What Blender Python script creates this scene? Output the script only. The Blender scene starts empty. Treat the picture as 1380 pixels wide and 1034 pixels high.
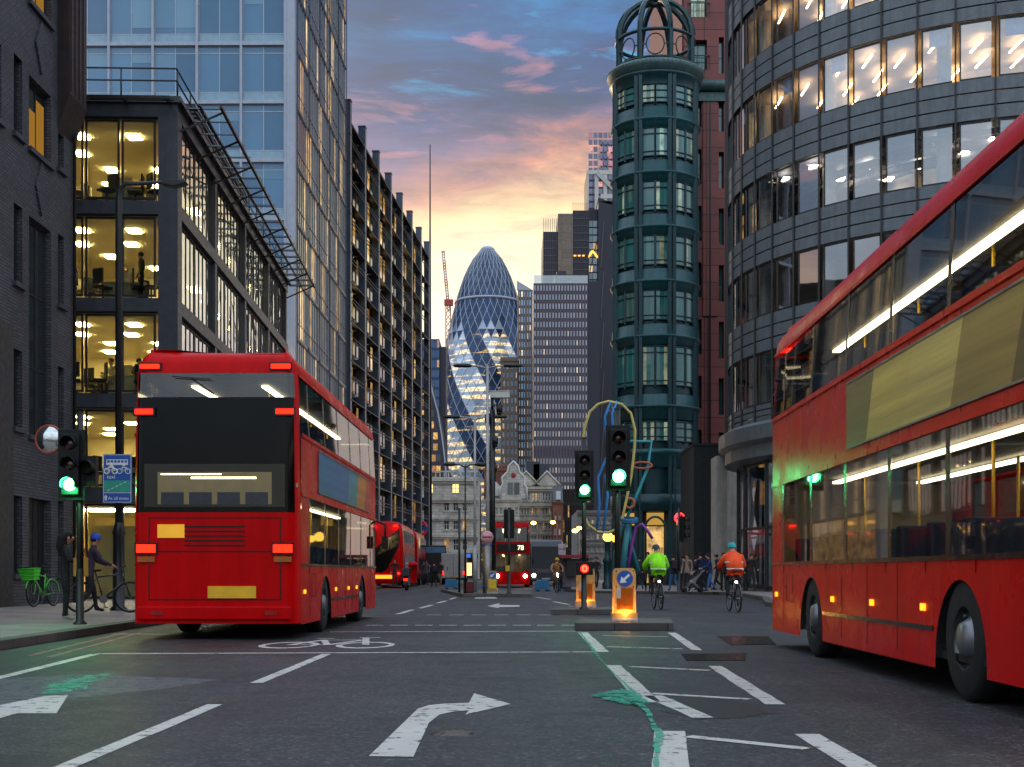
import bpy, bmesh, math, random
from mathutils import Vector, Matrix
R = math.radians
rnd = random.Random(7)
C = bpy.context.scene.collection
scene = bpy.context.scene
# ---- survey of the street: a level camera 1 m above the road; u(px, d) and h(py, d) turn what was measured in the photo into metres
F, CX, HY, EYE = 1800.0, 690.0, 772.0, 1.0
def u(px, d): return (px-CX)/F*d
def h(py, d): return EYE+(HY-py)/F*d
def dist(py, z=0.0): return (EYE-z)*F/(py-HY)
def gp(px, py, z=0.0):
    d = dist(py, z); return (u(px, d), d)

def lin(c):
    if isinstance(c, str):
        c = [int(c[i:i+2], 16)/255 for i in (1, 3, 5)]
        c = [x/12.92 if x <= .04045 else ((x+.055)/1.055)**2.4 for x in c]
    return (c[0], c[1], c[2], 1.0)

# ------------------------------------------------------------------ materials
class NT:
    def __init__(s, nt): s.nt = nt
    def n(s, typ, props=None, **ins):
        nd = s.nt.nodes.new(typ)
        for k, v in (props or {}).items(): setattr(nd, k, v)
        for k, v in ins.items():
            key = int(k[1:]) if k[0] == 'i' and k[1:].isdigit() else k.replace('_', ' ')
            sk = nd.inputs[key]
            if hasattr(v, 'is_output'): s.nt.links.new(v, sk)
            else: sk.default_value = v
        return nd
    def l(s, a, b): s.nt.links.new(a, b)
    def math(s, op, a, b=0.0, c=None, clamp=False):
        nd = s.n('ShaderNodeMath', {'operation': op, 'use_clamp': clamp}, i0=a, i1=b)
        if c is not None:
            if hasattr(c, 'is_output'): s.l(c, nd.inputs[2])
            else: nd.inputs[2].default_value = c
        return nd.outputs[0]
    def mix(s, fac, a, b, mode='MIX'):
        nd = s.n('ShaderNodeMix', {'data_type': 'RGBA', 'blend_type': mode})
        for i, v in ((0, fac), (6, a), (7, b)):
            if hasattr(v, 'is_output'): s.l(v, nd.inputs[i])
            else: nd.inputs[i].default_value = v
        return nd.outputs[2]
    def ramp(s, fac, stops, interp='LINEAR'):
        nd = s.n('ShaderNodeValToRGB'); s.l(fac, nd.inputs[0]); r = nd.color_ramp; r.interpolation = interp
        while len(r.elements) < len(stops): r.elements.new(0.5)
        for e, (p, c) in zip(r.elements, stops):
            e.position = p; e.color = c if len(c) == 4 else (*c, 1)
        return nd.outputs[0]
    def noise(s, vec, scale, detail=4, rough=.55, dist=0.0):
        return s.n('ShaderNodeTexNoise', Vector=vec, Scale=scale, Detail=detail, Roughness=rough, Distortion=dist).outputs[0]

def newmat(name):
    m = bpy.data.materials.new(name); m.use_nodes = True
    m.node_tree.nodes.clear()
    t = NT(m.node_tree); out = t.n('ShaderNodeOutputMaterial')
    return m, t, out

def mat(name, c, rough=.6, metal=0.0, var=.18, scale=3.0, bump=0.0, bscale=40.0, coat=0.0, emit=None, es=0.0, spec=.5, streak=0.0):
    """painted / cast / stone surface with wear: uneven tone, uneven gloss, optional grain and vertical weather streaks"""
    m, t, out = newmat(name)
    tc = t.n('ShaderNodeTexCoord').outputs['Object']
    n1 = t.noise(tc, scale, 5, .6)
    c = lin(c)
    dark = tuple(x*(1-var) for x in c[:3])+(1,); light = tuple(min(1, x*(1+var)) for x in c[:3])+(1,)
    col = t.ramp(n1, [(.3, dark), (.7, light)])
    if streak:
        mp = t.n('ShaderNodeMapping', Vector=tc, Scale=(2.2, 2.2, .12)).outputs[0]
        st = t.ramp(t.noise(mp, 2.0, 5, .65), [(.42, (1, 1, 1)), (.75, (1-streak,)*3)])
        col = t.mix(1.0, col, st, 'MULTIPLY')
    b = t.n('ShaderNodeBsdfPrincipled', Base_Color=col, Metallic=metal)
    b.inputs['Specular IOR Level'].default_value = spec
    t.l(t.n('ShaderNodeMapRange', Value=t.noise(tc, scale*2.3, 3), i1=.3, i2=.7, i3=max(.03, rough-.09), i4=min(1, rough+.09)).outputs[0], b.inputs['Roughness'])
    if coat:
        b.inputs['Coat Weight'].default_value = coat; b.inputs['Coat Roughness'].default_value = .06
    if bump:
        bp = t.n('ShaderNodeBump', Strength=bump, Distance=.02, Height=t.noise(tc, bscale, 4, .6))
        t.l(bp.outputs[0], b.inputs['Normal'])
    if emit is not None:
        b.inputs['Emission Color'].default_value = lin(emit); b.inputs['Emission Strength'].default_value = es
    t.l(b.outputs[0], out.inputs[0]); return m

def lamp(name, c, s, var=0.0):
    m, t, out = newmat(name)
    e = t.n('ShaderNodeEmission', Color=lin(c), Strength=s)
    if var:
        oi = t.n('ShaderNodeObjectInfo').outputs['Random']
        isl = t.n('ShaderNodeNewGeometry').outputs['Random Per Island']
        r = t.math('FRACT', t.math('ADD', oi, isl))
        t.l(t.math('MULTIPLY', t.math('ADD', t.math('MULTIPLY', r, var), 1-var), s), e.inputs[1])
    t.l(e.outputs[0], out.inputs[0]); return m

def rand_node(t):
    oi = t.n('ShaderNodeObjectInfo').outputs['Random']
    isl = t.n('ShaderNodeNewGeometry').outputs['Random Per Island']
    return t.math('FRACT', t.math('ADD', t.math('MULTIPLY', oi, 7.31), isl))

def glass(name, tint=(.8, .86, .88), refl=.10, rough=.02, wob=.15, wscale=.6, top=.85, gcol=(1, 1, 1)):
    """see-through glazing: tinted transmission plus a mirror layer that grows at grazing angles"""
    m, t, out = newmat(name)
    tc = t.n('ShaderNodeTexCoord').outputs['Object']
    fc = t.n('ShaderNodeLayerWeight', Blend=.5).outputs['Facing']
    fac = t.math('ADD', refl, t.math('MULTIPLY', t.math('POWER', fc, 3.0), top), clamp=True)
    tr = t.n('ShaderNodeBsdfTransparent', Color=lin(tint))
    gl = t.n('ShaderNodeBsdfGlossy', Color=lin(gcol), Roughness=rough)
    if wob:
        bp = t.n('ShaderNodeBump', Strength=wob, Distance=.05, Height=t.noise(tc, wscale, 2, .5))
        t.l(bp.outputs[0], gl.inputs['Normal'])
    mx = t.n('ShaderNodeMixShader', i0=fac, i1=tr.outputs[0], i2=gl.outputs[0])
    t.l(mx.outputs[0], out.inputs[0]); return m

def pane(name, c, lit=0.0, litc=('#ffb24a', '#ffe2a0'), ls=1.2, rough=.06, c2=None, spec=.9, wob=.1, metal=0.0):
    """glazing one cannot see into: dark body colour that varies pane by pane, mirror gloss, and a share of panes lit from within"""
    m, t, out = newmat(name)
    r = rand_node(t); tc = t.n('ShaderNodeTexCoord').outputs['Object']
    c = lin(c); c2 = lin(c2) if c2 else tuple(min(1, x*1.8) for x in c[:3])+(1,)
    r2 = t.math('FRACT', t.math('MULTIPLY', r, 13.7))
    nz = t.noise(tc, .35, 3)
    f = t.math('ADD', t.math('MULTIPLY', r2, .6), t.math('MULTIPLY', nz, .4))
    b = t.n('ShaderNodeBsdfPrincipled', Base_Color=t.mix(f, c, c2), Roughness=rough, Metallic=metal)
    b.inputs['Specular IOR Level'].default_value = spec
    if wob:
        bp = t.n('ShaderNodeBump', Strength=wob, Distance=.05, Height=t.noise(tc, .5, 2, .5)); t.l(bp.outputs[0], b.inputs['Normal'])
    if lit:
        on = t.math('LESS_THAN', r, lit)
        r3 = t.math('FRACT', t.math('MULTIPLY', r, 31.3))
        t.l(t.mix(r3, lin(litc[0]), lin(litc[1])), b.inputs['Emission Color'])
        det = t.ramp(t.noise(tc, 1.6, 3, .6), [(.35, (.25,)*3), (.65, (1,)*3)])
        k = t.math('MULTIPLY', t.math('MULTIPLY', on, t.math('ADD', t.math('MULTIPLY', r3, .8), .35)), ls)
        t.l(t.math('MULTIPLY', k, det), b.inputs['Emission Strength'])
    t.l(b.outputs[0], out.inputs[0]); return m

def brickmat(name, c1, c2, mortar, w=.225, hh=.075, bump=.5, rough=.75, ms=.012, off=.5, var=.3):
    m, t, out = newmat(name)
    tc = t.n('ShaderNodeTexCoord').outputs['Object']
    sp = t.n('ShaderNodeSeparateXYZ', Vector=tc)
    vec = t.n('ShaderNodeCombineXYZ', X=t.math('ADD', sp.outputs[0], sp.outputs[1]), Y=sp.outputs[2]).outputs[0]
    bk = t.n('ShaderNodeTexBrick', {'offset': off}, Vector=vec, Color1=lin(c1), Color2=lin(c2), Mortar=lin(mortar), Scale=1.0)
    bk.inputs['Brick Width'].default_value = w; bk.inputs['Row Height'].default_value = hh
    bk.inputs['Mortar Size'].default_value = ms; bk.inputs['Mortar Smooth'].default_value = .2; bk.inputs['Bias'].default_value = 0.0
    mul = t.ramp(t.noise(tc, .8, 5, .6), [(.3, (1-var,)*3), (.7, (1+var*.5,)*3)])
    col = t.mix(1.0, bk.outputs[0], mul, 'MULTIPLY')
    b = t.n('ShaderNodeBsdfPrincipled', Base_Color=col, Roughness=rough)
    hgt = t.math('ADD', t.math('MULTIPLY', bk.outputs[1], -1.0), t.math('MULTIPLY', t.noise(tc, 30, 3), .35))
    bp = t.n('ShaderNodeBump', Strength=bump, Distance=.02, Height=hgt); t.l(bp.outputs[0], b.inputs['Normal'])
    t.l(b.outputs[0], out.inputs[0]); return m

# ------------------------------------------------------------------ mesh building
class MB:
    def __init__(s): s.v, s.f, s.m, s.sm, s.T = [], [], [], [], None
    def add(s, vs, fs, mi=0, smooth=False):
        o = len(s.v)
        for p in vs:
            p = Vector(p)
            if s.T is not None: p = s.T @ p
            s.v.append(tuple(p))
        for f in fs:
            s.f.append([o+i for i in f]); s.m.append(mi); s.sm.append(smooth)
        return s
    def merge(s, o):
        k = len(s.v); s.v += o.v; s.f += [[k+i for i in f] for f in o.f]; s.m += o.m; s.sm += o.sm; return s
    def box(s, x0, x1, y0, y1, z0, z1, mi=0):
        return s.add([(x0,y0,z0),(x1,y0,z0),(x1,y1,z0),(x0,y1,z0),(x0,y0,z1),(x1,y0,z1),(x1,y1,z1),(x0,y1,z1)],
              [(0,3,2,1),(4,5,6,7),(0,1,5,4),(1,2,6,5),(2,3,7,6),(3,0,4,7)], mi)
    def quad(s, a, b, c, d, mi=0): return s.add([a,b,c,d], [(0,1,2,3)], mi)
    def prism(s, pts, z0, z1, mi=0):
        n = len(pts)
        return s.add([(x,y,z0) for x,y in pts]+[(x,y,z1) for x,y in pts],
              [tuple(range(n))[::-1], tuple(range(n,2*n))]+[(i,(i+1)%n,n+(i+1)%n,n+i) for i in range(n)], mi)
    def plate(s, pts, y0, y1, mi=0):      # outline in x,z given thickness along y
        n = len(pts)
        return s.add([(x,y0,z) for x,z in pts]+[(x,y1,z) for x,z in pts],
              [tuple(range(n)), tuple(range(n,2*n))[::-1]]+[(i,n+i,n+(i+1)%n,(i+1)%n) for i in range(n)], mi)
    def tube(s, path, r, n=8, mi=0, closed=False, smooth=True):
        P = [Vector(p) for p in path]; k = len(P); rs = r if isinstance(r, (list, tuple)) else [r]*k
        vs, fs = [], []; up = None
        for i in range(k):
            a = P[i-1] if (i or closed) else P[i]; b = P[(i+1) % k] if (i < k-1 or closed) else P[i]
            d = (b-a).normalized()
            if up is None: up = d.orthogonal().normalized()
            up = (up-d*up.dot(d))
            up = up.normalized() if up.length > 1e-5 else d.orthogonal().normalized()
            w = d.cross(up)
            for j in range(n):
                t = 2*math.pi*j/n; vs.append(P[i]+(up*math.cos(t)+w*math.sin(t))*rs[i])
        for i in range(k if closed else k-1):
            for j in range(n):
                a, b = i*n, ((i+1) % k)*n; fs.append((a+j, a+(j+1) % n, b+(j+1) % n, b+j))
        s.add(vs, fs, mi, smooth)
        if not closed:
            s.add(vs[:n], [tuple(range(n))], mi); s.add(vs[-n:], [tuple(range(n))], mi)
        return s
    def cyl(s, p0, p1, r0, r1=None, n=12, mi=0): return s.tube([p0, p1], [r0, r0 if r1 is None else r1], n, mi)
    def bar(s, p0, p1, w, t=None, mi=0):
        return s.tube([p0, p1], (w if t is None else (w+t)/2)*.7071, 4, mi, smooth=False)
    def lathe(s, prof, n=24, c=(0,0,0), mi=0, a0=0.0, a1=2*math.pi, smooth=True, axis='z'):
        full = abs(a1-a0-2*math.pi) < 1e-6; k = n if full else n+1; vs = []
        for r, z in prof:
            for j in range(k):
                t = a0+(a1-a0)*j/n; x, y = r*math.cos(t), r*math.sin(t)
                vs.append((c[0]+x, c[1]+y, c[2]+z) if axis == 'z' else (c[0]+x, c[1]+z, c[2]+y) if axis == 'y' else (c[0]+z, c[1]+x, c[2]+y))
        fs = []
        for i in range(len(prof)-1):
            for j in range(n):
                j2 = (j+1) % k; fs.append((i*k+j, i*k+j2, (i+1)*k+j2, (i+1)*k+j))
        return s.add(vs, fs, mi, smooth)
    def ball(s, c, r, n=12, mi=0):
        rx, ry, rz = (r, r, r) if not isinstance(r, (tuple, list)) else r; vs = []; fs = []; m = n//2
        for i in range(m+1):
            a = math.pi*i/m-math.pi/2
            for j in range(n):
                b = 2*math.pi*j/n; vs.append((c[0]+rx*math.cos(a)*math.cos(b), c[1]+ry*math.cos(a)*math.sin(b), c[2]+rz*math.sin(a)))
        for i in range(m):
            for j in range(n): fs.append((i*n+j, i*n+(j+1) % n, (i+1)*n+(j+1) % n, (i+1)*n+j))
        return s.add(vs, fs, mi, True)
    def disc(s, c, r, n=20, t=.02, mi=0, axis='y', r2=None):   # a solid disc facing along an axis
        prof = [(0.0001, 0), (r, 0), (r if r2 is None else r2, t), (0.0001, t)]
        return s.lathe(prof, n, c, mi, axis=axis, smooth=False)
    def build(s, name, mats, parent=None, loc=None, rz=0.0, bevel=0.0, weld=True):
        me = bpy.data.meshes.new(name); me.from_pydata(s.v, [], s.f)
        for m in (mats if isinstance(mats, (list, tuple)) else [mats]): me.materials.append(m)
        me.polygons.foreach_set('material_index', s.m); me.polygons.foreach_set('use_smooth', s.sm)
        bm = bmesh.new(); bm.from_mesh(me)
        if weld: bmesh.ops.remove_doubles(bm, verts=bm.verts, dist=1e-5)
        bmesh.ops.recalc_face_normals(bm, faces=bm.faces)
        if bevel:
            bmesh.ops.bevel(bm, geom=[e for e in bm.edges if len(e.link_faces) == 2 and e.calc_face_angle(0) > .5], offset=bevel, segments=2, profile=.6, affect='EDGES')
        bm.to_mesh(me); bm.free()
        o = bpy.data.objects.new(name, me); C.objects.link(o)
        if parent is not None: o.parent = parent
        if loc is not None: o.location = loc
        if rz: o.rotation_euler.z = rz
        return o

def tag(o, label=None, cat=None, group=None, kind=None):
    for k, v in (('label', label), ('category', cat), ('group', group), ('kind', kind)):
        if v: o[k] = v
    return o
def thing(name, label, cat, loc=(0,0,0), rz=0.0, group=None):
    o = bpy.data.objects.new(name, None); C.objects.link(o); o.location = loc; o.rotation_euler.z = rz
    o.empty_display_size = .2
    return tag(o, label, cat, group)
def kids(o): return [c for c in bpy.data.objects if c.parent == o]
def copy_tree(o, parent=None):
    c = o.copy(); C.objects.link(c); c.parent = parent
    for ch in kids(o): copy_tree(ch, c)
    return c
def wall_open(mb, x0, x1, z0, z1, ops, y=0.0, depth=.25, mi=0, rmi=None):
    """a wall sheet facing -y with openings (ax, bx, az, bz) and their reveals"""
    xs = sorted({x0, x1, *[o[0] for o in ops], *[o[1] for o in ops]}); zs = sorted({z0, z1, *[o[2] for o in ops], *[o[3] for o in ops]})
    xs = [x for x in xs if x0 <= x <= x1]; zs = [z for z in zs if z0 <= z <= z1]
    for i in range(len(xs)-1):
        for j in range(len(zs)-1):
            cx, cz = (xs[i]+xs[i+1])/2, (zs[j]+zs[j+1])/2
            if any(a < cx < b and c < cz < d for a, b, c, d in ops): continue
            mb.quad((xs[i],y,zs[j]), (xs[i+1],y,zs[j]), (xs[i+1],y,zs[j+1]), (xs[i],y,zs[j+1]), mi)
    k = mi if rmi is None else rmi
    for a, b, c, d in ops:
        Y = y+depth
        mb.quad((a,y,c),(a,Y,c),(a,Y,d),(a,y,d),k); mb.quad((b,y,c),(b,Y,c),(b,Y,d),(b,y,d),k)
        mb.quad((a,y,c),(b,y,c),(b,Y,c),(a,Y,c),k); mb.quad((a,y,d),(b,y,d),(b,Y,d),(a,Y,d),k)
def win(x0, x1, z0, z1, y, bx=(), bz=(), bar=.05, fr=.06, t=.03, T=None, proud=.03):
    """one glazed opening: pane (slot 0), frame and glazing bars (slot 1)"""
    m = MB(); m.T = T
    cut = [x0+fr*.5]+sorted(bx)+[x1-fr*.5]
    for p_, q_ in zip(cut[:-1], cut[1:]): m.box(p_+(.004 if p_ != cut[0] else 0), q_, y, y+t, z0+fr*.5, z1-fr*.5, 0)
    a, b = y-proud, y+t+.012
    if fr:
        m.box(x0, x0+fr, a, b, z0, z1, 1); m.box(x1-fr, x1, a, b, z0, z1, 1)
        m.box(x0+fr, x1-fr, a, b, z0, z0+fr, 1); m.box(x0+fr, x1-fr, a, b, z1-fr, z1, 1)
    for x in bx: m.box(x-bar/2, x+bar/2, a+.005, b-.005, z0+fr, z1-fr, 1)
    for z in bz: m.box(x0+fr, x1-fr, a+.009, b-.009, z-bar/2, z+bar/2, 1)
    return m
def add_windows(parent, items, mats, name='window', limit=100):
    rest = MB(); out = []
    for i, m in enumerate(items):
        if i < limit: out.append(m.build(name, mats, parent, weld=False))
        else: rest.merge(m)
    if rest.v: rest.build(name, mats, parent, weld=False)['kind'] = 'stuff'
    return out
def text_mb(mb, s, size, T, mi=0, depth=.004, bold=0.0):
    cu = bpy.data.curves.new('t', 'FONT'); cu.body = s; cu.size = size; cu.extrude = depth; cu.align_x = 'CENTER'; cu.align_y = 'CENTER'; cu.offset = bold
    o = bpy.data.objects.new('t', cu); C.objects.link(o)
    dg = bpy.context.evaluated_depsgraph_get(); me = bpy.data.meshes.new_from_object(o.evaluated_get(dg))
    old = mb.T; mb.T = T
    mb.add([tuple(v.co) for v in me.vertices], [tuple(p.vertices) for p in me.polygons], mi); mb.T = old
    bpy.data.objects.remove(o); bpy.data.curves.remove(cu); bpy.data.meshes.remove(me)
FACE = Matrix(((1,0,0,0),(0,0,-1,0),(0,1,0,0),(0,0,0,1)))     # flat text stood upright, read from -y
FRONT = Matrix(((0,1,0,0),(-1,0,0,0),(0,0,1,0),(0,0,0,1)))    # facade frame turned onto the x = 0 face

# ------------------------------------------------------------------ camera, sky, sun
cam = bpy.data.cameras.new('camera'); co = bpy.data.objects.new('camera', cam); C.objects.link(co)
co.location = (0, 0, EYE); co.rotation_euler = (R(90), 0, 0)
cam.sensor_width = 36; cam.lens = F/1380*36; cam.shift_y = (HY-517)/1380; cam.clip_start = .1; cam.clip_end = 6000
scene.camera = co
scene.view_settings.view_transform = 'Standard'; scene.view_settings.look = 'None'; scene.view_settings.exposure = .55; scene.view_settings.gamma = 1
scene.cycles.max_bounces = 7; scene.cycles.diffuse_bounces = 3; scene.cycles.glossy_bounces = 4; scene.cycles.transparent_max_bounces = 24
scene.cycles.sample_clamp_indirect = 6; scene.cycles.caustics_reflective = False; scene.cycles.caustics_refractive = False
SUN_EL, SUN_AZ = R(4), R(-28)      # low evening sun behind the buildings at the far left
w = bpy.data.worlds.new('World'); scene.world = w; w.use_nodes = True; w.node_tree.nodes.clear()
t = NT(w.node_tree); wo = t.n('ShaderNodeOutputWorld')
D = t.n('ShaderNodeTexCoord').outputs['Generated']; sp = t.n('ShaderNodeSeparateXYZ', Vector=D)
X, Y, Z = sp.outputs
hz = t.math('SQRT', t.math('ADD', t.math('MULTIPLY', X, X), t.math('MULTIPLY', Y, Y)))
el = t.math('DIVIDE', Z, t.math('MAXIMUM', hz, .02))          # tangent of the elevation
cl = t.n('ShaderNodeCombineXYZ', X=t.math('MULTIPLY', X, 1.0), Y=t.math('MULTIPLY', Y, 1.0), Z=t.math('MULTIPLY', Z, 2.3)).outputs[0]
warp = t.noise(cl, 5.0, 5, .6)
sl = t.math('ADD', el, t.math('MULTIPLY', t.math('SUBTRACT', warp, .5), .19))
sl = t.math('ADD', sl, t.math('MULTIPLY', X, -.12))
base = t.ramp(t.math('MULTIPLY', sl, 2.0), [(0.0, lin('#c9b6c4')), (.28, lin('#d0bcc4')), (.36, lin('#efe2cb')), (.46, lin('#f9e9bd')), (.555, lin('#f5d09c')), (.625, lin('#dd9c82')),
    (.685, lin('#9a7288')), (.75, lin('#545d8e')), (.83, lin('#2c6a9c')), (1.0, lin('#2080b0'))])
# slate cloud banks, lit rose at their lower edges, with clear blue gaps between
band = t.n('ShaderNodeMapRange', Value=el, i1=.255, i2=.345, i3=0.0, i4=1.0).outputs[0]
cn = t.noise(t.n('ShaderNodeMapping', Vector=cl, Scale=(1.5, 1.5, 3.3), Location=(.9, .2, .37), Rotation=(0, R(16), 0)).outputs[0], 3.4, 9, .6, .5)
cm = t.math('MULTIPLY', t.ramp(cn, [(.40, (0,)*3), (.46, (.6,)*3), (.56, (1,)*3)]), band)
col = t.mix(t.math('MULTIPLY', cm, .88), base, t.ramp(t.noise(t.n('ShaderNodeMapping', Vector=cl, Scale=(2.2, 2.2, 6), Rotation=(0, R(14), 0)).outputs[0], 4.2, 8, .62, .4), [(.38, lin('#22335a')), (.62, lin('#4e557c'))]))
pk = t.noise(t.n('ShaderNodeMapping', Vector=cl, Scale=(2.0, 2.0, 4.6), Location=(3.3, 1.2, .1), Rotation=(0, R(20), 0)).outputs[0], 3.4, 9, .62, .6)
pm = t.math('MULTIPLY', t.ramp(pk, [(.53, (0,)*3), (.63, (1,)*3)]), t.n('ShaderNodeMapRange', Value=el, i1=.20, i2=.27, i3=0.0, i4=1.0).outputs[0])
col = t.mix(t.math('MULTIPLY', pm, .5), col, lin('#dc9490'))
gn = t.noise(t.n('ShaderNodeMapping', Vector=cl, Scale=(2.4, 2.4, 5.5), Location=(.3, 2.2, 1.3)).outputs[0], 3.4, 6, .6, .3)
gm = t.math('MULTIPLY', t.ramp(gn, [(.60, (0,)*3), (.70, (1,)*3)]), t.n('ShaderNodeMapRange', Value=el, i1=.31, i2=.40, i3=0.0, i4=1.0).outputs[0])
col = t.mix(t.math('MULTIPLY', gm, .9), col, lin('#78c2e0'))
fine = t.noise(t.n('ShaderNodeMapping', Vector=cl, Scale=(1.6, 1.6, 3.6), Rotation=(0, R(18), 0)).outputs[0], 7.5, 10, .66, .7)
col = t.mix(t.n('ShaderNodeMapRange', Value=el, i1=.2, i2=.3, i3=.25, i4=1.0).outputs[0], col, t.mix(1.0, col, t.ramp(fine, [(.33, (.60, .62, .70)), (.5, (1, 1, 1)), (.68, (1.38, 1.30, 1.26))]), 'MULTIPLY'))
col = t.mix(1.0, col, t.ramp(el, [(.27, (.86, .86, .84)), (.35, (.54, .58, .66)), (.46, (.54, .64, .78))]), 'MULTIPLY')
col = t.n('ShaderNodeHueSaturation', Saturation=t.n('ShaderNodeMapRange', Value=el, i1=.24, i2=.33, i3=.92, i4=1.28).outputs[0], Value=1.0, Color=col).outputs[0]
# overhead and behind: the bright, even dusk overcast that lights the street
bk = t.ramp(t.noise(cl, 3.2, 5, .6), [(.35, (.50, .66, .88)), (.66, (1.0, 1.08, 1.22))])
hi = t.n('ShaderNodeMapRange', {'interpolation_type': 'SMOOTHSTEP'}, Value=Z, i1=.44, i2=.66, i3=0.0, i4=1.0).outputs[0]
back = t.n('ShaderNodeMapRange', {'interpolation_type': 'SMOOTHSTEP'}, Value=Y, i1=.35, i2=-.15, i3=0.0, i4=1.0).outputs[0]
east = t.n('ShaderNodeMapRange', {'interpolation_type': 'SMOOTHSTEP'}, Value=Z, i1=.0, i2=.42, i3=.22, i4=1.0).outputs[0]
bk = t.mix(1.0, bk, east, 'MULTIPLY')
col = t.mix(t.math('MAXIMUM', hi, back), col, bk)
low = t.n('ShaderNodeMapRange', Value=Z, i1=-.02, i2=0.0, i3=0.0, i4=1.0).outputs[0]
col = t.mix(low, (.05, .05, .055, 1), col)
nis = t.n('ShaderNodeTexSky', {'sky_type': 'NISHITA', 'sun_disc': False, 'sun_elevation': SUN_EL, 'sun_rotation': SUN_AZ})
b1 = t.n('ShaderNodeBackground', Color=nis.outputs[0], Strength=.05)
b2 = t.n('ShaderNodeBackground', Color=col, Strength=.95)
t.l(t.n('ShaderNodeAddShader', i0=b1.outputs[0], i1=b2.outputs[0]).outputs[0], wo.inputs[0])
sun = bpy.data.lights.new('sun', 'SUN'); sun.energy = .6; sun.angle = R(14); sun.color = (1, .80, .58)
so = bpy.data.objects.new('sun', sun); C.objects.link(so)
so.rotation_euler = (R(90)-SUN_EL, 0, math.pi-SUN_AZ)   # shines from the far end of the street back along it
def point(name, loc, c, e, r=.08):
    l = bpy.data.lights.new(name, 'POINT'); l.energy = e; l.color = lin(c)[:3]; l.shadow_soft_size = r
    o = bpy.data.objects.new(name, l); C.objects.link(o); o.location = loc; return o
# ------------------------------------------------------------------ shared materials
def asphalt():
    m, t, out = newmat('asphalt')
    tc = t.n('ShaderNodeTexCoord').outputs['Object']
    big = t.noise(tc, .35, 5, .6); mid = t.noise(tc, 2.5, 5, .65)
    trk = t.noise(t.n('ShaderNodeMapping', Vector=tc, Scale=(1.4, .06, 1)).outputs[0], 1.0, 4, .6)
    col = t.ramp(t.math('ADD', t.math('MULTIPLY', big, .6), t.math('MULTIPLY', mid, .4)), [(.36, lin('#262528')), (.62, lin('#39383c'))])
    col = t.mix(.5, col, t.ramp(trk, [(.36, (.62,)*3), (.62, (1.15,)*3)]), 'MULTIPLY')
    gr = t.n('ShaderNodeTexVoronoi', {'feature': 'F1'}, Vector=tc, Scale=46.0)
    chips = t.ramp(t.n('ShaderNodeSeparateColor', i0=gr.outputs['Color']).outputs[0], [(0, (.3,)*3), (.78, (1.0,)*3), (.92, (1.8,)*3), (1, (3.4,)*3)])
    col = t.mix(.85, col, chips, 'MULTIPLY')
    col = t.mix(.8, col, t.ramp(t.noise(tc, 14, 6, .75), [(.34, (.55,)*3), (.5, (1,)*3), (.68, (1.5,)*3)]), 'MULTIPLY')
    col = t.mix(.75, col, t.ramp(t.noise(tc, 1.3, 6, .7, .6), [(.36, (.45,)*3), (.5, (1,)*3), (.7, (1.2,)*3)]), 'MULTIPLY')
    # tar-filled cracks
    cr = t.n('ShaderNodeTexVoronoi', {'feature': 'DISTANCE_TO_EDGE'}, Vector=t.mix(.25, tc, t.n('ShaderNodeTexNoise', Vector=tc, Scale=1.4, Detail=4).outputs[1]), Scale=.22)
    ck = t.math('MULTIPLY', t.ramp(cr.outputs['Distance'], [(.0, (1,)*3), (.006, (0,)*3)]), t.ramp(t.noise(tc, .5, 2), [(.5, (0,)*3), (.58, (1,)*3)]))
    col = t.mix(t.math('MULTIPLY', ck, .7), col, (.012, .012, .012, 1))
    b = t.n('ShaderNodeBsdfPrincipled', Base_Color=col)
    t.l(t.ramp(t.math('ADD', t.math('MULTIPLY', mid, .5), t.math('MULTIPLY', trk, .5)), [(.35, (.50,)*3), (.65, (.72,)*3)]), b.inputs['Roughness']); b.inputs['Specular IOR Level'].default_value = .38
    bp = t.n('ShaderNodeBump', Strength=.5, Distance=.006, Height=gr.outputs['Distance']); t.l(bp.outputs[0], b.inputs['Normal'])
    t.l(b.outputs[0], out.inputs[0]); return m
def paintmat(name, c, wear=.5, soft=.08, op=.93):
    m, t, out = newmat(name)
    tc = t.n('ShaderNodeTexCoord').outputs['Object']
    f = t.ramp(t.noise(tc, 7, 8, .72), [(wear-soft, (0,)*3), (wear, (1,)*3)])
    col = t.mix(.4, lin(c), t.ramp(t.noise(tc, 1.1, 4), [(.3, (.62,)*3), (.7, (1,)*3)]), 'MULTIPLY')
    b = t.n('ShaderNodeBsdfPrincipled', Base_Color=col, Roughness=.6)
    bp = t.n('ShaderNodeBump', Strength=.3, Distance=.005, Height=t.noise(tc, 90, 3)); t.l(bp.outputs[0], b.inputs['Normal'])
    tr = t.n('ShaderNodeBsdfTransparent')      # where the paint has worn through, the road shows
    t.l(t.n('ShaderNodeMixShader', i0=t.math('MULTIPLY', f, op), i1=tr.outputs[0], i2=b.outputs[0]).outputs[0], out.inputs[0]); return m
K = {}
K['asphalt'] = asphalt()
K['white_line'] = paintmat('worn white road paint', '#c4c0b8', .45)
K['red_line'] = paintmat('faded red road paint', '#a8606a', .46)
K['paving'] = brickmat('paving slabs', '#8d8380', '#7c7371', '#3f3b3b', .62, .62, .25, .7, .008, .5)
K['kerb'] = brickmat('granite kerb', '#55504d', '#474341', '#191817', .92, .6, .4, .7, .012, 0.0, .45)
K['dark_brick'] = brickmat('soot dark brick', '#55545a', '#403f46', '#232327', .23, .085, .8, .6, .014)
K['black_metal'] = mat('black painted steel', '#15171a', .38, var=.3, bump=.05)
K['grey_steel'] = mat('grey painted steel', '#40434a', .45, .2, var=.18, streak=.25)
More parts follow.
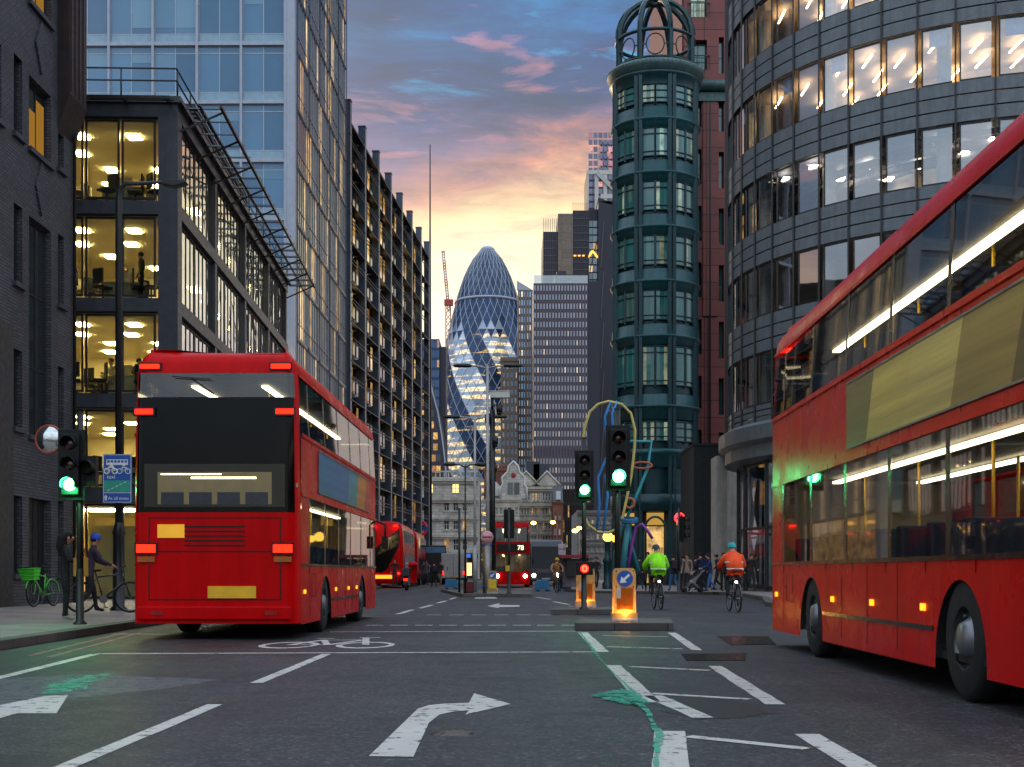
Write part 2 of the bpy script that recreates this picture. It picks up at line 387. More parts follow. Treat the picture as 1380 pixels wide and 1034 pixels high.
K['pale_steel'] = mat('pale grey cladding', '#aab0bd', .4, .15, var=.08, streak=.12)
K['steel_blue'] = mat('blue grey steel', '#4c5868', .42, .25, var=.15, streak=.3)
K['teal'] = mat('dark teal metal', '#0c3a40', .36, .15, var=.28, streak=.35)
K['teal_light'] = mat('lighter teal metal', '#144c50', .36, .15, var=.2, streak=.3)
K['verdigris'] = mat('pale weathered lead', '#4f6a69', .5, .2, var=.2, streak=.4)
K['red_stone'] = brickmat('red granite panels', '#8e4a43', '#7d413b', '#2a1a1a', 1.55, 1.25, .3, .55, .03, 0.0, .2)
K['pale_stone'] = mat('pale stone', '#a49d95', .75, var=.2, scale=1.2, bump=.25, streak=.4)
K['slate_panel'] = mat('grey metal spandrel', '#656c70', .42, .2, var=.14, streak=.3)
K['portland'] = brickmat('stained portland stone', '#cbc4b8', '#bab1a4', '#77716a', 1.1, .42, .3, .8, .02, .5, .35)
K['cream_stone'] = brickmat('cream stone', '#cdc4b4', '#bdb3a3', '#8c8478', 1.0, .4, .2, .8, .015, .5, .3)
K['grey_stone'] = brickmat('grey limestone', '#8e8c88', '#807e7b', '#5d5b59', 1.2, .5, .2, .8, .015, .5, .3)
K['red_brick'] = brickmat('red brick', '#8a4a35', '#773c2b', '#6b5a4e', .23, .08, .3, .8, .012)
K['slate'] = mat('slate roof', '#353a42', .55, var=.3, scale=5, bump=.3)
K['white_trim'] = mat('white painted trim', '#cfccc4', .6, var=.12)
K['pole_grey'] = mat('galvanised pole', '#a9a6a8', .5, .3, var=.14, streak=.3)
K['hoarding'] = mat('dark hoarding', '#1a2124', .7, var=.25, streak=.3)
K['room_wall'] = mat('office wall', '#e6d6ae', .8, var=.08)
K['ceiling'] = mat('office ceiling', '#e6dcc0', .8, var=.05)
K['office_floor'] = mat('office carpet', '#6b6048', .9, var=.15)
K['desk'] = mat('pale desk', '#b9ad90', .5)
K['panel_light'] = lamp('ceiling light panel', '#ffdc98', 85)
K['strip_light'] = lamp('ceiling strip light', '#ffd8a4', 11)
K['cool_light'] = lamp('cool ceiling light', '#ffeccc', 15)
K['shop_light'] = lamp('shop window light', '#ffd27a', 1.7)
K['office_glass'] = glass('office glass', (.80, .86, .80), .07, .02, .12, .5, .6)
K['side_glass'] = glass('street side glass', (.62, .66, .58), .20, .03, .5, .9, .75)
K['blue_glass'] = pane('blue curtain glass', '#235578', .0, c2='#5f92b6', spec=.8)
K['tower_side_glass'] = pane('tower side glass', '#1a3036', .16, ('#e8a850', '#ffd690'), .75, .06, '#41656b', .7, .15)
K['round_glass'] = glass('round office glass', (.84, .88, .94), .27, .02, .07, .5, .6)
K['teal_glass'] = pane('teal bay glass', '#14514f', .10, ('#f0d890', '#c8e8d0'), .35, .06, '#4d918b', .9, .25)
K['steel_glass'] = pane('steel frame glass', '#20282c', .34, ('#d89a3c', '#f5c878'), .8, .08, '#46504e', .9)
K['stone_window'] = pane('sash glass', '#20282c', .22, ('#e89a38', '#ffd080'), .9, .08, '#56666a', .9)
K['lit_window'] = lamp('lit attic window', '#ffdf8a', 1.8, .3)
K['tower_window'] = pane('cool tower window', '#a3a6b8', .07, ('#ffc878', '#ffdca8'), .9, .14, '#d6d9e2', .9, .03, .75)
K['brown_window'] = pane('blue tower window', '#6f94c0', .14, ('#ffc060', '#ffdca0'), .95, .14, '#9abce0', .9, .03, .75)
K['tower_frame'] = mat('dark bronze frame', '#5a5159', .5, .3, var=.12)
K['tan_panel'] = brickmat('tan stone panels', '#8c7a6a', '#7f6e60', '#5b4f47', 4.5, 4.0, .1, .6, .06, 0)
K['brown_frame'] = mat('brown stone frame', '#7d6a5a', .6, var=.12)
K['dark_panel'] = mat('dark tower cladding', '#3a3944', .4, .3, var=.15)
K['dark_glass'] = pane('dark tower glass', '#23283a', .02, rough=.08, c2='#3a4258')

# ------------------------------------------------------------------ setting
def ground():
    mb = MB()
    mb.quad((-3000,-60,0),(3000,-60,0),(3000,4500,0),(-3000,4500,0)); o = mb.build('road', K['asphalt'])
    tag(o, 'dark worn asphalt of the wide street', 'road', kind='structure')
    def slab(pts, name, label):
        m = MB(); m.prism(pts, -.1, .12, 0); o = m.build(name, K['paving']); tag(o, label, 'pavement', kind='structure')
        k = MB(); n = len(pts)
        c = Vector((sum(p[0] for p in pts)/n, sum(p[1] for p in pts)/n))
        ins = []
        for i in range(n):
            a, b, d = Vector(pts[i-1]), Vector(pts[i]), Vector(pts[(i+1) % n])
            e1, e2 = (b-a).normalized(), (d-b).normalized(); n1, n2 = Vector((-e1.y, e1.x)), Vector((-e2.y, e2.x))
            m_ = (n1+n2).normalized(); m_ = m_/max(.3, m_.dot(n1))
            ins.append((tuple(b-m_*.012), tuple(b+m_*.28)))
        for i in range(n):
            (a0, a1), (b0, b1) = ins[i], ins[(i+1) % n]
            k.add([(*a0,-.1),(*b0,-.1),(*b0,.126),(*a0,.126),(*a1,.126),(*b1,.126)], [(0,1,2,3),(3,2,5,4)])
        o = k.build('kerb', K['kerb']); tag(o, 'granite kerb edging '+label[label.index('the'):], 'kerb', kind='structure')
    slab([(-6.35,4),(-6.5,14),(-6.75,23.5),(-7.4,60),(-9,100),(-8.4,110),(-8,190),(-70,190),(-70,4)], 'pavement', 'grey slab pavement along the left side of the street')
    slab([(7.6,4),(70,4),(70,300),(4.6,300),(3.6,120),(2.9,72),(3.6,65.5),(6.5,63.2),(10,60),(9,48),(7.6,40)], 'pavement', 'grey slab pavement along the right side of the street')
    slab([(-9,181),(4,181),(4,192),(-9,192)], 'pavement', 'grey slab pavement before the far stone buildings')
ground()
def marking(pts, label, z=.004, m='white_line', name='road_marking'):
    mb = MB(); n = len(pts)
    mb.add([(x, y, z) for x, y in pts], [tuple(range(n))]); o = mb.build(name, K[m])
    return tag(o, label, 'road marking', kind='structure')
def line(a, b, wid, label, **k):
    a, b = Vector(a), Vector(b); d = (b-a).normalized(); p = Vector((-d.y, d.x))*wid/2
    # slightly broken edges, as rolled thermoplastic has
    N = max(2, int((b-a).length/.35)); L1 = [a+(b-a)*i/N+p*(1+rnd.uniform(-.10,.06)) for i in range(N+1)]; L2 = [a+(b-a)*i/N-p*(1+rnd.uniform(-.10,.06)) for i in range(N+1)]
    return marking([tuple(v) for v in L1]+[tuple(v) for v in L2[::-1]], label, **k)
def pxl(a, b, w, label, **k): return line(gp(*a), gp(*b), w, label, **k)
pxl((128,881.5), (803,879), .15, 'long white stop line across the lanes nearest the camera')
pxl((-90,936), (128,882), .12, 'white line slanting from the stop line to the left kerb')
pxl((445,852), (776,851), .16, 'white line behind the cycle box, nearer the traffic island')
pxl((150,855), (246,855), .14, 'short white line beside the left kerb before the bus')
pxl((345,921), (440,882), .12, 'white lane line running up to the stop line, second from the camera')
pxl((60,1046), (290,950), .12, 'white lane line nearest the camera on the left')
pxl((40,884), (168,853), .07, 'outer faded red line beside the left kerb', m='red_line')
pxl((66,886), (190,853), .07, 'inner faded red line beside the left kerb', m='red_line')
pxl((785,852.5), (812,879), .17, 'white centre line dash in front of the island')
pxl((826,897), (876,947), .17, 'white centre line dash beside the green paint')
pxl((903,986), (905,1060), .19, 'thick white centre line dash at the bottom edge')
pxl((880,938), (948,968), .16, 'patched white centre line dash over the broken asphalt')
pxl((905,853), (940,877), .14, 'white outer dash beside the island, farthest of three')
pxl((963,898), (1045,950), .15, 'white outer dash in the middle of the three')
pxl((1087,990), (1180,1046), .16, 'white outer dash nearest the camera on the right')
pxl((812,857), (900,858.5), .12, 'white hatch bar just in front of the island')
pxl((818,872), (920,875), .12, 'second white hatch bar from the island')
pxl((850,899), (956,904), .12, 'third white hatch bar from the island')
pxl((878,935), (1010,943), .12, 'fourth white hatch bar, across the broken asphalt')
pxl((926,993), (1088,1010), .12, 'white hatch bar nearest the camera')
for i, (a, b) in enumerate([((536,828), (556,822)), ((566,820), (582,815.5)), ((590,813), (601,810)), ((607,808), (614,805.5))]):
    pxl(a, b, .15, 'white lane dash leading to the far island, number %s from the bus' % ['one','two','three','four'][i])
for i, (a, b) in enumerate([((722,805), (742,808)), ((746,811), (766,815)), ((768,817),(790,822))]):
    pxl(a, b, .15, 'white dash right of the far island, ' + ['farthest of three','middle of three','nearest of three'][i])
for i in range(9):
    x = 505+i*33; p = gp(x, 843); line((p[0]-.17, p[1]), (p[0]+.17, p[1]), .22, 'small white square stud in the nearer row of the crossing')['group'] = 'studs in the nearer crossing row'
for i in range(7):
    x = 585+i*30; p = gp(x, 829); line((p[0]-.17, p[1]), (p[0]+.17, p[1]), .22, 'small white square stud in the farther row of the crossing')['group'] = 'studs in the farther crossing row'
def pxpoly(pts, label, **k): return marking([gp(*p) for p in pts], label, **k)
ar = [(497,1020),(557,1021),(578,975),(592,964),(612,959.5),(632,958),(627,964),(688,949.5),(639,935),(632,948),(600,949),(578,951),(563,956)]
pxpoly(ar, 'big white right turn arrow painted on the near lane')
pxpoly([(-60,985),(-20,974),(24,962),(76,962),(92,937),(60,939),(0,951),(-60,962)], 'part of a white arrow at the left edge of the picture')
pxpoly([(657,817),(673,813),(673,815.5),(700,816),(700,818),(672,818.5),(672,820)], 'small white arrow on the road before the far island')
pxpoly([(640,805.5),(668,804.5),(670,807),(640,807)], 'smaller white arrow tail nearest the far island')
def cycle_symbol():
    mb = MB(); z = .005
    o = gp(450, 866.5); W, H = 1.75, 3.3
    def P(a, b): return (o[0]+(a-.5)*W*1.0, o[1]+(b-.5)*H, z)
    def ring(ca, cb, ra, rb, wd):
        n = 28; vs = []
        for i in range(n):
            t_ = 2*math.pi*i/n; c_, s_ = math.cos(t_), math.sin(t_)
            vs += [P(ca+ra*c_, cb+rb*s_), P(ca+(ra-wd)*c_, cb+(rb-wd*1.3)*s_)]
        mb.add(vs, [(2*i, (2*i+2) % (2*n), (2*i+3) % (2*n), 2*i+1) for i in range(n)])
    def stroke(p, q, wd=.05):
        a, b = Vector(P(*p)), Vector(P(*q)); d = (b-a).normalized(); n_ = Vector((-d.y, d.x, 0))*wd
        mb.add([a+n_, b+n_, b-n_, a-n_], [(0,1,2,3)])
    ring(.2, .3, .23, .25, .05); ring(.8, .3, .23, .25, .05)
    z = .0055
    stroke((.2,.3),(.36,.72)); z = .006; stroke((.36,.70),(.70,.72)); z = .0065; stroke((.36,.72),(.5,.3)); z = .007
    stroke((.5,.3),(.72,.76)); z = .0075; stroke((.8,.3),(.68,.9)); z = .008; stroke((.2,.3),(.5,.3)); z = .0085; stroke((.27,.84),(.42,.84)); stroke((.62,.92),(.8,.92))
    tag(mb.build('road_marking', K['white_line']), 'white bicycle symbol in the box before the stop line', 'road marking', kind='structure')
cycle_symbol()
# patches, covers, paint spill
K['patch_grey'] = paintmat('grey worn asphalt', '#5e5e64', .5, .22, .7)
K['cobbles'] = brickmat('broken sett patch', '#8d8272', '#5d564b', '#171615', .15, .11, 1.0, .4, .03)
K['iron'] = brickmat('cast iron cover', '#d0c6b0', '#a0978a', '#1c1a18', .20, .13, 1.0, .2, .035, 0.5)  # glint of the iron put into the pale base tones
K['green_paint'] = paintmat('spilt green paint', '#2fa582', .53, .14, .85)
def blob(pts, label, m, z, name, cat, jig=.05, sub=5):
    P = [Vector(gp(*p)) for p in pts]; out = []
    for i in range(len(P)):
        a, b = P[i], P[(i+1) % len(P)]
        for j in range(sub): out.append(a+(b-a)*j/sub+Vector((rnd.uniform(-1,1), rnd.uniform(-1,1)))*jig)
    cen = sum(out, Vector((0,0)))/len(out); out.sort(key=lambda v: math.atan2(v.y-cen.y, v.x-cen.x)); k = len(out)
    mb = MB(); mb.add([(cen.x, cen.y, z)]+[(v.x, v.y, z) for v in out], [(0, 1+i, 1+(i+1) % k) for i in range(k)])
    return tag(mb.build(name, K[m]), label, cat, kind='structure')
blob([(-90,920),(125,908),(290,917),(230,928),(90,942),(-90,960)], 'greyish wedge of worn asphalt across the left lane', 'patch_grey', .002, 'road_patch', 'road patch', .06)
blob([(872,938),(905,934),(985,941),(1045,962),(1010,966),(940,970),(890,956)], 'broken patch of exposed setts beside the centre line', 'cobbles', .0025, 'road_patch', 'road patch', .05)
for (a, b, c_, d_), lb in (((918,882),(1006,881),(1004,891),(925,891),), 'wide cast iron cover nearer the camera'), (((966,858),(1035,858),(1046,869),(985,870)), 'wide cast iron cover beside the right bus'):
    mb = MB(); q = [gp(*p) for p in (a, b, c_, d_)]; mb.prism(q, -.02, .008); tag(mb.build('manhole_cover', K['iron']), lb, 'manhole cover')
mb = MB(); p = gp(609, 989); mb.lathe([(.0001,.01),(.11,.01),(.125,.008),(.14,0)], 20, (p[0], p[1], 0)); tag(mb.build('manhole_cover', K['iron']), 'little round iron cover beside the turn arrow', 'manhole cover')
blob([(870,797),(930,792),(965,800),(880,806)], 'grey patch of road under the cyclists', 'patch_grey', .002, 'road_patch', 'road patch', .15)
sp_path = [(782,852,5),(792,866,5),(802,879,7),(816,893,7),(828,908,8),(842,923,12),(852,936,26),(862,948,14),(876,962,12),(884,978,14),(889,994,16),(886,1012,18),(880,1046,20)]
mb = MB(); L, Rr = [], []; kk, ss = 1.0, 0.0
for (x, y, wd), (x2, y2, w2) in zip(sp_path, sp_path[1:]):
    for j in range(9):
        f = j/9; a = x+(x2-x)*f; b = y+(y2-y)*f; kk = max(.45, min(1.35, kk+rnd.uniform(-.28,.28))); ss = max(-3.5, min(3.5, ss+rnd.uniform(-1.3,1.3))); k = (wd+(w2-wd)*f)*.30*kk; s_ = ss
        L.append(gp(a-k+s_, b)); Rr.append(gp(a+k+s_, b))
n = len(L); mb.add([(x, y, .010) for x, y in L]+[(x, y, .010) for x, y in Rr], [(i, i+1, n+i+1, n+i) for i in range(n-1)])
sp_ = [(790,938),(815,934),(846,930),(866,940),(880,950),(856,953),(838,949),(812,943)]
out = []
for i in range(len(sp_)):
    a, b = Vector(gp(*sp_[i])), Vector(gp(*sp_[(i+1) % len(sp_)]))
    for j in range(14): out.append(a+(b-a)*j/14+Vector((rnd.uniform(-.05,.05), rnd.uniform(-.03,.03))))
cen = sum(out, Vector((0,0)))/len(out); out.sort(key=lambda v: math.atan2(v.y-cen.y, v.x-cen.x)); k_ = len(out)
mb.add([(cen.x, cen.y, .012)]+[(cen.x+(v.x-cen.x)*(.8 if i % 3 else 1), v.y, .012) for i, v in enumerate(out)], [(0, 1+i, 1+(i+1) % k_) for i in range(k_)])
tag(mb.build('paint_spill', K['green_paint'], weld=False), 'trail of green paint spilt along the centre line', 'paint spill')
sp2 = [(60,925),(110,914),(160,906),(130,918),(100,932),(60,936)]
blob(sp2, 'green stain of paint on the left lane', 'green_paint', .0065, 'paint_stain', 'paint spill', .09, 8)
# ------------------------------------------------------------------ dark brick building, left
def brick_building():
    b = thing('brick_building', 'dark brick building with narrow windows at the left edge', 'building', (-13, 19.6, .12), R(90))
    # local x runs up the street, local -y faces the road
    ops, wins = [], []
    def o(x0, x1, z0, z1, **k): ops.append((x0, x1, z0, z1)); wins.append((x0, x1, z0, z1, k))
    for fl in (12.4, 8.5, 4.7, .85):
        o(15.25, 15.85, fl, fl+2.05); o(18.65, 19.15, fl+(.1 if fl > 2 else 0), fl+2.1)
        o(11.6, 12.2, fl, fl+2.05)
    o(16.35, 18.05, 12.35, 14.3, lit=1); o(16.35, 18.05, 16.3, 18.2, lit=1); o(12.9, 14.4, 12.35, 14.3)
    o(16.35, 18.05, 4.6, 10.5, tall=1); o(16.35, 18.05, .02, 2.9, door=1); o(12.9, 14.5, .02, 2.9, door=1)
    m = MB(); wall_open(m, 0, 20, 0, 19, ops, 0, .3)
    m.box(0, 20, .32, 14, 0, 19, 0)
    # raised diamonds of brick, string course, corner pier
    for zc in (15.35, 11.45):
        m.plate([(17.2, zc-.75), (17.65, zc), (17.2, zc+.75), (16.75, zc)], -.06, .01)
    m.build('wall', [K['dark_brick']], b)
    dk = pane('dark window', '#14181c', c2='#262c30'); amber = lamp('amber blind', '#e0a040', .32, .3)
    fr = mat('dark window frame', '#1d1f22', .5)
    for x0, x1, z0, z1, k in wins:
        if k.get('door'):
            d = MB(); d.box(x0, x1, .2, .28, z0, z1); 
            for i in range(1, 4): d.box(x0+(x1-x0)*i/4-.02, x0+(x1-x0)*i/4+.02, .185, .2, z0+.05, z1-.05)
            d.build('door', K['black_metal'], b); continue
        wb = win(x0, x1, z0, z1, .18, bx=[x0+(x1-x0)*.55] if x1-x0 > 1 else (), bz=[z0+(z1-z0)*k_ for k_ in ((.32, .66) if k.get('tall') else ())], fr=.07)
        wo_ = wb.build('window', [dk, fr], b, weld=False)
        if k.get('lit'):
            q = MB(); q.box(x0+.09, x1-.75, .165, .178, z0+.1, z1-.75); q.box(x1-.7, x1-.1, .165, .178, z0+.1, z1-.35)
            q.build('blind', amber, wo_)
        s = MB(); s.box(x0-.1, x1+.1, -.1, .2, z0-.13, z0-.003); s.build('sill', K['slate'], wo_)
    r = MB(); r.add([(0,-.25,19),(20.2,-.25,19),(20.2,14,19),(0,14,19),(0,5,25),(20.2,5,25)], [(0,1,5,4),(2,3,4,5),(1,2,5),(3,0,4),(0,3,2,1)]); r.build('roof', K['slate'], b)
    bay = MB(); bay.box(18.6, 20.12, -.35, .4, 14.6, 18.9); bay.add([(18.6,-.35,14.6),(20.12,-.35,14.6),(20.12,.02,13.5),(18.6,.02,13.5),(18.6,.4,14.6),(20.12,.4,14.6)], [(0,1,2,3),(0,3,4),(1,2,5)])
    for i in range(4): bay.box(18.7+i*.36, 18.74+i*.36, -.375, -.352, 14.7, 18.8)
    bay.build('oriel', mat('bronze cladding', '#3b3231', .4, .4, streak=.4), b)
    dp = MB(); dp.tube([(19.85,-.08,0),(19.85,-.08,14.2),(19.7,-.2,14.5)], .05, 8); dp.build('drainpipe', K['black_metal'], b)
    ba = MB(); ba.box(0, 15.1, -.05, -.003, 0, 7.3); ba.build('lower_panel', mat('charcoal panel', '#26282c', .5, streak=.3), b)
brick_building()

# ------------------------------------------------------------------ lit glass office, left
def glass_office():
    b = thing('glass_office', 'low steel and glass office with lit yellow rooms beside the brick building', 'building', (u(235,44), 44, 0), math.atan2(27.6, -1.0))
    Ls, Wd = 27.6, 9.0                                    # along the street, across
    Z = [.12, 3.35, 6.45, 9.6, 12.8, 16.0]                # floor levels
    m = MB()
    for z in Z[1:]:
        m.box(-.12, Ls, -.12, Wd, z-.02, z+.42)           # edge beams
    m.box(-.25, Ls+.1, -.25, Wd, 16.42, 16.62)
    m.box(-.14, .5, -.14, .5, 0, 16.0)                    # corner column
    for x in (6.9, 13.8, 20.7, Ls-.5): m.box(x-.2, x+.2, -.1, .35, 0, 16)
    m.build('frame', K['grey_steel'], b)
    # front rooms: slab, ceiling, rear wall, partition
    for i, (z0, z1) in enumerate(zip(Z[:-1], Z[1:])):
        r = MB()
        base = z0+.43 if i else .13
        r.box(.2, Ls-.3, .5, Wd-.2, base, base+.05, 0)
        r.box(.14, Ls-.3, .14, Wd-.2, z1-.14, z1-.03, 1)
        r.box(9.0, 9.15, 1.6, Wd-.2, base+.05, z1-.14, 2); r.box(.2, Ls-.3, Wd-.3, Wd-.15, base+.05, z1-.14, 2)
        r.box(10, Ls-.4, 4.2, 4.35, base+.05, z1-.14, 2)
        r.build('room', [K['office_floor'], K['ceiling'], K['room_wall']], b)
        if i:
            for a in range(4):
                for c in range(2):
                    if rnd.random() < .13: continue
                    x = 1.3+a*1.9; y = 1.5+c*1.75+(.55 if a % 2 else 0)
                    q = MB(); q.box(x, x+.55, y, y+.40, z1-.175, z1-.15); q.build('ceiling_light', K['panel_light'], b)
            for a in range(6):
                q = MB(); x = 10.4+a*2.9; q.box(x, x+1.2, 1.3, 1.75, z1-.175, z1-.15); q.build('ceiling_light', K['panel_light'], b)
            for (x, y) in ((1.0, 1.2), (2.2, 2.9)):
                q = MB(); q.box(x, x+.75, y, y+1.5, base+.72, base+.76); q.box(x+.05, x+.1, y+.05, y+1.45, base+.05, base+.72); q.box(x+.3, x+.34, y+.5, y+1.0, base+.78, base+1.15); q.build('desk', K['desk'], b)
        else:
            q = MB(); q.box(2.2, 3.2, 1.0, 3.6, z1-.2, z1-.16); q.build('ceiling_light', K['panel_light'], b)
            q = MB(); q.box(1.6, 1.7, 1.2, 3.2, base+.05, 2.6); q.box(1.2, 1.6, 1.2, 1.35, base+.05, 2.2); q.build('partition', K['room_wall'], b)
    # front glazing (x = 0 face) and street side glazing
    items = []
    for i, (z0, z1) in enumerate(zip(Z[:-1], Z[1:])):
        a = z0+.5 if i else .15; c = z1-.08
        for (y0, y1) in ((.62, 1.74), (1.80, 2.92), (2.98, 4.1), (4.16, 5.3), (5.36, 6.5)):
            items.append(win(-y1, -y0, a, c, .08, fr=.07, T=FRONT))
    add_windows(b, items, [K['office_glass'], K['black_metal']])
    items = []
    for i, (z0, z1) in enumerate(zip(Z[:-1], Z[1:])):
        a = z0+.48 if i else .15; c = z1-.06
        for k in range(9):
            x0 = .56+k*2.98; items.append(win(x0, x0+2.9, a, c, .05, bx=[x0+.74, x0+1.46, x0+2.18], fr=.06, bar=.05))
    add_windows(b, items, [K['side_glass'], K['black_metal']])
    # slanting blinds seen through the side glass
    bmt = mat('pale blinds', '#b9b6ae', .7, var=.3, scale=1.2)
    for i in range(1, 5):
        for k in range(14): 
            bl = MB(); x = 11.5+k*1.1; bl.box(x, x+.78, .55, .57, Z[i]+.7, Z[i+1]-.2); bl.build('blind', bmt, b)
    # brise-soleil: two rails on brackets carrying blades
    s = MB(); s.bar((-.2,-1.55,16.3), (Ls,-1.55,16.3), .09); s.bar((-.2,-.85,16.36), (Ls,-.85,16.36), .07); s.bar((-.2,-.25,16.45), (Ls,-.25,16.45), .07)
    for k in range(22):
        x = .1+k*1.3; s.add([(x,-1.6,16.33),(x+.4,-1.6,16.5),(x+.4,-.2,16.5),(x,-.2,16.33),(x,-1.6,16.30),(x+.4,-1.6,16.47),(x+.4,-.2,16.47),(x,-.2,16.30)], [(0,1,2,3),(4,5,6,7),(0,1,5,4),(2,3,7,6)])
    for k in range(10): s.bar((.3+k*2.98,-.05,15.6), (.3+k*2.98,-1.55,16.28), .06)
    s.build('sunshade', K['black_metal'], b)
    f = MB(); f.bar((-1.0,-.1,16.3), (-1.0,Wd,16.3), .1); f.bar((-.6,-.1,16.38), (-.6,Wd,16.38), .08)
    for k in range(7): f.bar((-1.05,.1+k*1.4,16.3), (-.1,.1+k*1.4,16.45), .08)
    f.build('sunshade', K['black_metal'], b)
    g = MB()
    for y in (-.15, Wd): pass
    for z in (17.15, 17.55): g.tube([(Ls,-.1,z), (-.15,-.1,z), (-.15,Wd,z)], .03, 6)
    for k in range(14): g.cyl((k*2.1,-.1,16.6), (k*2.1,-.1,17.55), .028, n=6)
    for k in range(1, 6): g.cyl((-.15,k*1.7,16.6), (-.15,k*1.7,17.55), .028, n=6)
    g.build('roof_railing', K['black_metal'], b)
    p = MB(); p.box(8, 20, .9, 6, 16.62, 19.2, 0)
    for k in range(16): p.box(7.93, 20.05, .82, .9, 16.75+k*.15, 16.82+k*.15, 1); p.box(7.9, 8, .9, 6, 16.75+k*.15, 16.82+k*.15, 1)
    p.build('louvred_plant_room', [K['black_metal'], K['grey_steel']], b)
    w = MB(); w.box(9.2, Ls, 4.5, Wd, .15, 3.3); w.box(-.05, .25, 4.2, Wd, .12, 3.3); w.build('ground_wall', K['room_wall'], b)
glass_office()

# ------------------------------------------------------------------ blue glass tower
def glass_tower():
    b = thing('glass_tower', 'tall blue glass tower with pale grid frame behind the low office', 'building', (u(397,80), 80, 0), math.atan2(22, .25))
    Ls, Wd, H = 22.6, 26.0, 50.0
    zs = [32.7-3.5*k for k in range(-5, 9)]; zs = sorted(zs)
    m = MB()
    core = .42
    m.box(core, Ls-core, core, Wd-.4, 0, H-.3, 1)
    m.box(-.10, .55, -.02, .55, 0, H, 0)                        # pale corner column
    for z in zs: m.box(-.10, .3, .55, Wd, z-.11, z+.11, 0); m.box(.55, Ls, -.03, .3, z-.09, z+.09, 2)
    for k in range(9):
        y = .55+2.65*k; m.box(-.13, .3, y-.07, y+.07, 4, H, 0)
    m.box(0, Ls, 0, Wd, H, H+.6, 0)
    m.build('frame', [K['pale_steel'], K['hoarding'], K['steel_blue']], b)
    band = mat('pale spandrel glass', '#8fb0c0', .15, var=.1)
    front, side = [], []
    for z0, z1 in zip(zs[:-1], zs[1:]):
        if z1 < 8: continue
        for k in range(6):
            y0, y1 = .62+2.65*k, .55+2.65*(k+1)-.07
            w_ = win(-y1, -y0, z0+.11, z1-.11, .10, bx=[-(y0+y1)/2], bz=[z0+.62, z1-.55], fr=.05, bar=.06, T=FRONT)
            if rnd.random() < .55:
                w_.T = FRONT; bh = rnd.choice((.5, .8, 1.2, 1.9)); mid = (y0+y1)/2; sd_ = rnd.choice((0, 1, 2))
                for q0, q1 in (((-y1+.06, -mid-.04),) if sd_ == 0 else ((-mid+.04, -y0-.06),) if sd_ == 1 else ((-y1+.06, -mid-.04), (-mid+.04, -y0-.06))): w_.box(q0, q1, .088, .098, z1-.60-bh, z1-.60, 3)
            w_.T = FRONT; w_.box(-y1+.06, -y0-.06, .085, .097, z0+.17, z0+.58, 2); w_.T = None
            front.append(w_)
    front.sort(key=lambda m_: abs(m_.v[0][2]-30))
    add_windows(b, front, [K['blue_glass'], K['pale_steel'], band, pane('blind behind blue glass', '#4a7c9c', c2='#7ea6bc', spec=.7)], limit=60)
    for z0, z1 in zip(zs[:-1], zs[1:]):
        for k in range(5):
            x0 = .6+4.38*k; x1 = x0+4.3
            w_ = win(x0, x1, z0+.09, z1-.09, .06, bx=[x0+.72*i for i in range(1, 6)], bz=[z0+1.0], fr=.05, bar=.04, proud=.05)
            side.append(w_)
    add_windows(b, side, [K['tower_side_glass'], K['pole_grey']], limit=70)
    f = MB()
    for k in range(6): f.box(.57+k*4.38, .62+k*4.38, -.10, -.04, 3, H)
    f.build('fins', K['steel_blue'], b)
    lobby = MB(); lobby.box(0.05, Ls, .1, .35, 0, 4.6); lobby.build('lobby_wall', K['tower_side_glass'], b)
glass_tower()

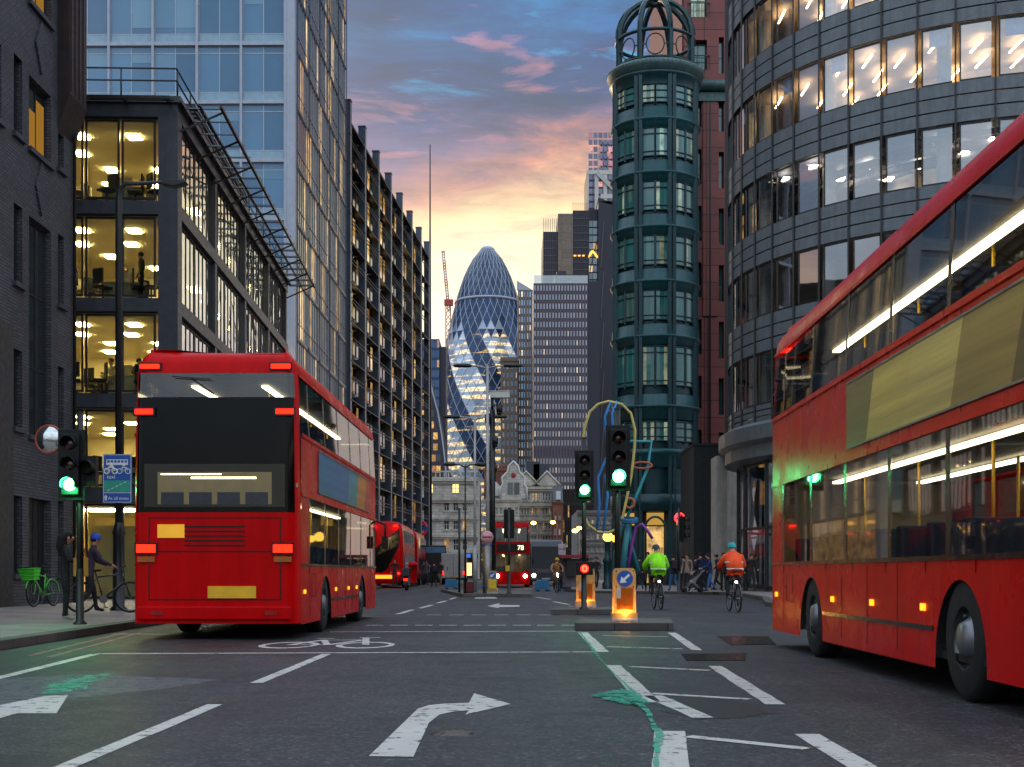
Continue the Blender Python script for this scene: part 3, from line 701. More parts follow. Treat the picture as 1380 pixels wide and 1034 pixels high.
# ------------------------------------------------------------------ steel frame building with projecting columns
def frame_building():
    X0, Y0, X1, Y1 = u(478,106), 106, u(583,152), 152
    b = thing('frame_building', 'dark steel office with projecting round columns beside the blue glass tower', 'building', (X0, Y0, 0), math.atan2(Y1-Y0, X1-X0))
    L = math.hypot(X1-X0, Y1-Y0); H = 37.6; n = 7; bay = L/n; fl = 3.13; z0 = 6.2
    m = MB(); m.box(.1, L, 1.3, 26, 0, H-1, 0); m.box(-.1, L+.3, 1.0, 26, H-1, H-.4, 1)
    for k in range(10): m.box(-.05, L, 1.16, 1.32, z0+fl*k-.5, z0+fl*k+.35, 2); m.box(-.02, .12, 1.2, 24, z0+fl*k-.5, z0+fl*k+.45, 2)
    m.build('wall', [K['hoarding'], K['steel_blue'], mat('teal spandrel', '#2c4a4e', .3, .2, var=.25)], b)
    items = []
    for k in range(10):
        for i in range(n):
            x0 = .15+bay*i; zz = z0+fl*k+.35
            items.append(win(x0, x0+bay-.3, zz, zz+fl-.9, 1.2, bx=[x0+(bay-.3)*f_ for f_ in (.2, .4, .6, .8)], bz=[zz+1.2], fr=.08, bar=.07))
    for k in range(10):
        for i in range(3): items.append(win(-(1.4+i*3.0+2.8), -(1.4+i*3.0), z0+fl*k+.45, z0+fl*k+fl-.55, .0, bx=[-(1.4+i*3.0+1.4)], fr=.08, T=FRONT))
    add_windows(b, items, [K['steel_glass'], K['black_metal']])
    for i in range(n+1):
        x = bay*i+(.25 if i == 0 else -.25 if i == n else 0); c = MB()
        c.box(x-.3, x+.3, .34, .92, 0, H+.9); c.box(x-.34, x+.34, .30, .96, H+.9, H+1.0)
        for k in range(10): 
            z = z0+fl*k-.1; c.box(x-.22, x+.22, .92, 1.2, z-.3, z+.3); c.box(x-.33, x+.33, .31, .95, z+fl/2, z+fl/2+.1)
        c.build('column', K['steel_blue'], b)
    for k in range(10):
        s = MB(); z = z0+fl*k+fl-.55
        for i in range(n):
            a, d = bay*i+.36, bay*(i+1)-.36
            s.add([(a,.3,z-.3),(d,.3,z-.3),(d,1.15,z+.15),(a,1.15,z+.15),(a,.3,z-.23),(d,.3,z-.23),(d,1.15,z+.22),(a,1.15,z+.22)], [(0,1,2,3),(4,5,6,7),(0,1,5,4),(0,3,7,4),(1,2,6,5)])
            s.box(a, d, .36, .42, z-1.75, z-1.69); s.box(a, d, .36, .42, z-1.45, z-1.40)
        o = s.build('sunshade', mat('brown louvre', '#2b2a2c', .5, .2, var=.2) if k == 0 else bpy.data.materials['brown louvre'], b)
    g = MB(); z = H-.4
    for zz in (z+.6, z+1.1): g.bar((0,1.2,zz), (L,1.2,zz), .06)
    for i in range(24): g.bar((L*i/23,1.2,z), (L*i/23,1.2,z+1.1), .05)
    g.build('roof_railing', K['steel_blue'], b)
    g = MB(); gl = []
    for i in range(n):
        x0 = bay*i+.5; gl.append(win(x0, x0+bay-1.0, .2, z0-.6, 1.22, bx=[x0+(bay-1)/3, x0+(bay-1)*2/3], bz=[2.8], fr=.1))
    add_windows(b, gl, [K['steel_glass'], K['black_metal']], 'lobby_window')
    mm = MB(); x, y = u(579.6,155), 155; mm.cyl((x,y,.12), (x,y,h(195,155)), .26, .06, 10); mm.lathe([(.5,0),(.5,.3),(.26,.5)], 12, (x,y,.12))
    tag(mm.build('mast', K['black_metal']), 'very tall thin tapering mast beside the dark steel office', 'mast')
frame_building()

# ------------------------------------------------------------------ teal turret with open iron dome
def turret():
    cx, cy, r = u(883,95), 95, 3.05
    b = thing('teal_turret', 'round teal metal tower with an open iron dome on top', 'tower', (cx, cy, 0), math.atan2(-cy, -cx))
    # local +x points at the camera
    z_ring = [32.3, 28.6, 24.87, 21.1, 17.3, 12.45]; step = R(45)
    m = MB()
    m.lathe([(r-.22, 5.4), (r-.22, 35.3)], 64, mi=0)
    for z in z_ring:
        k = 1.5 if z < 13 else 1.0
        m.lathe([(r-.2,z-.62*k),(r-.02,z-.55*k),(r+.0,z-.2),(r+.07*k,z-.1),(r+.15*k,z),(r+.15*k,z+.10),(r+.03,z+.16),(r+.0,z+.85),(r-.2,z+.95)], 64, mi=1)
    m.lathe([(r-.2,8.2),(r+.1,8.3),(r+.1,9.0),(r+.3,9.2),(r+.3,9.45),(r,9.6)], 64, mi=1)
    m.lathe([(r-.2,5.2),(r+.12,5.3),(r+.12,6.4),(r-.2,6.5)], 64, mi=0)
    m.build('shell', [K['teal'], K['teal_light']], b)
    c = MB(); c.lathe([(r,34.7),(r+.05,35.3),(r+.2,35.45),(r+.2,35.6),(r+.08,35.7)], 64, mi=1); c.lathe([(r+.1,35.7),(r+.34,36.0),(r+.40,36.18),(r+.32,36.35),(r+.05,36.5),(.01,36.65)], 64, mi=0)
    for k in range(72):
        a = 2*math.pi*k/72; c.bar(((r+.1)*math.cos(a),(r+.1)*math.sin(a),36.46), ((r+.415)*math.cos(a),(r+.415)*math.sin(a),36.18), .06, mi=0)
    c.build('cornice', [K['verdigris'], K['teal']], b)
    for k in range(8):
        p = MB()
        for s_ in (-.055, .055):
            a = step*(k+.5)+s_; p.bar(((r+.0)*math.cos(a),(r+.0)*math.sin(a),0.12), ((r+.0)*math.cos(a),(r+.0)*math.sin(a),35.4), .24)
        p.build('pilaster', K['teal'], b)
    items = []
    lv = [(z+.72, zz-.52) for z, zz in zip(z_ring[:5], [35.3]+z_ring[:4])]+[(13.5, 16.7), (9.65, 11.5)]
    for z0, z1 in lv:
        for k in (-2, -1, 0, 1, 2):
            wmb = MB()
            for j in range(2):
                for sgm in range(3):
                    a0 = step*k+R(-17.6)+R(17.9)*j+R(5.75)*sgm; a1 = a0+R(5.75)
                    ri = r-.12
                    A = (ri*math.cos(a0), ri*math.sin(a0)); B = (ri*math.cos(a1), ri*math.sin(a1))
                    wmb.quad((*A,z0+.45), (*B,z0+.45), (*B,z1-.1), (*A,z1-.1), 0)
            for an in (-17.6, -.35, .35, 17.6):
                a = step*k+R(an); wmb.bar(((r-.1)*math.cos(a),(r-.1)*math.sin(a),z0+.3), ((r-.1)*math.cos(a),(r-.1)*math.sin(a),z1), .12, mi=1)
            for zz in (z0+.45, z0+.75, z1-.5, z1-.08):
                wmb.lathe([(r-.13,zz-.04),(r-.06,zz-.04),(r-.06,zz+.04),(r-.13,zz+.04)], 8, mi=1, a0=step*k-R(17.6), a1=step*k+R(17.6))
            items.append(wmb)
    add_windows(b, items, [K['teal_glass'], K['teal']])
    # dome of iron ribs
    zd, rd, sp_ = 36.6, 2.76, 38.6; bz = K['teal']
    for k in range(8):
        a = step*(k+.5); ca, sa = math.cos(a), math.sin(a); q = MB()
        path = [(rd*ca, rd*sa, zd), (rd*ca, rd*sa, sp_)]+[(rd*math.cos(t_)*ca, rd*math.cos(t_)*sa, sp_+3.0*math.sin(t_)) for t_ in [R(x) for x in (12,24,36,48,60,72,82)]]
        q.tube(path, .2, 6, smooth=False)
        q.tube([(p_[0]*1.09, p_[1]*1.09, p_[2]+.06) for p_ in path[1:]], .035, 5)
        q.build('dome_rib', bz, b)
    q = MB()
    for z, rr_, tt in ((sp_, rd, .13), (zd+.1, rd, .1), (sp_+2.97, .42, .2)): q.tube([(rr_*math.cos(R(x)), rr_*math.sin(R(x)), z) for x in range(0, 360, 10)], tt, 6, closed=True)
    q.build('dome_ring', bz, b)
    for k in range(8):
        a = step*k; q = MB(); rr_ = rd*.96; ux, uy = -math.sin(a), math.cos(a)
        q.tube([(rr_*math.cos(a)+.62*math.cos(R(x))*ux, rr_*math.sin(a)+.62*math.cos(R(x))*uy, 37.6+.72*math.sin(R(x))) for x in range(0, 360, 15)], .05, 6, closed=True)
        for s_ in (-1, 1): q.bar((rr_*math.cos(a)+s_*.62*ux, rr_*math.sin(a)+s_*.62*uy, 37.6), (rr_*math.cos(a)+s_*1.02*ux, rr_*math.sin(a)+s_*1.02*uy, 37.6), .07)
        q.build('dome_circlet', bz, b)
    # arcade at street level
    g = MB(); g.lathe([(r-.5,.12),(r-.5,5.3)], 32, mi=0); g.build('arcade_wall', [mat('dim arcade interior', '#4a3c26', .7)], b)
    for k in range(-2, 3):
        q = MB(); rr_ = r+.06; pts = []
        for x in [-15+30*i/14 for i in range(15)]:
            a = step*k+R(x); pts.append((rr_*math.cos(a), rr_*math.sin(a), 3.6+1.25*math.sqrt(max(0, 1-(x/15.001)**2))))
        q.tube([(pts[0][0],pts[0][1],.12)]+pts+[(pts[-1][0],pts[-1][1],.12)], .08, 6)
        q.build('arch', K['teal_light'], b)
        l_ = MB(); a0 = step*k
        l_.lathe([(r-.42,4.3),(r-.42,5.15)], 6, a0=a0-R(13), a1=a0+R(13)); l_.build('arcade_light', lamp('arcade glow', '#d8a850', .7, .3) if k == -2 else bpy.data.materials['arcade glow'], b)
        l_ = MB(); l_.lathe([(r-.44,.3),(r-.44,4.2)], 6, a0=a0-R(13), a1=a0+R(13)); l_.build('arcade_window', K['steel_glass'], b)
turret()

# ------------------------------------------------------------------ red granite block behind the turret
def red_block():
    X0, Y0 = u(921,99), 99
    b = thing('granite_block', 'red granite building joined to the teal turret', 'building', (X0, Y0, 0))
    W, H = 14.0, 52.0; ops = []
    for z in (38.3, 34.0, 29.8, 25.6, 21.4, 17.2, 13.0, 9): ops += [(.55, 1.75, z, z+2.2), (2.62, 3.0, z-.3, z+2.4)] if z > 34 else [(1.05, 1.35, z, z+2.6), (2.62, 3.0, z-.3, z+2.4)]
    ops += [(.55, 1.75, 42.2, 45)]
    m = MB(); wall_open(m, 0, W, 8.6, H, ops, 0, .8); m.box(0, W, .85, 24, 0, H-.1, 0)
    m.box(.85, 1.02, -.16, -.003, 9, 37, 1); m.box(1.9, 2.02, -.14, -.003, 9, 36.4, 2); m.box(1.45, 2.5, -.12, -.003, 20, 36.4, 0)
    wall_open(m, 0, W, .12, 8.6, [], -.25, .2, 3); m.box(0, W, -.24, .8, .1, 8.55, 3)
    m.build('wall', [K['red_stone'], K['teal'], K['black_metal'], K['pale_stone']], b)
    c = MB(); c.tube([(1.0,-.3,37.0), (6,-.3,37.0)], .42, 12); c.build('cornice', [K['verdigris']], b); c = MB(); c.box(1.1, 6, -.22, -.004, 35.9, 36.55); c.build('frieze', [K['verdigris']], b)
    items = [win(a, c_, z0, z1, .6, bx=[(a+c_)/2] if c_-a > .8 else (), bz=[(z0+z1)/2], fr=.08) for a, c_, z0, z1 in ops]
    add_windows(b, items, [K['teal_glass'], K['teal']])
    for z in (38.3, 42.2):
        bal = MB(); bal.bar((.3,-.1,z+1.0), (2.0,-.1,z+1.0), .07)
        for k in range(9): bal.bar((.35+k*.2,-.1,z), (.35+k*.2,-.1,z+1.0), .035)
        bal.build('balcony_rail', K['teal'], b)
    p = MB(); x = 3.15-.35; p.cyl((x+.1,-.45,.12), (x+.1,-.45,9.5), .07, n=8); p.prism([(x-.15,-.7),(x+.35,-.7),(x+.35,-.2),(x-.15,-.2)], 9.4, 10.3); p.build('rain_pipe', K['teal'], b)
    hh = MB(); hd = 78; x0, x1 = u(935,hd), u(969,hd); hh.box(x0, x1, hd, hd+6, .12, h(601,hd)); hh.box(x0-.05, x1+.02, hd-.06, hd+6, h(601,hd), h(601,hd)+.15)
    for k in range(1, 3): hh.box(x0+(x1-x0)*k/3-.01, x0+(x1-x0)*k/3+.01, hd-.012, hd-.001, .12, h(601,hd))
    tag(hh.build('hoarding', K['hoarding']), 'tall plain black hoarding beside the teal turret', 'hoarding')
red_block()

# ------------------------------------------------------------------ round office, right
def round_office():
    cx, cy, r = 23.75, 65.6, 13.0
    b = thing('round_office', 'round grey office with bands of lit windows above the right bus', 'building', (cx, cy, 0), math.atan2(-cy, -cx))
    sills = [8.75, 12.8, 16.8, 20.85, 24.9, 28.9]; wh = 2.36; n = 54; st = 2*math.pi/n; H = 34
    a_lo, a_hi = -22, 16                                   # panels that face the street
    m = MB(); prev = 7.9
    for s in sills+[H]:
        zt = s
        for j in range(3):
            za = prev+(zt-prev)*j/3; zb = prev+(zt-prev)*(j+1)/3
            m.lathe([(r-.02,za+.02),(r+.03,za+.03),(r+.03,zb-.03),(r-.02,zb-.02),(r-.1,zb)], n*3, mi=0, smooth=False)
        prev = s+wh
    m.lathe([(r-.3,H),(r+.2,H),(r+.2,H+.3),(.1,H+.4)], n, mi=0, smooth=False)
    m.build('spandrel_bands', [K['slate_panel']], b)
    for k in range(a_lo, a_hi+1):
        a = st*k; f = MB(); f.bar(((r+.08)*math.cos(a),(r+.08)*math.sin(a),7.9), ((r+.08)*math.cos(a),(r+.08)*math.sin(a),H), .07); f.build('fin', K['black_metal'], b)
    items = []
    for fi, s in enumerate(sills):
        for k in range(a_lo, a_hi):
            a0, a1 = st*k+.012, st*(k+1)-.012; q = MB(); ri = r-.1
            A = (ri*math.cos(a0), ri*math.sin(a0)); B = (ri*math.cos(a1), ri*math.sin(a1))
            q.quad((*A,s+.02), (*B,s+.02), (*B,s+wh-.02), (*A,s+wh-.02), 0)
            q.bar((*A,s+.04), (*B,s+.04), .07, mi=1); q.bar((*A,s+wh-.04), (*B,s+wh-.04), .07, mi=1); q.bar((*A,s), (*A,s+wh), .06, mi=1)
            items.append((abs(k+2), q))
    items.sort(key=lambda p: p[0])
    add_windows(b, [q for _, q in items], [K['round_glass'], K['black_metal']])
    wal = mat('pale office core', '#cdb99a', .8, var=.15); cei = mat('office soffit', '#cfbca4', .75, var=.1, scale=1.5); duct = mat('bare soffit', '#5d5f70', .6, var=.3, scale=2)
    for fi, s in enumerate(sills):
        bare = fi in (2,)
        q = MB(); q.lathe([(r-.3,s-.55),(4.2,s-.55)], n, mi=2, smooth=False); q.lathe([(r-.25,s+wh+.18),(4.2,s+wh+.18)], n, mi=1, smooth=False)
        q.lathe([(6.8,s-.55),(6.8,s+wh+.18)], 40, mi=0)
        q.lathe([(r-.22,s-.5),(r-.22,s)], n, mi=2, smooth=False)
        q.build('storey', [wal, duct if bare else cei, K['office_floor']], b)
        if fi in (2, 3, 4):
            ang = b.rotation_euler.z; ca, sa = math.cos(-ang), math.sin(-ang)          # lamps run parallel, along the street
            stepx, stepy = (1.7, 2.0) if not bare else (2.2, 2.2)
            for ix in range(-8, 9):
                for iy in range(0, 7):
                    wx = ix*stepx+(.9 if iy % 2 else 0)+rnd.uniform(-.2, .2); wy = -11.9+iy*stepy*.85
                    if math.hypot(wx, wy) > 12.1 or math.hypot(wx, wy) < 7.2 or wy > -3 or rnd.random() < (.06 if fi == 3 else .15): continue
                    l_ = MB(); z = s+wh+.02; ln_ = 1.5 if not bare else .55; hw = .035 if not bare else .16
                    q_ = lambda x, y: (x*ca-y*sa, x*sa+y*ca)
                    pts = [q_(wx-hw, wy), q_(wx+hw, wy), q_(wx+hw, wy+ln_), q_(wx-hw, wy+ln_)]
                    l_.prism(pts, z-.10, z-.05, 0)
                    l_.build('ceiling_light', [K['cool_light'] if bare else K['strip_light']], b)
        if bare:
            d = MB()
            for rr_ in (11.8, 10.3, 8.8): d.tube([(rr_*math.cos(st*k), rr_*math.sin(st*k), s+wh-.12) for k in range(a_lo, a_hi)], .13 if rr_ > 11 else .2, 8)
            for k in range(a_lo, a_hi, 2): d.bar((12.4*math.cos(st*k),12.4*math.sin(st*k),s+wh-.02), (7*math.cos(st*k),7*math.sin(st*k),s+wh-.02), .08)
            d.build('ceiling_ducts', K['pole_grey'], b)
    col = MB()
    for k in range(a_lo, a_hi, 4): a = st*(k+.5); col.cyl((11.6*math.cos(a),11.6*math.sin(a),7.5), (11.6*math.cos(a),11.6*math.sin(a),H), .3, n=12)
    col.build('inner_columns', mat('plaster column', '#bcb6aa', .8), b)
    rb = mat('roller blind', '#9c9db0', .8)
    for k in range(a_lo, a_hi): 
        blinds = MB()
        a0, a1 = st*k+.03, st*(k+1)-.03
        if k % 5 in (0, 3) : blinds.quad(((r-.3)*math.cos(a0),(r-.3)*math.sin(a0),sills[3]+wh-.7),((r-.3)*math.cos(a1),(r-.3)*math.sin(a1),sills[3]+wh-.7),((r-.3)*math.cos(a1),(r-.3)*math.sin(a1),sills[3]+wh+.1),((r-.3)*math.cos(a0),(r-.3)*math.sin(a0),sills[3]+wh+.1)); blinds.build('blind', rb, b)
    # base: stone cornice over recessed shopfront
    c = MB(); c.lathe([(r-1.0,6.1),(r+.15,6.35),(r+.15,6.9),(r+.45,7.1),(r+.45,7.75),(r+.1,7.95),(r-.1,7.9)], n, smooth=False); c.build('cornice', K['slate_panel'], b)
    g = MB(); g.lathe([(r-2.2,.12),(r-2.2,6.2)], 40); g.build('shop_interior', mat('shop interior', '#6a6258', .8, var=.3), b)
    items = []
    for k in range(a_lo, a_hi, 2):
        a0, a1 = st*k, st*(k+2); ri = r-.55; q = MB()
        A = (ri*math.cos(a0), ri*math.sin(a0)); B = (ri*math.cos(a1), ri*math.sin(a1))
        q.quad((*A,.3), (*B,.3), (*B,6.2), (*A,6.2), 0)
        for z in (.3, 3.1, 6.15): q.bar((*A,z), (*B,z), .12, mi=1)
        q.bar((*A,.12), (*A,6.2), .16, mi=1); items.append(q)
    add_windows(b, items, [K['round_glass'], K['black_metal']], 'shop_window')
    pan = mat('white curved screen', '#b9c2bd', .6)
    for k in range(a_lo+1, a_hi, 2):
        for z in (.35, 3.25):
            a = st*(k+.2); q = MB(); ri = r-.95
            pts = [(0,0),(.2,0)]+[(.2+.62*math.sin(math.pi*i/10)**1.3, 2.7*i/10) for i in range(1, 10)]+[(.2,2.7),(0,2.7)]
            ux, uy = -math.sin(a), math.cos(a)
            V = [(ri*math.cos(a)+x*ux, ri*math.sin(a)+x*uy, z+y) for x, y in pts]; V2 = [(p[0]-.05*math.cos(a), p[1]-.05*math.sin(a), p[2]) for p in V]; k_ = len(V)
            q.add(V+V2, [tuple(range(k_)), tuple(range(k_, 2*k_))[::-1]]+[(i, (i+1) % k_, k_+(i+1) % k_, k_+i) for i in range(k_)])
            q.build('window_screen', pan, b)
    pr = MB(); d = 68.5; pr.box(u(966,d)-cx, u(980,d)-cx, d-cy, d-cy+2, .12, 7.0); o = pr.build('stone_pier', K['pale_stone'], b); o.rotation_euler.z = -b.rotation_euler.z
round_office()
# ------------------------------------------------------------------ far buildings
def grid_tower(name, label, d, px0, px1, ptop, depth, win_mats, frame, cols, rows, zbase=0.0, gapx=.3, gapz=.35, groups=None, blank=(), z_lo=0.0, side=None, cat='tower', proud=.35, extra=None):
    """a tower block: solid body, a proud frame grid between the windows, each window set back"""
    x0, x1, H = u(px0, d), u(px1, d), h(ptop, d)
    b = thing(name, label, cat, (x0, d, 0)); W = x1-x0
    m = MB(); m.box(0, W, .3, depth, 0, H, 0); fz = (H-zbase)/rows; fx = W/cols
    for r_ in range(rows+1):
        z = zbase+fz*r_; m.box(0, W, 0, .3, max(0, z-fz*gapz/2), min(H, z+fz*gapz/2), 0)
    for c in range(cols+1):
        k = gapx*(1.7 if groups and c % groups == 0 else 1); x = fx*c; m.box(max(0, x-fx*k/2), min(W, x+fx*k/2), -proud, .299, zbase, H, 0)
    m.box(0, W, -.05, .299, 0, zbase-.01, 0)
    m.build('frame', [frame], b)
    items = []
    for r_ in reversed(range(rows)):
        if r_ in blank: continue
        for c in range(cols):
            z = zbase+fz*r_; k = gapx*.5
            if z < z_lo: continue
            q = MB(); q.box(fx*(c+k*.9), fx*(c+1-k*.9), .18, .31, z+fz*gapz*.45, z+fz*(1-gapz*.45)); items.append(q)
    add_windows(b, items, win_mats)
    return b, W, H
def floors_glass(name, c1, c2, thr):
    m, t, out = newmat(name); tc = t.n('ShaderNodeTexCoord').outputs['Object']; sp = t.n('ShaderNodeSeparateXYZ', Vector=tc)
    r = rand_node(t); b = t.n('ShaderNodeBsdfPrincipled', Base_Color=t.mix(r, lin(c1), lin(c2)), Roughness=.2, Metallic=.35)
    ls = t.noise(t.n('ShaderNodeMapping', Vector=tc, Scale=(.05,.05,.23)).outputs[0], 1.0, 4, .65)
    on = t.ramp(ls, [(thr-.05, (0,)*3), (thr+.02, (1,)*3)]); fl = t.math('GREATER_THAN', t.math('FRACT', t.math('DIVIDE', sp.outputs[2], 4.15)), .45)
    lowz = t.n('ShaderNodeMapRange', Value=sp.outputs[2], i1=132.0, i2=128.0, i3=0.0, i4=1.0).outputs[0]
    n2 = t.ramp(t.noise(tc, .9, 2), [(.4, (.2,)*3), (.55, (1,)*3)])
    k = t.math('MULTIPLY', t.math('MULTIPLY', on, fl), t.math('MULTIPLY', n2, lowz)); b.inputs['Emission Color'].default_value = lin('#ffcf66')
    t.l(t.math('MULTIPLY', k, .95), b.inputs['Emission Strength']); t.l(b.outputs[0], out.inputs[0]); return m
K['shaft'] = mat('plain dark shaft', '#2e2e38', .4, .3, var=.2)
def skyline():
    b, W, H = grid_tower('lit_office_tower', 'broad dark tower with rows of narrow pale windows and a glass parapet', 560, 719, 792, 382, 30, [K['tower_window']], K['tower_frame'], 18, 32, gapx=.42, gapz=.40, groups=1, blank=(13,), z_lo=30)
    p = MB(); p.box(.2, W, .2, .5, H, H+3.4, 0); p.build('glass_parapet', [glass('parapet glass', (.7,.75,.78), .25)], b)
    q = MB(); q.box(W, W+5.0, .3, 30, 0, H+1, 0); q.build('blank_flank', K['shaft'], b)
    r_ = MB(); r_.box(9, W-1, 6, 20, H, H+5, 0); r_.box(10, 14, 8, 12, H+5, H+7, 0); r_.build('roof_plant', K['dark_panel'], b)
    b, W, H = grid_tower('brown_tower', 'narrow brown stone tower with blue window strips beside the curved glass tower', 620, 698, 720, 391, 26, [K['brown_window']], K['brown_frame'], 6, 34, gapx=.52, gapz=.34, groups=3, z_lo=40)
    f = MB(); f.plate([(-.5,H),(7,H),(-.5,H+4.5)], .4, 1.2); f.build('roof_fin', K['pale_steel'], b)
    s = MB(); x0 = u(676,612)-u(698,620); f2 = h(487,612); s.box(x0, -.1, -8, 20, 0, f2)
    for c in range(5): s.box(x0+(-.1-x0)*c/4-.45, x0+(-.1-x0)*c/4+.45 if c < 4 else -.1, -8.5, -8, 30, f2)
    for k in range(25): z = f2-1-k*3.9; s.box(x0, -.1, -8.35, -8, z, z+1.1)
    s.box(x0-.6, .2, -8.8, 20, f2, f2+1.8); s.build('lower_block', K['brown_frame'], b)
    items = []
    for k in range(24):
        for c in range(4):
            a = x0+(-.1-x0)*c/4; w_ = (-.1-x0)/4
            for j in range(2): q = MB(); q.box(a+.62+j*(w_-.9)/2, a+.32+(j+1)*(w_-.9)/2-.02, -8.2, -7.99, f2-k*3.9-3.6, f2-k*3.9-1.15); items.append(q)
    add_windows(b, items, [K['brown_window']], 'lower_window')
    # tall stepped tower group behind
    d = 640; b = thing('stepped_tower', 'tall dark stepped tower with a tan flank and glass fins behind the lit tower', 'tower', (u(732,d), d, 0)); o = u(732,d)
    m = MB(); a = [u(x,d)-o for x in (732,752,772,793,806,831)]
    m.box(a[0], a[1], 2, 40, 0, h(311,d), 0); m.box(a[1]+.02, a[2], 0, 40, 0, h(288,d), 1); m.box(a[2]+.02, a[3], 1, 40, 0, h(283,d), 0); m.box(a[3], a[4], 4, 40, 0, h(268,d)-4, 0); m.box(a[4]+.02, a[5]+8, -2, 40, 0, h(273,d), 0)
    m.add([(a[4]+.02,-2,h(273,d)),(a[5]+8,-2,h(285,d)+0),(a[5]+8,40,h(285,d)),(a[4]+.02,40,h(273,d)),(a[4]+.02,-2,h(268,d)),(a[4]+.02,40,h(268,d))], [(0,1,4),(3,2,5),(4,1,2,5)], 0)
    m.build('body', [K['shaft'], K['tan_panel']], b)
    f = MB()
    for x in [a[0]+i*.88 for i in range(9)]: f.box(x, x+.22, 1.6, 2, h(600,d), h(293,d))
    for x in [a[2]+i*.95 for i in range(9)]: f.box(x, x+.22, .4, 1, h(600,d), h(270,d)-1)
    for k in range(34): z = h(600,d)+k*3.5; f.box(a[0], a[1], 1.75, 2, z, z+.5) if z < h(315,d) else None; f.box(a[2]+.05, a[3], .6, 1, z, z+.5) if z < h(288,d) else None
    for k in range(6): f.bar((a[3]+1,3.5,h(700,d)+k*24), (a[4]+1,3.5,h(700,d)+k*24+20), .5); f.bar((a[4]+1.2,-2.4,h(700,d)+k*24), (a[4]+2.6,-2.4,h(700,d)+k*24+22), .5)
    f.build('fins', K['tower_frame'], b)
    items = []
    for k in range(44):
        z = h(292,d)-4-k*3.6
        for j in range(2): q = MB(); q.box(a[3]+.3+j*2.1, a[3]+2.2+j*2.1, 3.6, 4.02, z, z+2.9); items.append(q)
    add_windows(b, items, [pane('pale stair glass', '#6f8f98', .05, c2='#b9d0d6')], 'window', 88)
    q = MB(); 
    for i in range(3): q.box(a[2]+.5+i*2, a[2]+1.6+i*2, .5, 1.0, h(345,d), h(345,d)+.6)
    q.bar((a[3],3.4,h(345,d)), (a[3]+2.2,3.4,h(336,d)), .8); q.bar((a[3]+2.2,3.4,h(336,d)), (a[4],3.4,h(345,d)), .8); q.build('amber_light', lamp('amber stair light', '#ffb347', 2.0), b)
    # white braced tower
    d = 780; b = thing('braced_tower', 'slim tower with white diagonal bracing at the top, behind the stepped tower', 'tower', (u(791,d), d, 0)); o = u(791,d)
    W2 = u(860,d)-o; t2, t1, s1 = h(190,d), h(230,d), u(809,d)-o
    m = MB(); m.box(0, W2, 0, 30, 0, t1); m.box(s1, W2, 1, 30, t1, t2); m.build('body', [K['dark_panel']], b)
    f = MB()
    for x in (0, u(804,d)-o, u(811,d)-o+2): f.box(x-1.1 if x else 0, x+1.1, -.6, 0, h(400,d), t1)
    f.box(0, W2, -.8, 0, t1-2.4, t1); f.box(8, W2, -.8, 0, h(268,d), h(268,d)+2.6)
    f.bar((u(804,d)-o,-.5,t1-1), (W2*.62,-.5,h(262,d)), 2.4); f.box(s1-.3, W2, .5, 1, t2-1, t2)
    f.box(s1-.3, s1+.5, .4, 1, t1, t2); f.build('bracing', K['white_trim'], b)
    items = []
    for k in range(15):
        for z0 in (t1+.4+k*4.0,) if k < 4 else (h(262,d)+(k-4)*4.1-8,):
            for j in range(8): q = MB(); xx = (s1 if k < 4 else 0)+.9+j*2.9; q.box(xx, xx+2.4, .4 if k < 4 else -.4, 1.02 if k < 4 else .02, z0, z0+2.9); items.append(q)
    add_windows(b, items, [pane('rosy tower glass', '#59506e', .22, ('#f0785a', '#ffb090'), .6, c2='#8a7f9c')])
    # curved lattice tower (a tapering glass bullet)
    cx, cy = u(657,735), 735
    b = thing('bullet_tower', 'curved bullet shaped glass tower with a diamond lattice and dark spiral bands', 'tower', (cx, cy, 0))
    prof = [(0,24.4),(20,26.0),(40,27.2),(66,28.2),(87,27.6),(104,26.2),(118,24.4),(128,22.6),(140,19.9),(150,17.4),(160,14.4),(166,12.0),(172,9.0),(176,6.3),(178.6,3.8)]
    def rad(z):
        for (z0, r0), (z1, r1) in zip(prof, prof[1:]):
            if z <= z1: return r0+(r1-r0)*(z-z0)/(z1-z0)
        return prof[-1][1]
    N = 30; nl = 34; Zs = [178.6*i/nl for i in range(nl+1)]
    P = lambda i, j: ((rad(Zs[i])+.0)*math.cos(2*math.pi*(j+.5*(i % 2))/N), (rad(Zs[i]))*math.sin(2*math.pi*(j+.5*(i % 2))/N), Zs[i])
    light, dark, lat, dome = MB(), MB(), MB(), MB()
    for i in range(nl):
        for j in range(N):
            for up in (0, 1):
                k = i % 2
                if up: tri = (P(i,j), P(i,j+1), P(i+1,j+k)) ; jc = j+.5*k+.5
                else: tri = (P(i+1,j), P(i+1,j+1), P(i,j+1-k)); jc = j+.5*(1-k)+.5
                ph = (jc+.5*(i+(1/3 if up else 2/3))+3) % 5.0          # bands run down to the right as seen from the street
                z = (Zs[i]+Zs[i+1])/2
                isd = ph < 2.0 if z < 134 else (z < 150 and not (z < 143 and up and False))
                if 126 < z <= 134: isd = isd or not up
                (dome if z > 150 else dark if isd else light).add(tri, [(0,1,2)])
            a, c, e = P(i,j), P(i+1,j), P(i+1,j+(1 if i % 2 else -1))
            tr = .05+.17*rad(Zs[i])/28; lat.tube([a, c], tr, 4, smooth=False); lat.tube([a, e], tr, 4, smooth=False)
    lg = floors_glass('pale lattice glass', '#8a9cb0', '#d2dce4', .50)
    light.build('pale_glazing', [lg], b, weld=False)
    dark.build('dark_glazing', [floors_glass('dark lattice glass', '#1b2e4a', '#2a4468', .62)], b, weld=False)
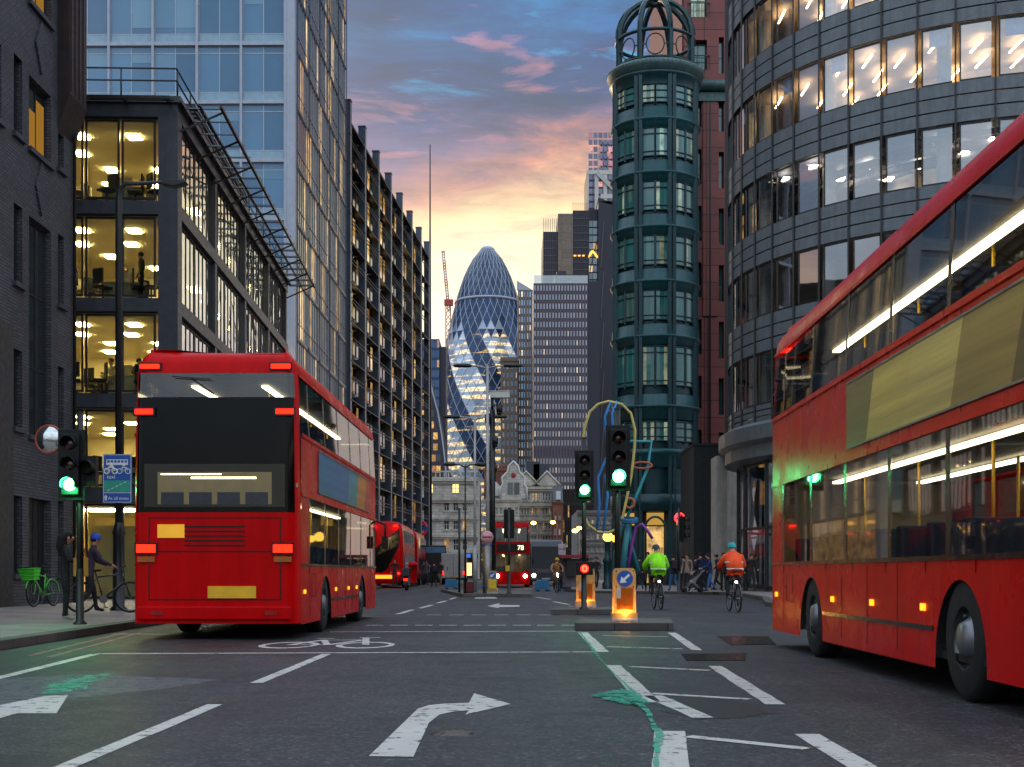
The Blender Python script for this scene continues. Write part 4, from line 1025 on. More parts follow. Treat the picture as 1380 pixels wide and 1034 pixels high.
    dome.build('dome_glazing', [floors_glass('dome glass', '#222f44', '#42536b', .9)], b, weld=False)
    lat.build('lattice', [mat('white lattice', '#b4bcc8', .5)], b, weld=False)
    q = MB(); q.lathe([(rad(149.5)+.3,148.6),(rad(149.5)+.9,149),(rad(149.5)+.9,149.8),(rad(149.5)+.2,150.2)], 48); q.build('collar', K['pale_steel'], b); q = MB(); q.lathe([(3.9,178.2),(4.1,178.8),(2.6,180.2),(.1,180.8)], 24); q.build('cap', K['pale_steel'], b)
    # blue block and the sloping lit block
    d = 640; b, W, H = grid_tower('blue_glass_block', 'plain blue glass block left of the bullet shaped tower', d, 560, 592, 457, 20, [pane('deep blue glass', '#1f4f86', .05, c2='#3f78b0')], mat('blue frame', '#27486e', .4), 10, 24, gapx=.12, gapz=.25, z_lo=50, cat='building')
    q = MB(); q.box(W, W+3, 3, 20, 0, h(466,d)); q.build('side_wing', K['dark_panel'], b)
    d = 470; b = thing('sloping_block', 'dark block with amber lit floors and a sloping silver edge', 'building', (u(560,d), d, 0)); o = u(560,d)
    ed = [(577,500),(583,530),(590,556),(595,585),(599,615),(602,650),(604,790)]
    E = [(u(x,d)-o, h(y,d)) for x, y in ed]
    m = MB(); m.plate([(0,0)]+[E[-1]]+E[-2::-1]+[(0,E[0][1])], 0, 25); m.build('body', K['dark_panel'], b)
    q = MB(); q.tube([(x, -.3, z) for x, z in E], .28, 6); q.build('silver_edge', K['pale_steel'], b)
    items = []
    for k in range(9):
        z = h(652,d)+k*3.9; xe = [x for (x, zz) in E if zz >= z][-1]
        for j in range(6):
            q = MB(); xx = xe-1.4-j*1.7; q.box(xx-1.5, xx, -.12, .02, z, z+2.4); items.append(q)
    add_windows(b, items, [pane('amber floor glass', '#2a2a30', .75, ('#e09030', '#ffc060'), .85)])
    # crane
    d = 900; c = thing('tower_crane', 'red and white tower crane with its jib raised, behind the bullet shaped tower', 'crane', (u(604,d), d, 0)); o = u(604,d)
    j = MB(); A, B = Vector((u(605,d)-o,0,h(420,d))), Vector((u(597,d)-o,0,h(338,d))); nrm = Vector((.8,0,.08))
    rd_, wh_ = MB(), MB(); n = 22
    for i in range(n):
        p0, p1 = A+(B-A)*i/n, A+(B-A)*(i+1)/n; t_ = rd_ if (i // 3) % 2 else wh_
        for s_ in (-1, 1): t_.bar(p0+nrm*s_, p1+nrm*s_, .55)
        t_.bar(p0+nrm, p1-nrm, .35); t_.bar(p0-nrm, p1+nrm, .35)
    rd_.merge(wh_) if False else None
    red, whi = mat('crane red', '#b8453c', .5), mat('crane white', '#c9b8bd', .5)
    nn = len(rd_.f); rd_.merge(MB()); rd_.add([], []); k = len(rd_.f)
    rd_.v += []; off = len(rd_.v); rd_.v += wh_.v; rd_.f += [[off+q for q in f] for f in wh_.f]; rd_.m += [1]*len(wh_.f); rd_.sm += wh_.sm
    rd_.build('jib', [red, whi], c, weld=False)
    tw = MB()
    for sx in (-1.6, 1.6): tw.bar((sx,0,0), (sx,0,h(405,d)), .6)
    for i in range(40): z = i*4.5; tw.bar((-1.6,0,z), (1.6,0,z+4.5), .4); tw.bar((1.6,0,z), (-1.6,0,z+4.5), .4)
    tw.box(-2.6, 3.4, -1.5, 1.5, h(412,d), h(404,d)); tw.build('tower', [red], c, weld=False)
skyline()

# ------------------------------------------------------------------ old stone terrace at the far end of the street
def masonry(name, label, d, px0, px1, ptop, depth, wall, floors, cols, glassm=None, cornices=(), sill=True, trim='white_trim', rz=0.0, mull=1, extra_ops=()):
    """floors: (py_top, py_bottom) per row; cols: (px_left, px_right) per column, in photo measure at distance d"""
    x0, x1, H = u(px0, d), u(px1, d), h(ptop, d); o = x0
    b = thing(name, label, 'building', (x0, d, 0), rz); W = x1-x0
    ops = [(u(c0,d)-o, u(c1,d)-o, h(f1,d), h(f0,d)) for f0, f1 in floors for c0, c1 in cols]+[(u(a,d)-o, u(b_,d)-o, h(e,d), h(c_,d)) for a, b_, c_, e in extra_ops]
    ops = [(max(.05,a), min(W-.05,b_), max(.12,c_), min(H-.05,e)) for a, b_, c_, e in ops if b_ > .1 and a < W-.1]
    m = MB(); wall_open(m, 0, W, 0, H, ops, 0, .35); m.box(0, W, .36, depth, 0, H-.02, 0); m.box(0, W, 0, .36, H-.019, H, 0); m.box(0, .001, 0, .36, 0, H-.03); m.box(W-.001, W, 0, .36, 0, H-.03)
    m.build('wall', [wall], b)
    for py, dep, hh in cornices:
        c = MB(); z = h(py, d); c.box(-.12, W+.12, -dep, -.003, z-hh, z); c.box(-.06, W+.06, -dep*.6, -.003, z-hh*1.8, z-hh); c.build('cornice', [wall], b)
    items = [win(a, b_, z0, z1, .2, bx=[a+(b_-a)*(i+1)/(mull+1) for i in range(mull)], bz=[(z0+z1)/2], fr=.09, bar=.06) for a, b_, z0, z1 in ops]
    ws = add_windows(b, items, [glassm or K['stone_window'], K[trim]])
    if sill:
        for wv, (a, b_, z0, z1) in zip(ws, ops):
            s = MB(); s.box(a-.12, b_+.12, -.14, .2, z0-.16, z0-.003); s.build('sill', [wall], wv)
    return b, W, H
def terrace():
    d = 190
    cols = [(577,582),(598,605.5),(610.5,618),(622.5,630)]
    b, W, H = masonry('stone_building', 'pale stained corner building of portland stone with pairs of sash windows', d, 540, 644, 643, 22, K['portland'], [(675,689),(700,714),(726,742)], [(552,559),(565,572)]+cols, cornices=((645,.5,.4),(671,.55,.4),(697,.35,.3),(721,.45,.35),(744,.5,.4)))
    x = u(540,d); ops = []
    for c0, c1 in ((578,583),(610,618)):
        q = MB(); q.box(u(c0,d)-x, u(c1,d)-x, -.03, .05, h(664,d), h(653,d)); lw = q.build('lit_window', [K['lit_window']], b)
        f = MB(); f.box(u(c0,d)-x-.1, u(c1,d)-x+.1, -.12, -.031, h(664,d)-.15, h(664,d)); f.box((u(c0,d)+u(c1,d))/2-x-.04, (u(c0,d)+u(c1,d))/2-x+.04, -.06, -.031, h(664,d), h(653,d)); f.bar((u(c0,d)-x,-.05,h(658.5,d)), (u(c1,d)-x,-.05,h(658.5,d)), .07); f.build('sash', [K['white_trim']], lw)
    g = MB(); g.box(.5, W-.2, -.3, -.01, .12, h(752,d), 0); g.box(.2, W, -1.2, -.02, h(752,d), h(746,d), 1); g.build('shopfront', [K['black_metal'], K['hoarding']], b)
    s = MB(); s.box(4.0, W-1, -1.25, -1.201, h(752.2,d)+.05, h(746,d)-.08); s.build('fascia_light', [lamp('blue shop fascia', '#3a6ad0', .9)], b)
    for i in range(4): q = MB(); q.box(4.5+i*1.5, 5.6+i*1.5, -.34, -.302, .6, 2.4); q.build('shop_window', [K['shop_light']], b)
    p = MB()
    for i in range(18): p.box(W*i/18, W*i/18+.18, .1, .3, H, H+.7)
    p.box(0, W, .05, .35, H+.7, H+.9); p.ball((W-.4,.4,H+1.4), (.35,.35,.6)); p.build('parapet', [K['portland']], b)
    # corner return, lit from the side street
    sd = MB(); L_ = 16
    sd.box(W+.0, W+.12, .4, .8, 0, H); sd.build('corner_quoin', [K['portland']], b)
    # mansard and gable block
    b, W, H = masonry('gabled_building', 'dark roofed pale stone building with an ornate curved gable', 202, 655, 700, 672, 18, K['cream_stone'], [(684,694),(703,714),(722,733),(740,750)], [(667,671),(673,677),(679,683),(687,691),(694,698)], cornices=((672,.3,.3),(698,.3,.3),(736,.4,.3)))
    x = u(655,202); r_ = MB(); r_.add([(0,0,H),(W,0,H),(W,8,H),(0,8,H),(1,3,H+3.6),(W-1,3,H+3.6),(W-1,6,H+3.6),(1,6,H+3.6)], [(0,1,5,4),(1,2,6,5),(2,3,7,6),(3,0,4,7),(4,5,6,7)])
    ro = r_.build('roof', [K['slate']], b)
    for cxp, wd in ((676,1.1),(692,.9),(660,.9)): 
        q = MB(); xx = u(cxp,202)-x; q.box(xx-wd, xx+wd, 1.5, 3, H, H+4.6); q.box(xx-wd-.15, xx+wd+.15, 1.35, 3.15, H+4.3, H+4.7)
        for i in range(4): q.cyl((xx-wd+.3+i*(wd*2-.6)/3,2.2,H+4.7), (xx-wd+.3+i*(wd*2-.6)/3,2.2,H+5.4), .16)
        q.build('chimney', [K['red_brick']], ro)
    for cxp in (683, 668):
        q = MB(); xx = u(cxp,202)-x; q.plate([(xx-.7,H+.2),(xx+.7,H+.2),(xx+.7,H+1.9),(xx,H+2.6),(xx-.7,H+1.9)], .4, 2); q.box(xx-.45, xx+.45, .36, .41, H+.4, H+1.7); q.build('dormer', [K['white_trim']], ro)
    g = MB(); gx = u(692,202)-x; zz = [(-2,0),(-2,1.6),(-1.6,2.2),(-1.7,3.2),(-.9,4.0),(-.7,4.9),(0,5.6),(.7,4.9),(.9,4.0),(1.7,3.2),(1.6,2.2),(2,1.6),(2,0)]
    g.plate([(gx+a, H+z) for a, z in zz], -.25, .1, 0); g.tube([(gx+a, -.3, H+z) for a, z in zz], .16, 6, 1); g.box(gx-.9, gx-.1, -.3, -.251, H+.6, H+2.4, 2); g.box(gx+.1, gx+.9, -.3, -.251, H+.6, H+2.4, 2); g.ball((gx,-.3,H+3.5), (.35,.12,.4), mi=3)
    g.build('gable', [K['portland'], K['white_trim'], K['stone_window'], mat('red plaque', '#a02030')], b)
    b, W, H = masonry('cream_building', 'tall cream stone building with two small pediments on its roofline', 210, 700, 745, 655, 20, K['cream_stone'], [(681,694),(703,714),(721,733),(738,748)], [(702,705),(706,709),(710,713),(716,719),(720,723),(724,727),(731,734),(735,738),(739,742)], cornices=((656,.5,.4),(679,.5,.4),(699,.5,.4),(718,.4,.3),(735,.5,.4)), mull=0, extra_ops=[(a, a+3, 664, 675) for a in (703,707,711,717,721,725,731,735,739)])
    x = u(700,210)
    for cxp in (709, 737):
        q = MB(); xx = u(cxp,210)-x; q.plate([(xx-1.9,H),(xx+1.9,H),(xx,H+2.1)], -.4, .6); q.tube([(xx-2.1,-.45,H),(xx,-.45,H+2.25),(xx+2.1,-.45,H)], .2, 6); q.build('pediment', [K['cream_stone']], b)
    q = MB(); q.box(.5, W-1, 3, 9, H, H+2.6); q.box(1, 3.2, 2, 4, H, H+4.0); q.box(W-3, W-.5, 2, 5, H, H+3.6); q.build('roof', [K['slate']], b)
    g = MB(); g.box(.2, W, -.4, -.01, .12, h(757,210)); g.build('shopfront', [K['hoarding']], b)
    b, W, H = masonry('brown_brick_house', 'narrow brown brick house beside the cream stone building', 205, 745, 759, 676, 14, K['red_brick'], [(693,701),(712,721),(733,742)], [(747.5,750),(753,755.5)], cornices=((676,.2,.2),), mull=0)
    r_ = MB(); r_.add([(0,0,H),(W,0,H),(W,9,H),(0,9,H),(0,3,H+2.4),(W,3,H+2.4)], [(0,1,5,4),(2,3,4,5),(1,2,5),(3,0,4)]); r_.build('roof', [K['slate']], b)
    q = MB(); q.box(.5, 1.2, -.06, .3, H+.3, H+1.6); q.build('dormer', [K['white_trim']], b)
    grid_tower('dark_glass_block', 'low dark green glass office behind the brown brick house', 230, 752, 800, 659, 24, [pane('dark green glass', '#1f2d2c', .12, ('#ffb860', '#ffd898'), .5, c2='#364644')], mat('dark green frame', '#2c3a38', .4), 22, 6, gapx=.16, gapz=.2, cat='building')
    masonry('grey_stone_block', 'grey limestone block with lit windows behind the traffic island', 165, 778, 840, 688, 16, K['grey_stone'], [(700,706),(719,727),(736,744),(752,760)], [(783,787),(789.5,794),(797,801),(804,808),(811,815),(818,822)], glassm=pane('limestone window', '#3a3f40', .45, ('#f0c070', '#ffe0a0'), .7), cornices=((688,.3,.3),(711,.2,.2),(732,.2,.2)), mull=1)
terrace()
# ------------------------------------------------------------------ buses
K['bus_red'] = mat('glossy bus red', '#c00105', .30, var=.10, scale=.9, coat=.0, streak=.22, spec=.10)
K['bus_black'] = mat('gloss black trim', '#0b0c0e', .2, var=.1, spec=.4)
K['bus_glass'] = glass('tinted bus glass', (.30, .32, .32), .08, .02, .05, .35, .32)
K['bus_floor'] = mat('bus floor', '#3a3d48', .7)
K['black_glass'] = mat('black glazed panel', '#060708', .10, var=.3, scale=1.5, spec=.22)
K['bus_ceiling'] = mat('bus ceiling', '#4e4a44', .7)
K['bus_lining'] = mat('bus lining', '#9a9482', .6)
K['seat'] = mat('bus seat moquette', '#27385f', .9, var=.3, scale=12)
K['yellow_pole'] = mat('yellow handrail', '#c8a01e', .4)
K['rubber'] = mat('black rubber', '#0d0d0e', .8)
K['hub'] = mat('grey wheel hub', '#77787c', .4, .6)
K['bus_strip'] = lamp('warm saloon light', '#ffe7b8', 11)
K['tail_red'] = lamp('red tail lamp', '#ff1608', 6)
K['tail_amber'] = lamp('amber side lamp', '#ff8a1c', 2.5)
K['head_white'] = lamp('white headlamp', '#fff2d0', 40)
K['plate_yellow'] = mat('yellow number plate', '#e0a818', .5)
def advert(name, cols):
    """a printed side poster: soft blocks of colour running along the bus"""
    m, t, out = newmat(name); tc = t.n('ShaderNodeTexCoord').outputs['Object']
    sp = t.n('ShaderNodeSeparateXYZ', Vector=tc)
    f = t.math('ADD', t.math('MULTIPLY', t.math('SUBTRACT', sp.outputs[0], 1.6), .125), t.math('MULTIPLY', sp.outputs[2], -.06))
    n = len(cols); col = t.ramp(f, [(i/n, lin(c)) for i, c in enumerate(cols)], 'CONSTANT')
    col = t.mix(.8, col, t.ramp(t.noise(t.n('ShaderNodeMapping', Vector=tc, Scale=(.12, 1, 5)).outputs[0], 1.5, 7, .65), [(.3, (.45,)*3), (.7, (1.5,)*3)]), 'MULTIPLY')
    b = t.n('ShaderNodeBsdfPrincipled', Base_Color=col, Roughness=.35); t.l(b.outputs[0], out.inputs[0]); return m
def bus(name, label, loc, rz, ad_cols, L=10.6, panes_u=5, rear='black', number=None, group='red double deck buses', ad_span=(.18, .86), seats=True, lit=True, ad_wide=True):
    Wd, Hh, r = 2.5, 4.36, .24
    b = thing(name, label, 'bus', loc, rz, group)
    # plan outline: s runs from the middle of the tail round the right side, front, left side
    half = Wd/2; arc = math.pi*r/2; seg = [half-r, arc, L-2*r, arc, Wd-2*r, arc, L-2*r, arc, half-r]; PER = sum(seg)
    def pt(s, inset=0.0):
        s %= PER
        cs = [((0,0),(0,-1)), None, ((r,-half),(1,0)), None, ((L,-half+r),(0,1)), None, ((L-r,half),(-1,0)), None, ((0,half-r),(0,-1))]
        cen = {1: (r,-half+r,math.pi), 3: (L-r,-half+r,1.5*math.pi), 5: (L-r,half-r,0), 7: (r,half-r,.5*math.pi)}
        for i, l in enumerate(seg):
            if s <= l+1e-9:
                if i in cen:
                    cx, cy, a0 = cen[i]; a = a0+s/r; rr_ = max(.02, r-inset); return (cx+rr_*math.cos(a), cy+rr_*math.sin(a))
                (x, y), (dx, dy) = cs[i]; x += dx*s; y += dy*s
                if i in (0, 8): x += inset
                elif i == 2: y += inset
                elif i == 4: x -= inset
                else: y -= inset
                return (x, y)
            s -= l
        return pt(0, inset)
    sR = lambda x: half-r+arc+(x-r); sL = lambda x: PER-sR(x)
    def span(s0, s1):
        br = [0]; 
        for i, l in enumerate(seg):
            n = 5 if i in (1,3,5,7) else 1
            br += [br[-1]+l*k/n for k in range(1, n+1)] if False else [sum(seg[:i])+l*(k+1)/n for k in range(n)]
        full = br+[PER+q for q in br]+[-PER+q for q in br]
        return [s0]+sorted({q for q in full if s0+1e-4 < q < s1-1e-4})+[s1]
    def ins(z): return 0.0 if z < 3.1 else .05*(z-3.1)
    def patch(mb, s0, s1, z0, z1, mi=0, off=0.0, zs=None, smooth=True):
        S = span(s0, s1); Zs = zs or [z0, z1]; vs = [(*pt(q, ins(z)-off), z) for z in Zs for q in S]; k = len(S)
        mb.add(vs, [(a*k+i, a*k+i+1, (a+1)*k+i+1, (a+1)*k+i) for a in range(len(Zs)-1) for i in range(k-1)], mi, smooth)
    m = MB()
    # skirt with wheel arches
    wx = (2.75, L-2.65) if L > 9 else (2.3, L-2.3); wr = .62
    for side in (sR, sL):
        xs = [r, wx[0]-wr, wx[0]+wr, wx[1]-wr, wx[1]+wr, L-r]
        for i in (0, 2, 4):
            a, c = sorted((side(xs[i]), side(xs[i+1]))); patch(m, a, c, .22, 1.12)
        for x in wx:
            N = 18; y = pt(side(x))[1]
            vs, fs = [], []
            for i in range(N+1):
                t_ = math.pi*i/N; vs += [(x-wr*math.cos(t_), y, .30+.68*math.sin(t_)*.95), (x-wr*math.cos(t_), y, 1.12)]
            m.add(vs, [(2*i, 2*i+2, 2*i+3, 2*i+1) for i in range(N)], 0)
            vs2 = []
            for i in range(N+1):
                t_ = math.pi*i/N; yy = y-.5*(1 if y > 0 else -1); vs2 += [(x-wr*math.cos(t_), y, .30+.68*math.sin(t_)*.95), (x-wr*math.cos(t_), yy, .30+.68*math.sin(t_)*.95)]
            m.add(vs2, [(2*i, 2*i+2, 2*i+3, 2*i+1) for i in range(N)], 2)
    aR, aL = sR(r), sL(r)-PER; fR, fL = sR(L-r), sL(L-r)
    patch(m, aL, aR, .24, 1.9); patch(m, fR, fL, .22, 1.05)
    band = (2.2, 3.08); roof_z = [3.98, 4.12, 4.24, 4.32, 4.36]
    patch(m, aR, fR, band[0], band[1]); patch(m, fL, sL(r), band[0], band[1]); patch(m, aL+.18, aR-.18, 1.9, 3.62, 5); patch(m, aL, aL+.18, 1.9, 3.62, 0); patch(m, aR-.18, aR, 1.9, 3.62, 0)
    patch(m, fR, fL, 2.25, 3.05)
    # roof shell
    S = span(0, PER)[:-1]; k = len(S); offs = [.0, .02, .09, .24, .60]
    rv = [(*pt(q, ins(3.98)+o_), z) for o_, z in zip(offs, roof_z) for q in S]
    m.add(rv, [(a*k+i, a*k+(i+1) % k, (a+1)*k+(i+1) % k, (a+1)*k+i) for a in range(len(offs)-1) for i in range(k)]+[tuple((len(offs)-1)*k+i for i in range(k))], 0, True)
    # pillars in both window bands (dark)
    un = panes_u; ux = [1.0+(L-2.2)*i/un for i in range(un+1)]; lx = [1.0+(L-2.2)*i/(un-0) for i in range(un+1)]
    for side in (sR, sL):
        for x in ux: a, c = sorted((side(x-.05), side(x+.05))); patch(m, a, c, 3.08, 3.98, 1)
        for x in lx: a, c = sorted((side(x-.06), side(x+.06))); patch(m, a, c, 1.12, 2.2, 1)
        a, c = sorted((side(r), side(.95))); patch(m, a, c, 1.12, 2.2, 0)
    patch(m, aL, aL+.16, 3.62, 3.98, 0); patch(m, aR-.16, aR, 3.62, 3.98, 0)
    m.box(.5, L-.5, -1.12, 1.12, 3.945, 3.965, 4); m.box(.5, L-.3, -1.2, 1.2, 2.235, 2.25, 4)
    m.box(.1, L-.1, -1.2, 1.2, .3, .36, 2); m.box(3.6, L-3.6, -1.2, 1.2, .2, .299, 2); m.box(.1, L-.4, -1.22, 1.22, 2.28, 2.34, 3)  # low block between the axles added to deepen the shade underneath
    # black underside and panel joints
    for x in [1.0+(L-2)*i/7 for i in range(8)]:
        for y in (-half-.003, half+.003): m.box(x-.006, x+.006, y-.002, y+.002, 1.0, 1.12, 1)
    # panel seams, rub rail, fuel flap and side marker lamps
    for s_ in (-1, 1):
        yy = s_*half
        for x in [1.05+(L-2.2)*i/8 for i in range(9)]:
            if min(abs(x-w_) for w_ in wx) > .7: m.box(x-.005, x+.005, yy-.004, yy+.004, .30, 1.08, 1)
        for x in [1.2+(L-2.4)*i/6 for i in range(7)]: m.box(x-.005, x+.005, yy-.004, yy+.004, 2.24, 2.29, 1); m.box(x-.005, x+.005, yy-.004, yy+.004, 2.985, 3.04, 1)
        a_, c_ = wx[0]+wr+.05, wx[1]-wr-.05; m.box(a_, c_, yy-.012, yy+.012, .52, .56, 1)
        m.box(1.25, 1.65, yy-.006, yy+.006, .62, .63, 1); m.box(1.25, 1.65, yy-.006, yy+.006, .98, .99, 1); m.box(1.25, 1.26, yy-.006, yy+.006, .63, .98, 1); m.box(1.64, 1.65, yy-.006, yy+.006, .63, .98, 1)
    m.build('body', [K['bus_red'], K['bus_black'], K['rubber'], K['bus_lining'], K['bus_ceiling'], K['black_glass']], b)
    ln = MB()
    for side in (sR, sL):
        a, c = sorted((side(r), side(L-r))); patch(ln, a, c, 3.05, 3.11, 0, .018); patch(ln, a, c, 2.16, 2.22, 0, .018); patch(ln, a, c, 1.10, 1.14, 1, .018); patch(ln, a, c, 3.955, 3.995, 0, .018)
    ln.build('trim_strip', [K['bus_red'], K['bus_black']], b)
    # glazing: one part per pane
    for side in (sR, sL):
        for xs, z0, z1 in ((ux, 3.08, 3.98), (lx, 1.12, 2.2)):
            for x0, x1 in zip(xs[:-1], xs[1:]):
                q = MB(); a, c = sorted((side(x0+.05), side(x1-.05))); patch(q, a, c, z0, z1, 0, -.004); q.build('window', [K['bus_glass']], b)
        q = MB(); a, c = sorted((side(r), side(ux[0]-.05))); patch(q, a, c, 3.08, 3.98, 0, -.004); q.build('window', [K['bus_glass']], b)
        q = MB(); a, c = sorted((side(ux[-1]+.05), side(L-r))); patch(q, a, c, 3.08, 3.98, 0, -.004); q.build('window', [K['bus_glass']], b)
        q = MB(); a, c = sorted((side(lx[-1]+.06), side(L-r))); patch(q, a, c, 1.12, 2.2, 0, -.004); q.build('window', [K['bus_glass']], b)
    q = MB(); patch(q, aL+.16, aR-.16, 3.62, 3.98, 0, .004); q.build('rear_window', [K['bus_glass']], b)
    q = MB(); patch(q, fR, fL, 3.05, 3.98, 0, .0); q.build('upper_windscreen', [K['bus_glass']], b)
    q = MB(); patch(q, fR, fL, 1.05, 2.25, 0, .0); q.build('windscreen', [K['bus_glass']], b)
    # side posters
    am = advert('side poster', ad_cols)
    for side in (sR, sL):
        q = MB(); a, c = sorted((side(L*ad_span[0]), side(L*ad_span[1]))); patch(q, a, c, 2.30, 2.98, 0, .012)
        po = q.build('side_poster', [am], b)
        q = MB()
        for zz in (2.29, 2.97): patch(q, a, c, zz, zz+.02, 0, .02)
        q.build('poster_rail', [K['hub']], po)
    # tail: lower rear window, engine cover joints, lamps, plate
    q = MB(); patch(q, aL+.34, aR-.34, 1.98, 2.62, 0, .012); q.build('lower_rear_window', [glass('rear window glass', (.6,.6,.55), .05) if 'rear window glass' not in bpy.data.materials else bpy.data.materials['rear window glass']], b)
    q = MB(); q.box(-.010, .02, -.85, .85, 2.02, 2.5); lp = q.build('lit_interior_panel', [mat('glowing saloon panel', '#8f8260', .7, var=.5, scale=1.4, emit='#ffdca0', es=.07) if 'glowing saloon panel' not in bpy.data.materials else bpy.data.materials['glowing saloon panel']], b)  # flat panel with a faint glow added, standing for the lit saloon inside
    q = MB(); q.box(-.0117, -.0101, -.62, .35, 2.40, 2.425); q.box(-.0117, -.0101, -.1, .8, 2.46, 2.475); q.build('light_tube', [K['bus_strip']], lp)
    q = MB()
    for i in range(4): q.box(-.0115, -.0101, -.80+i*.42, -.46+i*.42, 2.02, 2.20)
    q.build('seat_tops', [K['seat']], lp)
    q = MB(); q.box(-.02, .01, -.62, .10, .62, .80); q.build('number_plate', [K['plate_yellow']], b)
    e = MB()
    for z in (1.82, 1.32, .60): e.box(-.006, .01, -.98, .98, z-.008, z+.008)
    for y in (-.98, .98): e.box(-.006, .01, y-.008, y+.008, .60, 1.82)
    for k_ in range(5): e.box(-.008, .01, -.45, .45, 1.40+k_*.07, 1.42+k_*.07)
    e.build('engine_cover', [K['bus_black']], b)
    bd = MB(); bd.box(-.02, .01, .45, .85, 1.52, 1.72); bd.build('route_card', [mat('yellow route card', '#c89a20', .5, emit='#ffb020', es=.3) if 'yellow route card' not in bpy.data.materials else bpy.data.materials['yellow route card']], b)
    if rear != 'plain':
        for s_ in (-1, 1):
            for (y, z, hw, hh_) in ((1.02, 1.36, .14, .06), (1.05, 3.40, .13, .035), (.98, 4.08, .14, .03)):
                q = MB(); q.box(-.035+(.05 if z > 4 else 0), -.021+(.16 if z > 4 else 0), s_*y-hw, s_*y+hw, z-hh_, z+hh_); lm = q.build('tail_lamp', [K['tail_red']], b)
                f = MB(); f.box(-.02+(.05 if z > 4 else 0), .02+(.05 if z > 4 else 0), s_*y-hw-.03, s_*y+hw+.03, z-hh_-.03, z+hh_+.03); f.build('lamp_bezel', [K['bus_black']], lm)
            q = MB(); q.box(-.03, .02, s_*1.02-.13, s_*1.02+.13, 1.16, 1.24); q.build('indicator', [mat('unlit amber lens', '#a0561a', .2)] if 'unlit amber lens' not in bpy.data.materials else [bpy.data.materials['unlit amber lens']], b)
    # nose: blind, lamps, wipers, mirror arms
    bl = MB(); bl.box(L-.02, L+.02, -.98, .98, 2.38, 2.9, 0); bo = bl.build('destination_blind', [K['bus_black']], b)
    if number:
        T = Matrix.Translation((L+.026, .62, 2.64)) @ Matrix(((0,0,1,0),(1,0,0,0),(0,1,0,0),(0,0,0,1)))
        tx = MB(); text_mb(tx, number, .44, T); tx.build('route_number', [lamp('blind lettering', '#fff0c0', 2.2)], bo)
    for s_ in (-1, 1):
        q = MB(); q.disc((L+.0, s_*.92, .78), .12, 16, .04, axis='x'); q.build('headlamp', [K['head_white']], b)
        q = MB(); q.tube([(L-.1, s_*1.2, 2.2), (L+.22, s_*1.42, 2.1), (L+.25, s_*1.42, 1.75)], .025, 6); q.box(L+.18, L+.26, s_*1.42-.07, s_*1.42+.07, 1.55, 1.83); q.build('wing_mirror', [K['bus_black']], b)
    # wheels
    for x in wx:
        for s_ in (-1, 1):
            y0 = s_*(half-.32); w_ = MB()
            prof = [(.25,.0),(.44,.0),(.49,.03),(.49,.25),(.44,.29),(.25,.29)]
            w_.lathe([(a, z if s_ > 0 else -z) for a, z in prof], 28, (x, y0, .49), axis='y')
            wo_ = w_.build('wheel', [K['rubber']], b)
            hb = MB(); hb.lathe([(.30, s_*.29),(.30, s_*.22),(.20, s_*.20),(.14, s_*.27),(.12, s_*.31),(.001, s_*.31)], 20, (x, y0, .49), axis='y')
            for k_ in range(8): a = k_*math.pi/4; hb.cyl((x+.24*math.cos(a), y0+s_*.2, .49+.24*math.sin(a)), (x+.24*math.cos(a), y0+s_*.24, .49+.24*math.sin(a)), .022, n=6)
            hb.build('hub', [K['hub']], wo_)
    for s_ in (-1, 1):
        for x in (.55, 3.9, 5.6, L-3.6):
            q = MB(); q.box(x-.06, x+.06, s_*half-.015, s_*half+.015, .68, .74); q.build('side_marker', [K['tail_amber']], b)
    q = MB(); q.cyl((-.03, .0, 3.66), (-.03, .35, 3.9), .012, n=6); q.cyl((-.035, .05, 3.88), (-.035, .62, 3.92), .008, n=5); q.build('rear_wiper', [K['rubber']], b)
    q = MB(); q.box(-.05, .01, -1.15, 1.15, .30, .50); q.build('rear_bumper', [K['bus_red']], b, bevel=.02)
    for s_ in (-1, 1):
        q = MB(); q.box(-.058, -.045, s_*.85-.09, s_*.85+.09, .37, .43); q.build('reflector', [mat('red reflector', '#8a0f12', .2, spec=.6)] if 'red reflector' not in bpy.data.materials else [bpy.data.materials['red reflector']], b)
    # saloon: lamps, seats, poles, stair wall
    if lit:
        for z, k_ in ((3.93, 1), (2.2, 1)):
            for y in (-.55, .55):
                q = MB(); q.box(1.0, L-1.2, y-.05, y+.05, z-.03, z); q.build('saloon_light', [K['bus_strip']], b)
    if seats:
        st = MB(); fwd = 0
        st.box(0, .42, -.36, .36, .38, .48); st.box(-.06, .04, -.36, .36, .481, 1.08); s0 = st.build('seat', [K['seat']], b, bevel=.03)
        first = True
        for dk in (.36, 2.34):
            for i in range(int((L-3)/.95)):
                for y in (-.80, .80):
                    q = s0 if first else s0.copy()
                    if not first: C.objects.link(q)
                    first = False; q.location = (1.4+i*.95, y, dk)
        pl = MB()
        for dk, tp in ((.36, 2.2), (2.34, 3.95)):
            for i in range(4): x = 2.0+i*(L-4)/3; pl.cyl((x,-.42,dk+.1), (x,-.42,tp), .018, n=6); pl.cyl((x+.6,.42,dk+.1), (x+.6,.42,tp), .018, n=6)
        pl.build('handrails', [K['yellow_pole']], b)
        sw = MB(); sw.box(L-3.6, L-2.2, .25, 1.15, .36, 2.28); sw.box(.35, .42, -1.15, 1.15, 1.0, 2.2); sw.build('stair_wall', [K['bus_lining']], b)
    return b
bus('double_deck_bus', 'red double deck bus seen from its black glazed tail on the left', (-4.43, 19.9, 0), R(90-.6), ['#2f5f8c', '#31608f', '#3f7f86', '#c27a2c', '#b53a2c', '#d8953a'], L=10.4)
